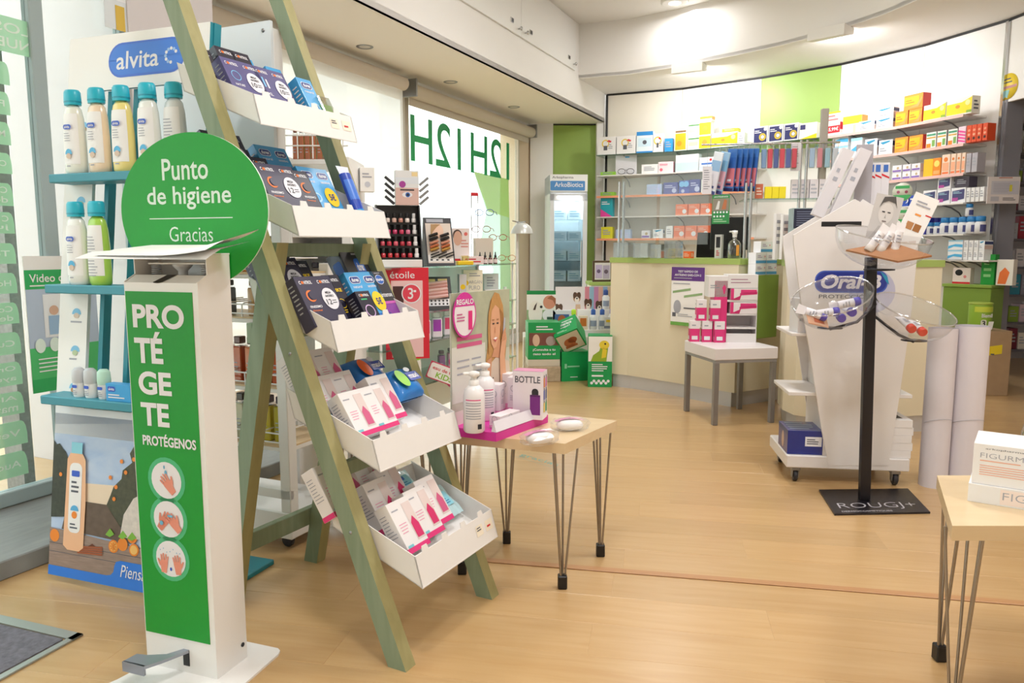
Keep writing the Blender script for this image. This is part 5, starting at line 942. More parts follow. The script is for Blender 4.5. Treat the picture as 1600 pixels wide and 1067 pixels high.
# things on the first counter
SCR = clear('#f6fafb', .10, .03)
ps = thing('counter_screen', 'clear acrylic protective screen with chrome posts on the curved counter', 'screen', (.86, 6.0, CT), 0)
pts = [Vector((.86, 6.08, 0)), Vector((1.12, 5.84, 0)), Vector((1.42, 5.46, 0)), Vector((1.62, 5.27, 0))]
for k, q in enumerate(pts):
    if k in (0, 3):
        for s in (0, .035): MB().cyl((q.x - .86 + s, q.y - 6.0, 0), (q.x - .86 + s, q.y - 6.0, .60 if k == 0 else .52), .010, CHROME, 10).build('post', ps)
for a_, b_ in zip(pts[:2], pts[1:3]):
    d_ = b_ - a_; MB().box(.02, 0, .10, d_.length - .01, .005, .62, SCR).build('acrylic_pane', ps, (a_.x - .86, a_.y - 6.0, 0), math.atan2(d_.y, d_.x))
acr = clear('#f0f5f6', .22, .05)
for k, (px, w, h) in enumerate([(975, .14, .12), (1006, .13, .11), (1030, .09, .10), (1052, .09, .12)]):
    p = gd(px, 399, 6.08 - .26 * k); p.z = CT; b = MB()
    for q in [(-w / 2, -.05, 0, w / 2, -.047, h), (-w / 2, .047, 0, w / 2, .05, h), (-w / 2, -.05, 0, -w / 2 + .003, .05, h), (w / 2 - .003, -.05, 0, w / 2, .05, h), (-w / 2, -.05, 0, w / 2, .05, .003)]: b.box(*q, acr)
    b.build('acrylic_tray', None, p, R(-42), label='clear acrylic box on the curved counter, %s from its left end' % ORD[k], cat='box', group='acrylic boxes on the counter')
def simple_box(name, px, py, d, w, dp, h, col, rz, label, fn=None, cat='box', z=None, group=None):
    p = gd(px, py, d)
    if z is not None: p.z = z
    return put(carton(name + col, w, dp, h, mat(col, .45), fn, .001), name, None, p, rz, label=label, cat=cat, group=group)
def lnz(c, a=.2, b_=.8, n=3): return lambda f, w, d, h: (f['f'].lines(.12, a, .88, b_, n, mat(c, .5)), f['r'].lines(.12, a, .88, b_, n, mat(c, .5)))
simple_box('leaflet_box', 1054, 399, 5.62, .08, .05, .07, '#e0c030', R(-45), 'yellow leaflet box on the curved counter', lnz('#6a6a3a'), z=CT)
simple_box('orange_box', 1076, 398, 5.55, .06, .05, .05, '#ee6a2a', R(-45), 'small orange box lying on the curved counter', lnz('#f8d0b0'), z=CT)
b = MB(); b.lathe([(.04, 0), (.044, .006), (.044, .10), (.03, .125), (.014, .132), (.014, .15)], clear('#f2f5f5', .25, .04), seg=22); b.lathe([(.038, .002), (.040, .07)], clear('#dfe6e4', .1), seg=22); b.lathe([(.016, .15), (.016, .17), (.02, .175), (.02, .195), (0, .197)], WHITE, seg=16); b.box(-.045, -.007, .182, 0, .007, .193, WHITE, .003); b.lathe([(.0445, .02), (.0445, .095)], mat('#e8a040', .5), seg=5, a0=250, a1=280, off=.0006)
p = gd(1147, 400, 5.32); p.z = CT; b.build('sanitizer_bottle', None, p, R(20), label='clear pump bottle of sanitizer on the curved counter', cat='bottle')
def st_dev(f, w, d, h): f['f'].r(.2, .45, .8, .9, DARK); f['f'].lines(.25, .1, .75, .35, 3, RED)
simple_box('card_holder', 1123, 399, 5.45, .05, .04, .17, '#d9d9db', R(-35), 'upright white and black card holder beside the sanitizer', st_dev, 'holder', CT)
cm_ = thing('computer_monitor', 'black computer monitor behind the curved counter', 'monitor', (1.62, 5.62, CT), R(155)); MB().box(-.14, -.01, .06, .14, .02, .30, BLACK, .004).build('screen', cm_); MB().cyl((0, .02, 0), (0, .02, .14), .015, BLACK).build('stand', cm_); MB().lathe([(.08, 0), (.08, .008), (0, .012)], BLACK, seg=22).build('foot', cm_)
ch = thing('office_chair', 'black office chair backrest behind the counter', 'chair', (1.72, 6.15, 0), R(20)); b = MB(); b.sheet([[(.24 * (i / 8 - .5) * 2 * (1 - .15 * (j / 6 - .5) ** 2), .04 * math.cos((i / 8 - .5) * 2), .72 + .52 * j / 6) for i in range(9)] for j in range(7)], BLACK, .04); b.build('backrest', ch); MB().box(-.24, -.45, .44, .24, .02, .52, BLACK, .03).build('seat', ch); MB().cyl((0, -.2, .06), (0, -.2, .44), .03, DARK).build('column', ch)
for k in range(5): MB().cyl((0, -.2, .06), (.28 * math.cos(R(72 * k)), -.2 + .28 * math.sin(R(72 * k)), .04), .018, DARK).build('foot', ch)
b = MB(); b.box(0, -.0015, 0, .125, 0, .20, PAPER); F = Face(b, (0, -.0015, 0), (1, 0, 0), (0, 0, 1), .125, .20, .0008); F.r(0, 0, 1, 1, mat('#2f8a4a', .5)); F.r(.03, .45, .97, .88, mat('#8a8476', .5), 2); F.g([(.2, .5), (.35, .8), (.45, .78), (.4, .5)], mat('#d8d8d4', .5), 3); F.g([(.55, .5), (.7, .85), (.85, .8), (.8, .5)], mat('#b5704a', .5), 3); F.t('ANTÍGENOS', .1, .91, .9, .97, WTX, 2, .01)
for k in range(9): F.c(.14 + .18 * (k % 5), .40 - .14 * (k // 5), .007, WTX, 2, seg=10)
F.lines(.1, .05, .9, .18, 2, mat('#a8d0a8', .5), 2); p = gd(1112, 350, 5.35); b.build('green_flyer', None, p, R(-35), label='green flyer hanging on the acrylic screen above the counter', cat='flyer')
# rack with hanging packs
hr = thing('hanging_rack', 'chrome rack of hanging packs above the counters', 'rack', (1.62, 5.30, 0), R(-8)); zr = 1.83
MB().box(.50, .04, CT, .545, .085, 2.06, mat('#a39c92', .5), .003).build('timber_post', hr)
MB().tube([(-.30, .02, zr), (.62, .02, zr)], .007, CHROME, 8).build('rail', hr)
for x in (.37, .41, .58): MB().tube([(x, .03, CT if x < .5 else CT), (x, .03, zr + .02)], .010, CHROME, 8).build('post', hr)
MB().box(.0, .0, 1.445, .62, .25, 1.455, clear('#dfeeea', .2), .001).build('shelf', hr)
HM = lmat((1.62, 5.30, 0), R(-8))
def sleeve(cols):
    b = MB(); w, h = .085, .29; b.box(-w / 2, -.006, -h, w / 2, .006, 0, mat(cols[0], .35), .003); F = Face(b, (-w / 2, -.006, -h), (1, 0, 0), (0, 0, 1), w, h, .0008)
    F.r(0, .55, 1, .8, mat(cols[1], .4)); F.r(0, .12, 1, .55, mat(cols[2], .4)); F.r(.2, .14, .75, .20, mat(cols[3], .4), 2); F.r(.3, .24, .7, .29, mat('#d8d4e0', .5), 2); F.r(0, 0, 1, .08, mat(cols[3], .4), 2); b.tube([(0, 0, 0), (0, 0, .03)], .002, CHROME, 6); return b.mesh('hanging_sleeve')
S1, S2, S3 = sleeve(('#dfe6ee', '#8fb4d8', '#d7d4de', '#3a4688')), sleeve(('#9cc0dc', '#7fb0d4', '#dba9b8', '#4a4a8a')), sleeve(('#3f6fb4', '#2f5ea8', '#c9707c', '#2a2458'))
for k in range(7): put([S1, S2, S3][min(k, 2)], 'hanging_sleeve', None, mw=HM @ Matrix.Translation((-.16 + .036 * k + (.0 if k > 1 else -.02 + .01 * k), .0, zr - .035 - (.0 if k > 1 else .02))) @ Matrix.Rotation(R(-50), 4, 'Z') @ Matrix.Rotation(R(6 if k > 1 else 14), 4, 'Y'), label=('%s long pack hanging at the left end of the rack' % ['white and blue', 'pale blue and pink'][k]) if k < 2 else 'blue and red long pack hanging on the rack, %s of five' % ORD[k - 2], cat='pack', group='long packs on the hanging rack')
def tubep(c): return MB().box(-.016, -.012, -.16, .016, .012, -.03, mat(c, .4), .004).box(-.018, -.014, -.165, .018, .014, 0, clear('#ffffff', .15), .002).mesh('hanging_tube')
TBm = [tubep(c) for c in ('#7fa0c8', '#d8465a', '#4a5fa0', '#d8465a', '#4f64a8', '#d04458')]
for k in range(6): put(TBm[k], 'hanging_tube', None, mw=HM @ Matrix.Translation((.12 + .04 * k, .0, zr - .01)), label='%s small pack hanging on the rack, %s of six' % (['pale blue', 'red', 'blue', 'red', 'blue', 'red'][k], ORD[k]), cat='pack', group='small packs on the hanging rack')
for k in range(3): put(carton('yellow_pack', .045, .03, .08, mat('#f2df22', .45), None), 'yellow_pack', None, mw=HM @ Matrix.Translation((.16 + .047 * k, .02, 1.4555)), label='bright yellow small box below the hanging packs, %s of three' % ORD[k], cat='box', group='yellow boxes on the rack shelf')
put(carton('orange_pack', .05, .03, .10, mat('#c9694a', .45), lnz('#e8d0c0')), 'orange_pack', None, mw=HM @ Matrix.Translation((.10, .03, 1.4555)), label='brown-orange small box beside the yellow boxes', cat='box')
for k, c in enumerate(['#e6dfe6', '#e0e6ee', '#e8896a', '#d8dde6']): put(carton('clear_pack', .055, .03, .13, mat(c, .4), lnz('#b9b9c6')), 'blister_pack', None, mw=HM @ Matrix.Translation((.345 + .062 * k, .05, 1.4555)), label='%s pack on the right of the rack shelf' % ['lilac', 'pale blue', 'orange', 'light grey'][k], cat='pack', group='packs on the right of the rack shelf')
for k, c in enumerate(['#a9c4e0', '#d88a96', '#9fc6d8', '#cfd6e0']): put(tubep(c), 'hanging_tube', None, mw=HM @ Matrix.Translation((.44 + .05 * k, .01, zr - .01)), label='%s pack hanging at the right end of the rack, %s' % (['blue', 'pink', 'aqua', 'grey'][k], ORD[k]), cat='pack', group='right packs on the hanging rack')
for (x, dz, lb) in [(.30, .0, 'white price list card hanging on the rack'), (-.29, .15, 'grey notice card left of the hanging packs')]:
    b = MB(); b.box(0, -.001, -.19 - dz, .065, .001, -dz, mat('#d6d3d8', .6)); F = Face(b, (0, -.001, -.19 - dz), (1, 0, 0), (0, 0, 1), .065, .19, .0008); F.lines(.15, .15, .85, .9, 9, INK, 1, 3, .2); b.tube([(.032, 0, -dz), (.032, .0, .004)], .0012, INKL, 4); put(b.mesh('notice_card'), 'notice_card', None, mw=HM @ Matrix.Translation((x, .009, zr)), label=lb, cat='card', group='hanging notice cards')
# leaflets and boxes on the second counter
for k, (px, py, d_, w, h, c, rz, lb) in enumerate([(1214, 399, 4.85, .05, .29, '#eceaea', 12, 'tall white carton standing on the corner of the second counter'), (1226, 398, 4.78, .06, .28, '#f0eeee', 12, 'tall white tube carton beside the red stand'), (1240, 397, 4.75, .05, .22, '#d6342c', 10, 'slim red stand on the second counter')]):
    simple_box('tall_carton', px, py, d_, w, .03, h, c, R(rz), lb, lnz('#9a9aa4', .3, .9, 4), 'box', CT)
def st_navy(f, w, d, h): f['f'].r(.03, .22, .97, .97, mat('#252a44', .4)); f['f'].lines(.1, .3, .9, .9, 7, mat('#77809c', .5), 2, 6, .35); f['f'].r(.08, .06, .3, .16, DARK, 2)
for k in range(2): simple_box('navy_box', 1262 - 4 * k, 390, 4.62, .22, .10, .155, '#9fb3b6', R(-6), ['navy printed carton, upper one of two behind the toothbrush stand', 'navy printed carton, lower one of two behind the toothbrush stand'][k], st_navy, 'box', CT + .156 * (1 - k), 'navy cartons behind the toothbrush stand')
# side table with pink products
stb_ = thing('display_table', 'small white table with grey steel legs holding pink boxes', 'table', (1.28, 4.64, 0), R(11)); SW, SD, SZ = .39, .42, .49
MB().box(-.02, -.02, SZ - .075, SW + .02, SD + .02, SZ, mat('#ebe6e8', .4), .004).build('table_top', stb_); MB().box(-.015, -.015, SZ - .093, SW + .015, SD + .015, SZ - .076, mat('#9a9898', .4, .4)).build('frame', stb_)
for x in (0, SW):
    for y in (0, SD): MB().box(x - .016, y - .016, 0, x + .016, y + .016, SZ - .093, mat('#8f8b89', .4, .5), .002).build('leg', stb_)
SM = lmat((1.28, 4.64, 0), R(11))
pd_ = thing('pink_shelf_display', 'white and pink cardboard tower display on the white table', 'display', None or (0, 0, 0)); pd_.matrix_world = SM @ Matrix.Translation((.27, .25, SZ)) @ Matrix.Rotation(R(-16), 4, 'Z')
wc = mat('#e9e6e6', .5); pkm = mat('#e0357e', .45)
MB().box(-.16, 0, .0, -.075, .16, .41, pkm, .002).build('pink_column', pd_)
b = MB(); b.box(-.075, .0, .36, .12, .16, .45, wc, .002); F = Face(b, (-.075, 0, .36), (1, 0, 0), (0, 0, 1), .195, .09, .0008); F.lines(.1, .3, .9, .75, 2, mat('#a06a86', .5), 1, 3, .25); b.build('header', pd_)
b = MB(); b.box(-.20, .0, .30, -.075, .15, .44, wc, .002); F = Face(b, (-.20, 0, .30), (1, 0, 0), (0, 0, 1), .125, .14, .0008); F.g([(.72, .45), (.82, .6), (.92, .45), (.85, .15), (.8, .15)], pkm); F.lines(.1, .4, .6, .6, 2, INKL); b.build('left_header', pd_)
b = MB()
for z in (.0, .09, .18, .27): b.box(-.075, 0, z, .12, .16, z + .012, wc)
b.box(.115, 0, 0, .12, .16, .36, wc).box(-.075, .15, 0, .12, .155, .36, mat('#d6d2d4', .5)).box(-.075, -.002, 0, .12, .002, .06, wc); b.build('shelves', pd_)
def st_pk(f, w, d, h):
    for k in ('f', 'r', 'l'): f[k].r(0, 0, 1, .62, pkm); f[k].r(.2, .1, .8, .28, WTX, 2); f[k].lines(.2, .72, .8, .85, 1, INKL)
PKB = carton('pink_box', .065, .05, .14, mat('#efeaec', .45), st_pk, .001); PKF = carton('pink_flat_box', .17, .10, .075, mat('#efe8ea', .45), lambda f, w, d, h: (f['f'].g([(0, 0), (.35, 0), (.35, .6), (1, .75), (1, .5), (.4, .4), (.3, 0)], pkm), f['f'].r(.0, .0, .12, 1, pkm), f['f'].r(.38, .52, .98, .9, pkm)), .001)
for k, (x, y, z) in enumerate([(.015, .37, 0), (.085, .33, 0), (.155, .29, 0), (.055, .36, .141), (.13, .31, .141)]):
    put(PKB, 'pink_box', None, mw=SM @ Matrix.Translation((x - .0, y, SZ + .0005 + z)) @ Matrix.Rotation(R(-14), 4, 'Z'), label='pink and white carton %s on the white table' % ['at the left front', 'in the middle front', 'at the right front', 'stacked upper left', 'stacked upper right'][k], cat='box', group='pink cartons on the white table')
for k in range(2): put(PKF, 'pink_flat_box', None, mw=pd_.matrix_world @ Matrix.Translation((.03, .045, .1925 + .0905 * k)), label=['pink and white carton lying in the lower shelf of the tower display', 'pink and white carton lying in the upper shelf of the tower display'][k], cat='box', group='cartons lying in the tower display')
# ================================================================== fridge, frame, pet corner
fr = thing('drinks_fridge', 'tall white glass-door fridge with blue lettered header', 'fridge', (.42, 8.45, 0), R(4)); FW, FDp, FH = .42, .5, 1.93
b = MB()
for q in [(0, 0, 0, .02, FDp, FH), (FW - .02, 0, 0, FW, FDp, FH), (0, FDp - .02, 0, FW, FDp, FH), (0, 0, 0, FW, FDp, .1), (0, 0, 1.72, FW, FDp, FH)]: b.box(*q, mat('#e4e7ea', .35), .004)
F = Face(b, (FW, 0, 0), (0, 1, 0), (0, 0, 1), FDp, FH, .001); F.r(.25, .42, .75, .52, mat('#2f78c4', .5)); F.lines(.25, .55, .75, .82, 8, mat('#5a7a9a', .5), 1, 4, .3); b.build('body', fr)
b = MB(); b.box(.0, -.012, 1.745, FW, 0, FH, mat('#eef0f2', .4), .002); F = Face(b, (0, -.012, 1.745), (1, 0, 0), (0, 0, 1), FW, .185, .001); F.rr(.01, .05, .93, .62, .01, mat('#4f8fd0', .5)); F.t('ArkoBiotics', .12, .26, .88, .54, WTX, 2, .012); F.t('Arkopharma', .06, .72, .62, .90, INK, 2, .0); b.build('header', fr)
b = MB()
for q in [(.0, -.02, .08, .05, 0, 1.72), (FW - .05, -.02, .08, FW, 0, 1.72), (0, -.02, .08, FW, 0, .16), (0, -.02, 1.64, FW, 0, 1.72)]: b.box(*q, mat('#d9dde2', .35), .003)
dd = b.build('door', fr); MB().box(.05, -.012, .16, FW - .05, -.008, 1.64, clear('#e6f0f4', .15)).build('glass_pane', dd); MB().cyl((FW - .07, -.045, .8), (FW - .07, -.045, 1.2), .008, CHROME).build('handle', dd)
for k in range(6): MB().box(.02, .02, .28 + .23 * k, FW - .02, FDp - .03, .288 + .23 * k, clear('#eef6f6', .15)).build('shelf', fr)
FM = lmat((.42, 8.45, 0), R(4))
area_light('fridge_fill_light', (.63, 8.55, 1.70), .25, 6, (.63, 8.6, .3))  # unseen light added inside to brighten the fridge
for k in range(4):
    for j in range(2): put(carton('fridge_box', .15, .12, [.12, .11, .1, .13][k], mat(['#e6e9ec', '#dfe6ea', '#d9e2e6', '#dce6ea'][k], .5), lnz('#8fb0c0')), 'chilled_box', None, mw=FM @ Matrix.Translation((.12 + .17 * j, .12, .2885 + .23 * (2 + k))), label='pale box in the fridge, %s on the %s shelf from the top' % (['left', 'right'][j], ORD[3 - k]), cat='box', group='boxes in the fridge')
lc = thing('low_cabinet', 'small white cabinet with green top left of the counter', 'cabinet', (.74, 7.05, 0)); MB().box(0, 0, 0, .32, .35, .77, mat('#efede6', .5), .003).build('body', lc); MB().box(-.015, -.015, .77, .335, .36, .80, ctop, .003).build('top', lc); MB().box(.03, -.012, .45, .29, 0, .74, WHITE, .002).build('door', lc)
b = MB(); b.box(0, 0, 0, .19, .02, .20, mat('#5a4632', .5), .003); F = Face(b, (0, 0, 0), (1, 0, 0), (0, 0, 1), .19, .20, .001); F.r(.1, .1, .9, .9, mat('#e8e6e2', .5)); F.r(.14, .16, .48, .8, mat('#c9b9dc', .5), 2); F.r(.52, .14, .86, .78, mat('#bcb0c8', .5), 2); F.c(.3, .5, .018, mat('#6a5a7a', .5), 3); F.c(.68, .48, .02, mat('#6a5a6a', .5), 3); b.build('picture_frame', None, (.765, 7.12, .8), R(8), label='brown framed double picture on the small green-topped cabinet', cat='picture')
# pet corner
pw = thing('pet_shelf', 'low white shelf unit holding pet products', 'shelf', (.10, 6.55, 0))
MB().box(0, 0, 0, .85, .4, .34, mat('#e7dfd2', .5), .003).build('lower_body', pw); MB().box(.22, .02, .34, .85, .4, .40, WHITE, .003).build('step', pw); MB().box(.5, .25, .4, .86, .4, .56, WHITE, .003).build('riser', pw)
def board_poster(name, x, y, z, w, h, rz, label, fn, base='#f3f1ee', th=.006):
    b = MB(); b.box(0, -th, 0, w, 0, h, mat(base, .5)); F = Face(b, (0, -th, 0), (1, 0, 0), (0, 0, 1), w, h, .001); fn(F); return b.build(name, None, (x, y, z), rz, label=label, cat='poster', group='pet posters')
gdk = mat('#0f8a46', .45)
def dogp(F):
    F.r(0, .9, 1, 1, gdk); F.r(0, 0, 1, .12, gdk); F.r(0, .12, 1, .5, mat('#9ab48a', .5)); F.c(.30, .42, .062, mat('#f0ece6', .6), 2, .11); F.c(.38, .56, .05, mat('#efe9e2', .6), 3, .045); F.g([(.28, .62), (.36, .70), (.30, .50), (.22, .50)], mat('#4a3830', .6), 4); F.c(.50, .58, .012, DARK, 5); F.c(.78, .70, .055, mat('#d8957c', .6), 3, .06); F.g([(.7, .80), (.85, .88), (1, .8), (1, .6), (.9, .75)], mat('#a8684a', .6), 4); F.c(.78, .36, .06, WTX, 4, .055); F.r(.70, .25, .9, .32, mat('#2f5a48', .5), 5)
board_poster('pet_poster', .13, 6.60, .405, .255, .34, R(0), 'green framed poster of a white dog and a child', dogp)
def dogs2(F):
    F.r(0, 0, 1, 1, mat('#e6dfe0', .5))
    for k, c in enumerate(['#d98a9a', '#9ac0d8', '#c98ab4', '#e0b0a0', '#8fb0d0', '#d8c0a0']): F.r(.52 + .08 * k, .35, .60 + .08 * k, 1, mat(c, .5), 1.5)
    for u, v, c in [(.06, .42, '#8a4a30'), (.38, .72, '#b08a6a'), (.58, .55, '#8a5a3a'), (.78, .50, '#4a4446'), (.88, .42, '#a09a98')]: F.c(u, v, .035, mat(c, .6), 2, .045); F.c(u - .035, v + .06, .018, mat('#5a4030', .6), 3, .03); F.c(u + .035, v + .06, .018, mat('#5a4030', .6), 3, .03); F.c(u, v - .06, .02, mat('#efe6dc', .6), 4, .03); F.c(u, v - .02, .008, DARK, 5, seg=10)
    F.g([(.34, .2), (.36, .55), (.44, .55), (.46, .2)], mat('#d8b89a', .6), 2)
board_poster('pet_poster', .40, 6.90, .405, .52, .36, R(0), 'wide pale poster of several dogs behind pet products', dogs2)
for k, (x, w, h, c, lb, fn) in enumerate([(.44, .16, .17, '#dfe3ea', 'pet product carton with a brown dog picture', lambda f, w, d, h: (f['f'].r(.1, .25, .9, .8, mat('#4a6aa0', .5)), f['f'].c(.5, .5, .035, mat('#b5653a', .6), 2, .045))), (.63, .08, .12, '#e8d9c0', 'small pet carton with an orange picture', lambda f, w, d, h: f['f'].r(.15, .25, .85, .85, mat('#c9742c', .5))), (.86, .14, .11, '#e9e9ec', 'wide white pet product carton at the right', lambda f, w, d, h: (f['f'].r(.05, .1, .95, .3, mat('#8a92a8', .5)), f['f'].r(.3, .6, .7, .8, YEL)))]):
    put(carton('pet_carton%d' % k, w, .06, h, mat(c, .5), fn, .001), 'pet_carton', None, (x + .0, 6.62, .4005), 0, label=lb, cat='box', group='pet products on the white shelf')
def petb(c): return MB().lathe([(.03, 0), (.034, .006), (.034, .11), (.02, .13)], mat('#eceef0', .4), seg=16).lathe([(.021, .13), (.021, .17), (.01, .18), (0, .18)], mat(c, .4), seg=16).lathe([(.0345, .03), (.0345, .08)], mat('#9aa6c0', .5), seg=8, a0=220, a1=320, off=.0008).mesh('pet_bottle')
for k, (x, y, z, c, lb) in enumerate([(.545, 6.60, .4005, '#b5e02c', 'white pet bottle with a lime green cap'), (.72, 6.62, .4005, '#2f5fb4', 'white pet bottle with a blue cap, left of two'), (.80, 6.62, .4005, '#2f5fb4', 'white pet bottle with a blue cap, right of two'), (.80, 6.86, .5605, '#2f4f9a', 'white pet bottle raised behind the blue capped ones'), (.90, 6.72, .4005, '#8a7ac0', 'white pet bottle with a lilac cap')]):
    put(petb(c), 'pet_bottle', None, (x, y, z) if z < .5 else (x + .06, y, z), label=lb, cat='bottle', group='pet bottles on the white shelf')
gcu = mat('#0f9a50', .45)
def cube_fn(kind):
    def fn(f, w, d, h):
        for k in ('f', 'l', 'r', 't'):
            F = f[k]; F.e = .001
            if kind == 'cat' and k == 'f': F.r(.03, .38, .97, .72, mat('#7a4a40', .5)); F.c(.25, .52, .03, mat('#d8b8a0', .6), 2, .05); F.c(.7, .5, .04, mat('#a89a94', .6), 2, .04); F.t('¡Consulta a tu', .15, .22, .85, .30, WTX, 1, .02); F.t('gato todo el', .15, .10, .85, .18, WTX, 1, .02); F.lines(.25, .78, .8, .92, 2, WTX)
            if kind == 'plain' and k == 'l': F.t('¡Tu perro', .12, .72, .8, .82, WTX, 1, .02); F.t('nunca', .12, .58, .6, .68, WTX, 1, .02); F.t('olvida!', .12, .44, .7, .54, WTX, 1, .02); F.lines(.12, .15, .6, .25, 2, WTX)
            if kind == 'plain' and k == 'f': F.lines(.2, .45, .85, .56, 1, mat('#8fd0a8', .5)); F.r(.1, .44, .18, .6, mat('#8fd0a8', .5)); F.lines(.3, .12, .7, .17, 1, WTX)
            if kind == 'tilt' and k == 't': F.t('¡Tu mascota', .15, .70, .88, .84, WTX, 1, .02); F.t('se merece', .15, .52, .8, .66, WTX, 1, .02); F.t('lo mejor!', .15, .34, .72, .48, WTX, 1, .02); F.lines(.15, .12, .6, .24, 2, mat('#bfe6cc', .5))
            if kind == 'tilt' and k == 'f': F.r(.05, .06, .95, .94, mat('#d9cdb8', .5)); F.c(.45, .45, .05, mat('#b5683c', .6), 2, .045); F.c(.6, .55, .04, mat('#a8562c', .6), 2, .03); F.r(.2, .2, .7, .32, mat('#b5683c', .6), 2)
            if kind == 'bird' and k == 'f': F.r(.0, .50, 1, .98, mat('#efeee6', .5)); F.g([(.1, .50), (.2, .62), (.45, .70), (.55, .84), (.66, .90), (.78, .86), (.82, .74), (.76, .50)], mat('#8fae2c', .5), 2); F.c(.66, .82, .04, mat('#e6cf3a', .5), 3, .035); F.c(.70, .84, .008, DARK, 4, seg=10); F.g([(.6, .78), (.78, .72), (.74, .58), (.55, .56)], mat('#e0c832', .5), 3); F.lines(.15, .30, .85, .46, 4, WTX); F.lines(.15, .20, .85, .24, 1, WTX, 1, 3, .8)
            if kind == 'bird' and k == 'f':
                for q in range(8): F.c(.15 + .1 * q, .08 + .04 * (q % 2), .012, WTX, 2, seg=10)
    return fn
def cube(kind, w, d, h, px, py, z, rz, lb, mw=None): 
    me = carton('cube' + kind, w, d, h, gcu, cube_fn(kind), .001)
    return put(me, 'pet_food_cube', None, gz(px, py, z) if mw is None else (0, 0, 0), rz, label=lb, cat='box', group='green cardboard cubes', mw=mw)
st2 = thing('box_stack_base', 'wicker-brown low stack of boxes under the green cat cube', 'box', (.26, 6.33, 0), R(4)); MB().box(-.14, -.13, 0, .14, .13, .13, mat('#b9a68a', .6, grain=.4, gscale=50), .004).build('lower_box', st2); MB().box(-.135, -.125, .13, .135, .125, .19, mat('#cfc6b4', .6), .004).build('upper_box', st2)
put(carton('cubecat', .27, .25, .31, gcu, cube_fn('cat'), .001), 'pet_food_cube', None, (.26, 6.33, .1905), R(4), label='green cardboard box with a cat photograph on the left stack', cat='box', group='green cardboard cubes')
c0 = gz(893, 598, 0); put(carton('cubeplain', .25, .20, .25, gcu, cube_fn('plain'), .001), 'pet_food_cube', None, (.515, 6.34, 0), R(14), label='green cardboard cube on the floor under the tilted cube', cat='box', group='green cardboard cubes')
put(carton('cubetilt', .21, .20, .20, gcu, cube_fn('tilt'), .001), 'pet_food_cube', None, mw=Matrix.Translation((.505, 6.30, .365)) @ Matrix.Rotation(R(-14), 4, 'Z') @ Matrix.Rotation(R(-24), 4, 'Y') @ Matrix.Rotation(R(34), 4, 'X') @ Matrix.Translation((0, 0, -.06)) @ Matrix.Translation((0, 0, 0)), label='green cardboard cube lying tilted on top of another cube', cat='box', group='green cardboard cubes')
put(carton('cubebird', .19, .16, .42, gcu, cube_fn('bird'), .001), 'pet_food_cube', None, (.715, 6.04, 0), R(-4), label='tall green box with a budgerigar picture beside the counter', cat='box', group='green cardboard cubes')
# ================================================================== shelves on the curved back wall
SZL = [2.18, 1.95, 1.715, 1.48, 1.23, 1.02]
def inward(k):
    a = WPT[max(k - 1, 0)]; b = WPT[min(k + 1, 5)]; t = (b - a).normalized(); return Vector((t.y, -t.x, 0)) if (Vector((t.y, -t.x, 0))).dot(-WPT[k]) > 0 else Vector((-t.y, t.x, 0))
INW = [inward(k) for k in range(6)]
def path(off): return [WPT[k] + INW[k] * off for k in range(6)]
cp_, sp_ = math.cos(PITCH), math.sin(PITCH)
def arc(px, z, off=.27):
    P = path(off); c = (px - 800) / FPX; P = [P[0] + (P[0] - P[1]) * .5] + P + [P[5] + (P[5] - P[4]) * .3]
    f = lambda q: q.x - c * (q.y * cp_ - (z - CAMH) * sp_)
    for a, b in zip(P[:-1], P[1:]):
        fa, fb = f(a), f(b)
        if fa <= 0 <= fb or fb <= 0 <= fa: return a + (b - a) * (fa / (fa - fb))
    return P[-1] if f(P[-1]) < 0 else P[0]
shelf_w = mat('#e9e6e2', .45); pinkedge = mat('#efc3bd', .45); orangeedge = mat('#f0a078', .45); gls = clear('#d6ece6', .2)
def wall_shelf(pxa, pxb, lev, label, edge, m):
    z = SZL[lev]; n = 6; pxs = [pxa + (pxb - pxa) * i / n for i in range(n + 1)]
    fr_ = [arc(p, z, .28) for p in pxs]; bk_ = [arc(p + (pxs[1] - pxs[0]) * 0, z, .0) for p in pxs]
    nn = [(b - a) for a, b in zip(fr_, bk_)]; t = thing('wall_shelf', label, 'shelf', (fr_[0].x, fr_[0].y, z), group='shelves on the back wall')
    o = Vector((fr_[0].x, fr_[0].y, 0)); fi = []
    for q in fr_:
        k = min(range(5), key=lambda k: abs(((WPT[k] + WPT[k + 1]) / 2 - q).length)); fi.append(q + (-(INW[k] + INW[k + 1]).normalized()) * .275)
    b = MB(); b.prism([tuple((p - o)[:2]) for p in fr_ + fi[::-1]], 'z', -.012, 0, m); b.build('board', t)
    if edge is not None:
        b = MB(); b.sheet([[tuple(p - o + Vector((0, 0, zz)) + (Vector((-p.x, -p.y, 0)).normalized() * .004)) for p in fr_] for zz in (-.022, .002)], edge); b.build('front_strip', t)
    for i in (1, 3, 5):
        a, c = fr_[i] - o, fi[i] - o; MB().tube([a + (c - a) * .1 + Vector((0, 0, -.013)), a + (c - a) * .5 + Vector((0, 0, -.03)), a + (c - a) * .85 + Vector((0, 0, -.07)), c + Vector((0, 0, -.12))], .006, STEEL, 6).build('bracket', t)
for lev in range(5): wall_shelf(932, 1178, lev, 'back wall shelf left of the green panel, %s from the top' % ORD[lev], orangeedge if lev in (2, 4) else None, gls if lev == 0 else shelf_w)
wall_shelf(1182, 1286, 0, 'glass shelf across the green wall panel', None, gls)
for lev in range(6): wall_shelf(1290, 1505, lev, 'back wall shelf right of the green panel, %s from the top' % ORD[lev], pinkedge if lev < 3 else None, shelf_w)
wall_shelf(1470, 1545, 5, 'short low shelf at the right end of the back wall', None, shelf_w)
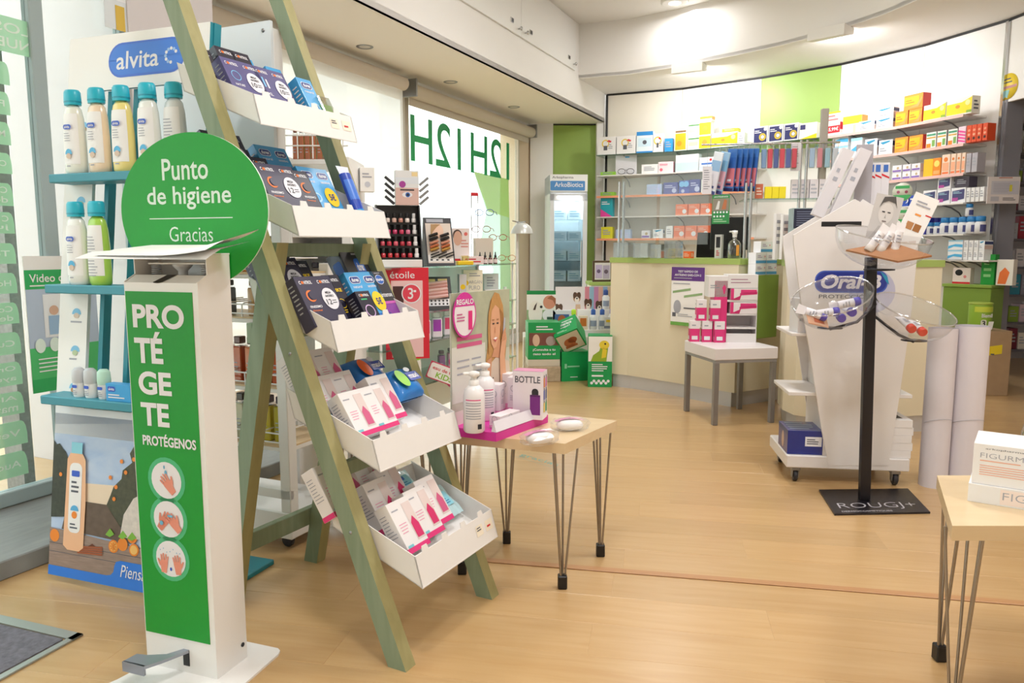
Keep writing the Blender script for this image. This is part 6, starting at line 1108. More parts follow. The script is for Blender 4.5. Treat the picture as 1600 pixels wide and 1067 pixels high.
# --- printed styles (d = descriptive words, base colour, printing)
def m_(c): return mat(c, .45)
def heart(f, w, d, h): F = f['f']; F.ring(.45, .62, h * .16, h * .22, m_('#e8c83a'), 1, 16); F.g([(.5, .7), (.62, .82), (.78, .74), (.72, .66), (.6, .72)], m_('#d8343c'), 2); F.r(.35, .25, .55, .5, INK, 2); F.lines(.6, .3, .85, .6, 3, INKL)
def bluemon(f, w, d, h): F = f['f']; F.r(0, .82, 1, 1, m_('#2f8fd8')); F.r(0, 0, 1, .08, m_('#2f8fd8')); F.c(.5, .5, h * .1, INK, 2); F.r(.1, .3, .9, .7, m_('#cfe8f6')); f['r'].r(.1, .1, .9, .9, m_('#b9dcf0'))
def orangebox(f, w, d, h): F = f['f']; F.r(.04, .3, .8, .85, m_('#f6c02a')); F.g([(.2, .1), (.7, .3), (.95, .75), (1, .6), (.8, .1)], m_('#f8a05a'), 2); F.lines(.1, .4, .6, .7, 2, m_('#e0802a'), 2); f['r'].r(0, 0, 1, 1, m_('#d8403a')); f['t'].r(0, 0, 1, 1, m_('#d8504a'))
def yellowwide(f, w, d, h): F = f['f']; F.g([(0, .08), (1, .08), (1, .95), (.6, .72), (0, .70)], m_('#f4d91f')); F.c(.45, .5, h * .15, m_('#e0902a'), 2, h * .1); F.c(.84, .65, h * .16, m_('#f6ec9a'), 2); F.r(.8, .08, 1, .22, m_('#8fb43a'), 2); f['r'].lines(.2, .2, .8, .8, 3, INK)
def yellowgreen(f, w, d, h): F = f['f']; F.r(.5, .05, 1, .95, m_('#f2c52c')); F.c(.75, .5, h * .2, m_('#f0a03a'), 2); F.r(.02, .78, .5, .88, m_('#4a8a4a')); F.r(.04, .3, .46, .6, m_('#cfe0b0')); f['t'].r(.3, 0, 1, 1, m_('#f2d43c'))
def yellowtall(f, w, d, h): F = f['f']; F.r(.08, .05, .92, .82, m_('#f4b92a')); F.r(.08, .86, .92, .95, m_('#8a6a4a')); F.c(.4, .35, w * .2, m_('#ee9a2a'), 2)
def navycirc(f, w, d, h): F = f['f']; F.r(.06, .08, .94, .92, m_('#2c2f66')); F.ring(.66, .38, h * .12, h * .22, m_('#c9b03a'), 2, 18); F.c(.66, .38, h * .1, WTX, 2); F.lines(.12, .6, .6, .8, 2, WTX, 2); F.c(.85, .82, h * .1, WTX, 3)
def whiteyel(f, w, d, h): f['f'].g([(0, 0), (1, .3), (1, 0)], YEL); f['f'].r(.05, .6, .35, .9, m_('#3a3a70'))
def redprice(f, w, d, h): F = f['f']; F.lines(.1, .6, .9, .9, 2, m_('#dd8888'), 1); F.r(0, .12, 1, .42, RED); F.t('-5,99€', .1, .18, .9, .36, WTX, 2, .02); f['r'].r(0, .25, 1, .55, RED); F.r(0, .93, 1, 1, YEL)
def yelwhite(f, w, d, h): f['f'].r(0, .55, 1, 1, m_('#f4d23a')); f['r'].r(0, .4, 1, 1, m_('#f0a850')); f['f'].r(.55, .0, .7, .5, m_('#f8eab0'))
def whblue(f, w, d, h): f['f'].g([(.1, .85), (.8, .95), (.8, .85), (.3, .7)], m_('#3a9ac4')); f['f'].lines(.1, .2, .6, .5, 2, INKL); f['r'].r(.0, .6, 1, .9, m_('#2f3f70')); f['r'].r(0, .1, 1, .5, m_('#d8c0b8'))
def skywave(f, w, d, h): F = f['f']; F.g([(0, .1), (.4, .35), (1, .25), (1, .55), (.5, .6), (0, .4)], m_('#4fb4e6')); F.r(0, .85, 1, 1, m_('#9fd4ee'))
def pinkp(f, w, d, h): F = f['f']; F.lines(.1, .6, .9, .9, 1, m_('#e0a0b0')); F.c(.2, .3, h * .14, m_('#e06a80')); f['r'].r(0, 0, 1, 1, m_('#e0a9b4'))
def whpaleb(f, w, d, h): f['f'].r(0, .05, 1, .55, m_('#cfe6ea')); f['t'].r(0, 0, 1, 1, WTX)
def whbar(f, w, d, h): f['f'].r(0, .1, 1, .35, m_('#cfe2ee')); f['f'].r(.1, .45, .9, .58, m_('#4a7ac8')); f['f'].c(.55, .8, h * .1, RED)
def greenstripe(f, w, d, h): F = f['f']; F.r(.05, .78, .95, .9, m_('#4a9a7a')); F.r(.05, .62, .95, .70, m_('#d8a23a')); F.r(.05, .05, .5, .3, m_('#e8882a')); F.r(.6, .1, .9, .5, m_('#7fae5a')); f['r'].r(0, 0, 1, 1, m_('#8a8a90'))
def pinkwave(f, w, d, h):
    for k in range(4): f['f'].g([(0, .15 + .18 * k), (1, .05 + .18 * k), (1, .15 + .18 * k), (0, .27 + .18 * k)], m_('#e6509a'))
def redor(f, w, d, h): F = f['f']; F.c(.5, .7, w * .25, m_('#f0a080')); F.c(.5, .45, w * .25, m_('#f0b090')); F.r(.25, .15, .75, .3, m_('#4a2018'))
def navyw(f, w, d, h): F = f['f']; F.lines(.1, .5, .9, .8, 2, m_('#c9cdf0')); F.c(.75, .3, h * .2, m_('#c0c6e6'))
def mask(f, w, d, h): F = f['f']; F.c(.3, .72, h * .22, m_('#7fc0ee'), 2); F.c(.7, .72, h * .22, m_('#7fc0ee'), 2); F.c(.4, .2, h * .14, m_('#c0c6e6'))
def greenw(f, w, d, h): F = f['f']; F.r(.1, .1, .4, .6, m_('#8fc83a')); F.r(.6, .1, .9, .6, m_('#6ab84a'))
def oranyel(f, w, d, h): F = f['f']; F.r(0, 0, .55, 1, m_('#f4c02a')); F.c(.78, .68, w * .16, m_('#f8e070'), 2); F.r(.6, .1, .96, .3, m_('#f8b06a'), 2)
def peach(f, w, d, h): F = f['f']; F.r(.1, .2, .9, .6, m_('#f4b08a')); F.c(.5, .75, w * .25, m_('#e8823a')); F.r(.1, .05, .9, .15, m_('#ee7a4a'))
def tub(f, w, d, h): F = f['f']; F.r(.05, .1, .95, .35, m_('#8a6ab8')); F.c(.6, .6, h * .18, m_('#c8b08a'))
def purpw(f, w, d, h): F = f['f']; F.g([(.08, .1), (.92, .25), (.92, .9), (.08, .8)], m_('#4a4a7a')); F.r(.08, .12, .5, .35, m_('#b04a9a'), 2); F.lines(.15, .6, .8, .78, 2, m_('#a8d0e0'), 2); f['r'].lines(.3, .2, .7, .8, 2, INKL)
def bluemoon(f, w, d, h): F = f['f']; F.c(.82, .6, h * .3, WTX); F.c(.72, .6, h * .3, m_('#2f55b8'), 2); F.lines(.1, .5, .6, .8, 1, WTX, 3)
def orfade(f, w, d, h): F = f['f']; F.lines(.1, .6, .8, .85, 2, m_('#f6c0a8')); F.c(.75, .35, h * .2, WTX); F.r(0, 0, 1, .12, m_('#f8a080'))
def tealpk(f, w, d, h): F = f['f']; F.g([(0, 0), (1, 0), (0, .4)], m_('#e0409a')); F.lines(.1, .6, .8, .8, 2, WTX)
def plain(f, w, d, h): f['f'].lines(.15, .3, .85, .8, 3, INKL)
STY = dict(heart=('white box with a heart logo', '#f0eeee', heart), bluemon=('white and blue monitor box', '#e6f2f8', bluemon), blue3=('small bright blue box', '#2f9ae0', plain), orange=('orange and yellow box', '#f2993a', orangebox), yw=('wide yellow box', '#efeee6', yellowwide), yg=('yellow and green box', '#f1f1e6', yellowgreen), yt=('tall yellow-orange box', '#f6eee0', yellowtall), navyc=('white box with navy print and ring', '#f1f0f2', navycirc), why=('white and yellow box', '#f3f1e6', whiteyel), redp=('white box with red price band', '#f0eaea', redprice), yelw=('yellow and white box', '#f5f3ea', yelwhite), whb=('white box with blue stripe', '#eef1f3', whblue), sky=('white box with sky blue wave', '#eef3f6', skywave), pinkb=('pale pink box', '#f3dfe3', pinkp), whpb=('white and pale aqua box', '#f1f3f3', whpaleb), whbar=('white box with blue bar', '#eef0f4', whbar), grs=('white box with green stripe', '#efede6', greenstripe), pw=('pink wave box', '#f0d6e2', pinkwave), redor=('orange-red box', '#e0522a', redor), navyw=('navy blue box', '#4a529a', navyw), pale=('pale blue box', '#b4c6e6', navyw), mask=('blue box with eye mask picture', '#4a5ab0', mask), grw=('white and green box', '#eef0ea', greenw), oy=('orange and yellow box', '#f0902a', oranyel), pch=('peach box', '#f2d9c4', peach), tub=('white and violet tub', '#eceaf0', tub), grey=('grey box', '#b8b4bc', plain), purp=('white box with purple print', '#eeeef2', purpw), bm=('blue box with a moon', '#2f55b8', bluemoon), orf=('coral box', '#f07a52', orfade), tp=('teal and pink box', '#1fa6b4', tealpk), yel=('yellow box', '#dfd92a', plain), grn=('flat green box', '#8fc83a', plain), wht=('white box', '#efefef', plain), wb2=('white box with blue wave', '#eef2f6', skywave), bwh=('white and navy box', '#e9edf2', whblue), dk=('dark box', '#4a4452', plain), blu=('deep blue box', '#2a2f9a', plain))
LV = ['top', 'second', 'third', 'fourth', 'fifth', 'lowest']
cnt_ = {}
def shelf_box(lev, a, b, hpx, sty, up=0, dep=.09, off=.255, side=None):
    z = SZL[lev]; desc, base, fn = STY[sty]; pa, pb = arc(a, z, off), arc(b, z, off); v = pb - pa; w = max(.015, v.length - .004); rz = math.atan2(v.y, v.x); mid = (pa + pb) / 2
    sc = mid.y / 1179; h = hpx * sc; inn = Vector((-math.sin(rz), math.cos(rz), 0)); loc = mid + inn * (dep / 2); loc.z = z + .0008 + up * sc
    side = side or ('right' if a > 1285 else 'left'); key = (lev, side, up > 0); cnt_[key] = cnt_.get(key, 0) + 1; n = cnt_[key]
    lb = '%s, %s%s from left, %s back shelf, %s bay' % (desc, 'upper row ' if up > 0 else '', ORD[min(n, 20) - 1], LV[lev], side)
    return put(carton('shelfbox_' + sty, w, dep, h, mat(base, .45), fn, .0012), 'medicine_box', None, loc, rz, label=lb, cat='box', group='boxes on the back wall shelves')
for r in [(0, 933, 962, 27, 'heart'), (0, 963, 993, 27, 'heart'), (0, 994, 1020, 32, 'bluemon'), (0, 1020, 1036, 28, 'heart'), (0, 1038, 1051, 20, 'blue3'), (0, 1053, 1073, 32, 'yt'), (0, 1074, 1110, 20, 'yg'), (0, 1111, 1152, 22, 'yw'), (0, 1152, 1163, 20, 'wht'),
          (0, 1074, 1110, 20, 'yg', 20.2), (0, 1127, 1152, 5, 'yel', 22.4), (0, 1092, 1111, 8, 'yelw', 40.5), (0, 1176, 1199, 26, 'navyc'), (0, 1200, 1223, 26, 'navyc'), (0, 1224, 1247, 26, 'navyc'), (0, 1248, 1276, 24, 'why'),
          (0, 1290, 1312, 36, 'redp'), (0, 1316, 1346, 26, 'yelw'), (0, 1341, 1366, 15, 'whb', 0, .06, .275), (0, 1368, 1395, 16, 'whb'), (0, 1368, 1395, 15, 'whb', 16.3), (0, 1398, 1418, 22, 'orange'), (0, 1419, 1440, 22, 'orange'), (0, 1410, 1440, 22, 'orange', 22.3), (0, 1442, 1477, 24, 'yw'), (0, 1478, 1518, 26, 'yw'),
          (1, 938, 962, 5, 'grn'), (1, 1002, 1028, 14, 'wht'), (1, 1028, 1052, 17, 'pinkb'), (1, 1055, 1091, 26, 'whpb'), (1, 1092, 1125, 20, 'whbar'), (1, 1300, 1324, 20, 'sky'), (1, 1300, 1324, 19, 'sky', 20.3), (1, 1328, 1346, 30, 'sky'), (1, 1350, 1370, 26, 'bwh'), (1, 1372, 1394, 22, 'bwh'), (1, 1397, 1418, 23, 'orange'), (1, 1419, 1441, 23, 'orange'), (1, 1446, 1462, 24, 'grs'), (1, 1463, 1478, 24, 'grs'), (1, 1480, 1495, 24, 'grs'), (1, 1496, 1508, 26, 'pw'), (1, 1509, 1517, 26, 'redor'), (1, 1517, 1525, 26, 'redor'), (1, 1525, 1533, 26, 'redor'), (1, 1534, 1542, 26, 'redor'),
          (2, 938, 960, 6, 'grn'), (2, 1010, 1034, 16, 'pale'), (2, 1036, 1059, 18, 'navyw'), (2, 1060, 1077, 20, 'mask'), (2, 1077, 1093, 21, 'navyw'), (2, 1095, 1113, 20, 'grw'), (2, 1393, 1408, 11, 'tub'), (2, 1409, 1422, 11, 'tub'), (2, 1423, 1437, 11, 'tub'), (2, 1393, 1408, 11, 'tub', 11.3), (2, 1409, 1422, 11, 'tub', 11.3), (2, 1423, 1437, 11, 'tub', 11.3), (2, 1442, 1469, 27, 'oy'), (2, 1470, 1483, 31, 'pch'), (2, 1484, 1492, 31, 'pch'), (2, 1493, 1500, 31, 'pch'), (2, 1501, 1507, 31, 'pch'), (2, 1508, 1516, 29, 'grey'), (2, 1517, 1526, 29, 'grey'),
          (3, 938, 957, 30, 'tp'), (3, 1055, 1074, 17, 'orf'), (3, 1075, 1093, 17, 'orf'), (3, 1094, 1110, 17, 'orf'), (3, 1399, 1419, 15, 'bm'), (3, 1420, 1440, 16, 'bm'), (3, 1441, 1462, 22, 'purp'), (3, 1463, 1484, 22, 'purp'), (3, 1485, 1508, 23, 'purp'), (3, 1509, 1515, 22, 'wht'), (3, 1516, 1522, 22, 'wht'), (3, 1523, 1529, 22, 'wht'), (3, 1530, 1537, 22, 'wht'), (3, 1463, 1484, 18, 'purp', 22.4), (3, 1490, 1512, 16, 'dk', 23.4),
          (4, 939, 957, 18, 'yel'), (4, 1052, 1069, 19, 'orf'), (4, 1070, 1088, 19, 'orf'), (4, 1089, 1107, 19, 'orf'), (4, 1040, 1051, 19, 'wht'), (4, 962, 985, 14, 'pale'), (4, 1002, 1015, 12, 'tub'), (4, 1020, 1036, 14, 'whb'), (4, 1438, 1446, 26, 'blu'), (4, 1447, 1455, 26, 'blu', 0, .07, .12), (4, 1456, 1464, 26, 'blu', 0, .07, .12), (4, 1465, 1474, 26, 'blu', 0, .07, .12),
          (5, 1480, 1503, 15, 'wb2'), (5, 1480, 1503, 15, 'wb2', 15.3), (5, 1504, 1511, 15, 'wht'), (5, 1512, 1519, 15, 'wht'), (5, 1520, 1527, 15, 'wht'), (5, 1528, 1537, 15, 'wht'), (5, 1504, 1511, 15, 'wht', 15.3), (5, 1512, 1519, 15, 'wht', 15.3), (5, 1520, 1527, 15, 'wht', 15.3), (5, 1528, 1537, 15, 'whb', 15.3)]: shelf_box(*r)
# jars with blue lids
def jar(s): return MB().lathe([(.030 * s, 0), (.035 * s, .004), (.035 * s, .07 * s), (.026 * s, .082 * s)], m_('#e4e6ea'), seg=18).lathe([(.0352 * s, .012 * s), (.0352 * s, .06 * s)], m_('#4a4f86'), seg=8, a0=235, a1=310, off=.001).lathe([(.029 * s, .082 * s), (.031 * s, .09 * s), (.031 * s, .112 * s), (.026 * s, .118 * s), (0, .119 * s)], m_('#2a7fbe'), seg=18).mesh('pill_jar')
J1, J0 = jar(1.15), jar(.85)
for k, (px, me, up, lb) in enumerate([(1453, J0, 0, 'smaller pill jar with blue lid, left one on the fifth shelf'), (1464, J0, 0, 'smaller pill jar with blue lid, right one on the fifth shelf'), (1476, J1, 0, 'blue lidded pill jar next to the small jars'), (1490, J1, 0, 'blue lidded pill jar, second large one'), (1504, J1, 0, 'blue lidded pill jar, third large one'), (1517, J1, 0, 'blue lidded pill jar, fourth large one'), (1531, J1, 0, 'blue lidded pill jar at the right end'), (1512, J0, 1, 'small blue lidded pill jar stacked on top of the others')]):
    q = arc(px, SZL[4], .22); q.z = SZL[4] + .0008 + (.138 if up else 0); put(me, 'pill_jar', None, q, label=lb, cat='jar', group='pill jars with blue lids')
# eyewear board with glasses on the second shelf
q = arc(978, SZL[1], .22); b = MB(); b.box(-.12, 0, 0, .12, .008, .22, m_('#d3d2d6')); F = Face(b, (-.12, 0, 0), (1, 0, 0), (0, 0, 1), .24, .22, .001); F.r(.45, .86, .65, .93, m_('#3f9ad0')); b.build('eyewear_board', None, (q.x, q.y, SZL[1] + .001), R(-15), label='grey eyewear board on the second back shelf', cat='board')
q = arc(978, SZL[1], .26); b = MB(); mm = m_('#3a3436')
for s in (-1, 1): b.tube([(s * .05 + .042 * math.cos(R(20 * k)), 0, .03 * math.sin(R(20 * k))) for k in range(18)], .0035, mm, 6, closed=True)
b.tube([(-.01, 0, .012), (0, -.002, .016), (.01, 0, .012)], .003, mm, 6); b.build('eyeglasses', None, (q.x, q.y, SZL[1] + .035), R(-15), label='dark framed glasses in front of the grey eyewear board', cat='glasses')
# green base cabinet, carton, milk can and other things at the right end
ga, gb_ = arc(1474, .8, .30), arc(1549, .8, .22); gv = (gb_ - ga); gl_ = gv.length; grz = math.atan2(gv.y, gv.x)
gb = thing('green_base_cabinet', 'olive green cabinet under the right end of the shelves', 'cabinet', ga, grz); MB().box(0, 0, 0, gl_, .20, .80, m_('#7d9c3c'), .004).build('body', gb); MB().box(-.006, -.012, .80, gl_ + .006, .20, .825, m_('#86a544'), .003).build('top', gb)
GB = lmat((ga.x, ga.y, .8255), grz)
for k, (x, w, h, c, fn, lb) in enumerate([(.09, .14, .13, '#e9dcd4', lambda f, w, d, h: (f['f'].c(.35, .7, .03, BLACK, 1, .025), f['f'].r(.0, 0, 1, .12, RED), f['f'].c(.7, .45, .012, m_('#dd8888'))), 'white and red pet food box on the green cabinet'), (.25, .10, .24, '#1f9a3a', lambda f, w, d, h: f['f'].lines(.2, .2, .8, .8, 3, m_('#8fd08a')), 'tall green bag on the green cabinet'), (.35, .12, .20, '#eae6dc', lambda f, w, d, h: f['f'].g([(.1, .05), (.6, .05), (.8, .5), (.5, .7), (.2, .5)], m_('#ee7a3a')), 'white and orange pack on the green cabinet')]):
    put(carton('base%d' % k, w, .06, h, m_(c), fn, .001), 'pet_food_pack', None, mw=GB @ Matrix.Translation((x * 1.25, .08, 0)), label=lb, cat='pack', group='packs on the green cabinet')
cb = thing('cardboard_carton', 'brown cardboard carton with a yellow sticker on the floor', 'carton', (3.60, 5.74, 0), R(-4)); kr = mat('#a98d6c', .7, grain=.12, gscale=20)
b = MB(); b.box(-.17, -.14, 0, .17, .14, .49, kr, .003); F = Face(b, (-.17, -.14, 0), (1, 0, 0), (0, 0, 1), .34, .49, .001); F.r(.28, 0, .32, 1, m_('#9a7f60')); F.g([(.52, .63), (.80, .66), (.80, .80), (.52, .77)], m_('#e8cf2a'), 2); F.r(.56, .64, .64, .66, INK, 3); b.build('body', cb)
for s in (-1, 1): MB().prism([(-.17, s * .0), (.17, s * .0), (.17, s * .138), (-.17, s * .138)], 'z', .4905, .494, kr).build('flap', cb)
mc = thing('milk_powder_can', 'green milk powder can marked 3 on the cardboard carton', 'can', (3.575, 5.70, .4945)); b = MB(); b.lathe([(.078, 0), (.08, .006), (.08, .19), (.078, .196)], m_('#8fb83a'), seg=28); b.lathe([(.08, .14), (.08, .18)], m_('#c9d94a'), seg=14, a0=210, a1=330, off=.001)
F = Face(b, (-.08, -.0825, 0), (1, 0, 0), (0, 0, 1), .16, .20, .0012); F.rr(.22, .14, .5, .42, .015, m_('#e6ecd8')); F.t('3', .28, .18, .44, .38, DARK, 2, .02); F.g([(.55, .05), (.78, .05), (.84, .35), (.60, .35)], m_('#eef0ea'), 1); F.t('Blemil', .25, .50, .75, .64, WTX, 1, .02); b.build('body', mc); MB().lathe([(.082, .196), (.083, .2), (.083, .208), (.07, .21), (0, .21)], m_('#a3b84a'), seg=28).build('lid', mc)
# calendar sign at the pillar
sg_ = thing('counter_sign', 'white framed paper sign held before the grey pillar', 'sign', (0, 0, 0)); p = gd(1566, 318, 5.93); sg_.location = (p.x, p.y, 0); b = MB(); b.box(-.125, -.004, p.z, .125, .004, p.z + .205, m_('#d9d0ce')); F = Face(b, (-.125, -.004, p.z), (1, 0, 0), (0, 0, 1), .27, .22, .001); F.r(.1, .32, .9, .78, m_('#c3c1ca')); F.lines(.16, .38, .84, .72, 6, m_('#a8a6b4'), 2, 3, .3); F.r(.62, .42, .70, .65, m_('#d8cf4a'), 3); F.r(.1, .08, .34, .24, m_('#b8b6be'), 2); F.lines(.45, .1, .9, .22, 2, INK, 2, 3, .4); F.lines(.3, .86, .9, .93, 1, m_('#c07a6a'), 2); b.build('panel', sg_)
MB().box(.06, .004, p.z + .05, .09, 6.1 - p.y, p.z + .09, WHITEM).build('clip', sg_)
# round sticker on the header
p = onv(1576, 135, HD[0], HD[1] - HD[0]); hd = (HD[1] - HD[0]).normalized(); b = MB(); b.lathe([(0, 0), (.10, 0), (.10, .002), (0, .0025)], m_('#eccf3a'), seg=28); F = Face(b, (-.1, -.1, .0025), (1, 0, 0), (0, 1, 0), .2, .2, .001); F.lines(.2, .6, .8, .85, 2, INK, 1, 3, .4); F.r(.05, .42, .95, .52, m_('#c08a8a')); F.g([(.1, .28), (.5, .05), (.6, .35), (.15, .38)], m_('#8fc4c4'))
o = b.build('round_sticker', None, label='round yellow sticker on the white panel above the doorway', cat='sticker'); nrm = Vector((hd.y, -hd.x, 0)); nrm = nrm if nrm.dot(-p) > 0 else -nrm; o.matrix_world = Matrix.Translation(p + nrm * .002) @ Matrix((( -nrm.y, 0, nrm.x, 0), (nrm.x, 0, nrm.y, 0), (0, 1, 0, 0), (0, 0, 0, 1)))
# stock room rack behind the doorway
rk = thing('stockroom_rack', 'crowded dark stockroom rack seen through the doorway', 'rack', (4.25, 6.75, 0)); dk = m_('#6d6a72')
for x in (0, .75): MB().box(x, 0, 0, x + .03, .3, 2.3, dk).build('upright', rk)
for k in range(9): MB().box(0, 0, .18 + .25 * k, .78, .3, .2 + .25 * k, dk).build('shelf', rk)
rn = random.Random(11)
for k in range(9):
    x = .19; q_ = 0
    while x < .50:
        w = rn.uniform(.06, .11); h = rn.uniform(.10, .20); c = rn.choice(['#b03a4a', '#e6e2e6', '#d9c0c8', '#7a2a3c', '#c9cdd6', '#3f9ab0', '#d88aa8', '#8fae3a', '#9a96a0', '#e8e0d0'])
        put(carton('stock' + c, round(w, 2), .12, round(h, 2), m_(c), plain, .001), 'stock_box', None, (4.25 + x + w / 2, 6.85, .2005 + .25 * k), label='box on the stockroom rack, %s shelf from the floor, %s from the left' % (ORD[k], ORD[q_]), cat='box', group='boxes on the stockroom rack'); x += w + .008; q_ += 1
for k, (px, py, c) in enumerate([(1410, 300, 0), (1408, 338, 1)]):
    p = gd(px, py, 6.2); b = MB(); b.lathe([(0, 0), (.075, 0), (.075, .003), (0, .003)], m_('#d9dccb'), seg=24); F = Face(b, (-.075, -.075, .003), (1, 0, 0), (0, 1, 0), .15, .15, .001); F.r(.15, .68, .85, .84, m_('#4fc070')); F.c(.5, .5, .07, m_('#4fc070'), 2, a0=200, a1=340); F.c(.3, .5, .012, m_('#c06a8a'), 2); F.c(.7, .5, .012, m_('#a8506a'), 2); o = put(b.mesh('shelf_talker'), 'shelf_talker', None, p, label=['round green and cream shelf tag on the third right shelf', 'round green and cream shelf tag on the fourth right shelf'][k], cat='tag', group='round shelf tags'); o.rotation_euler = (math.pi / 2, 0, R(-40))
# ================================================================== toothbrush stand
OO = Vector((1.575, 3.42, 0)); ORZ = R(-8); OW = .275
ob = thing('toothbrush_stand', 'white wheeled toothbrush stand with a blue oval logo', 'display', OO, ORZ)
wp = mat('#e9e5e3', .4)
MB().box(-OW, 0, .075, OW, .40, .135, wp, .004).build('base', ob)
def opx(x, y): p = onv(x, y, OO, Vector((math.cos(ORZ), math.sin(ORZ), 0))); v = p - OO; return (v.x * math.cos(ORZ) + v.y * math.sin(ORZ), p.z)
out = [opx(*q) for q in [(1294, 727), (1282, 660), (1265, 545), (1252, 475), (1240, 380), (1240, 367), (1336, 311), (1434, 366), (1434, 387), (1425, 477), (1416, 545), (1402, 640), (1388, 727)]]
b = MB(); b.prism(out, 'y', -.002, .014, wp); F = Face(b, (0, -.002, 0), (1, 0, 0), (0, 0, 1), 1, 1, .0007)
a = opx(1283, 354); c = opx(1346, 346); F.r(a[0], a[1], c[0], c[1], BLACK)
a = opx(1272, 457); c = opx(1388, 423); lb_ = mat('#2a3a9a', .4); F.c(opx(1362, 460)[0], opx(1362, 455)[1], .10, mat('#c3c3dc', .45), .6); F.rr(a[0], a[1], c[0], c[1], .042, mat('#4a66c0', .4), 1); F.rr(a[0] + .006, a[1] + .006, c[0] - .006, c[1] - .006, .038, lb_, 2); F.g([opx(1375, 424), opx(1386, 432), opx(1389, 445), opx(1384, 440)], mat('#2f9ac0', .4), 3)
a = opx(1282, 451); c = opx(1378, 429); F.t('Oral-B', a[0], a[1], c[0], c[1], mat('#e9e6ee', .4), 3, .03, skew=.06); a = opx(1279, 466); c = opx(1340, 459); F.t('PROTECCIÓN', a[0], a[1], c[0] + .06, c[1], INK, 3, .01); b.build('front_panel', ob)
out2 = [(x * .97 + .02, z - .0) for x, z in out]
MB().prism(out2, 'y', .36, .374, wp).build('rear_panel', ob); MB().box(-.11, .014, .135, .11, .36, .95, mat('#dfdad8', .45)).build('core', ob)
MB().prism([opx(1360, 309), opx(1420, 345), opx(1420, 372), opx(1352, 372), opx(1352, 318)], 'y', .10, .112, wp).build('header_panel', ob)
MB().box(-OW + .0, .02, .418, -.11, .36, .436, wp, .002).build('shelf', ob); MB().box(.11, .02, .418, OW, .36, .436, wp, .002).build('shelf', ob)
MB().box(-OW + .0, .02, .70, -.11, .36, .715, wp, .002).build('shelf', ob)
for x in (-OW + .05, OW - .05):
    for y in (.04, .36):
        cs = MB().box(x - .02, y - .02, .055, x + .02, y + .02, .075, STEEL, .002).prism([(y - .012, .02), (y + .012, .02), (y + .016, .06), (y - .016, .06)], 'x', x - .016, x - .012, STEEL).prism([(y - .012, .02), (y + .012, .02), (y + .016, .06), (y - .016, .06)], 'x', x + .012, x + .016, STEEL).build('caster', ob)
        MB().lathe([(.024, -.010), (.028, -.006), (.028, .006), (.024, .010)], DARK, seg=18).build('wheel', cs, (x, y, .028)).rotation_euler = (0, math.pi / 2, 0)
OM = lmat(OO, ORZ)
def oput(me, name, x, y, z, rz, lb, cat, grp=None, extra=None): return put(me, name, None, mw=OM @ Matrix.Translation((x, y, z)) @ Matrix.Rotation(rz, 4, 'Z') @ (extra or Matrix.Identity(4)), label=lb, cat=cat, group=grp)
def st_bl(f, w, d, h): f['f'].r(.5, .35, .97, .75, WTX); f['f'].lines(.55, .42, .9, .68, 3, INK, 2); f['l'].c(.5, .45, .025, m_('#c9b0a0'), 1, .04); f['t'].lines(.1, .1, .9, .9, 4, m_('#8fa4b8')); f['l'].r(0, .8, 1, 1, m_('#3a4a78'))
oput(carton('blue_brush_box', .16, .20, .115, mat('#1c2f86', .3, coat=.4), st_bl), 'toothbrush_box', -OW + .085, .12, .1355, R(0), 'dark blue toothbrush box on the base of the white stand', 'box')
def st_bb(f, w, d, h): f['f'].t('Sanits', .08, .35, .35, .65, INKL, 1, .0); f['t'].r(.3, .2, .8, .6, DARK)
FB = carton('flat_white_box', .16, .20, .036, mat('#eceaea', .45), st_bb)
for k in range(5): oput(FB, 'flat_white_box', OW - .075 + .003 * (k % 2), .11, .1355 + .0365 * k, R(2 * (k % 2)), 'flat white box on the right of the stand base, %s from the bottom' % ORD[k], 'box', 'flat white boxes on the stand')
def st_gr(f, w, d, h): f['f'].r(0, .86, 1, 1, m_('#8fb8a8')); f['f'].lines(.1, .2, .9, .7, 5, INKL); f['f'].r(0, 0, 1, .08, m_('#6fae98'))
for k in range(2): oput(carton('paste_box', .075, .09, .095, m_('#cfded6'), st_gr), 'paste_box', .175, .10, .4365 + .0955 * k, 0, ['pale green box on the right shelf of the stand, lower one', 'pale green box on the right shelf of the stand, upper one'][k], 'box', 'pale green boxes on the stand')
for k in range(3): oput(carton('white_paste', .04, .10, .16, m_('#e6e4e8'), plain), 'paste_box', -.235 + .045 * k, .08, .7155, R(10), 'slim white carton on the upper left shelf of the stand, %s' % ORD[k], 'box', 'slim cartons on the stand')
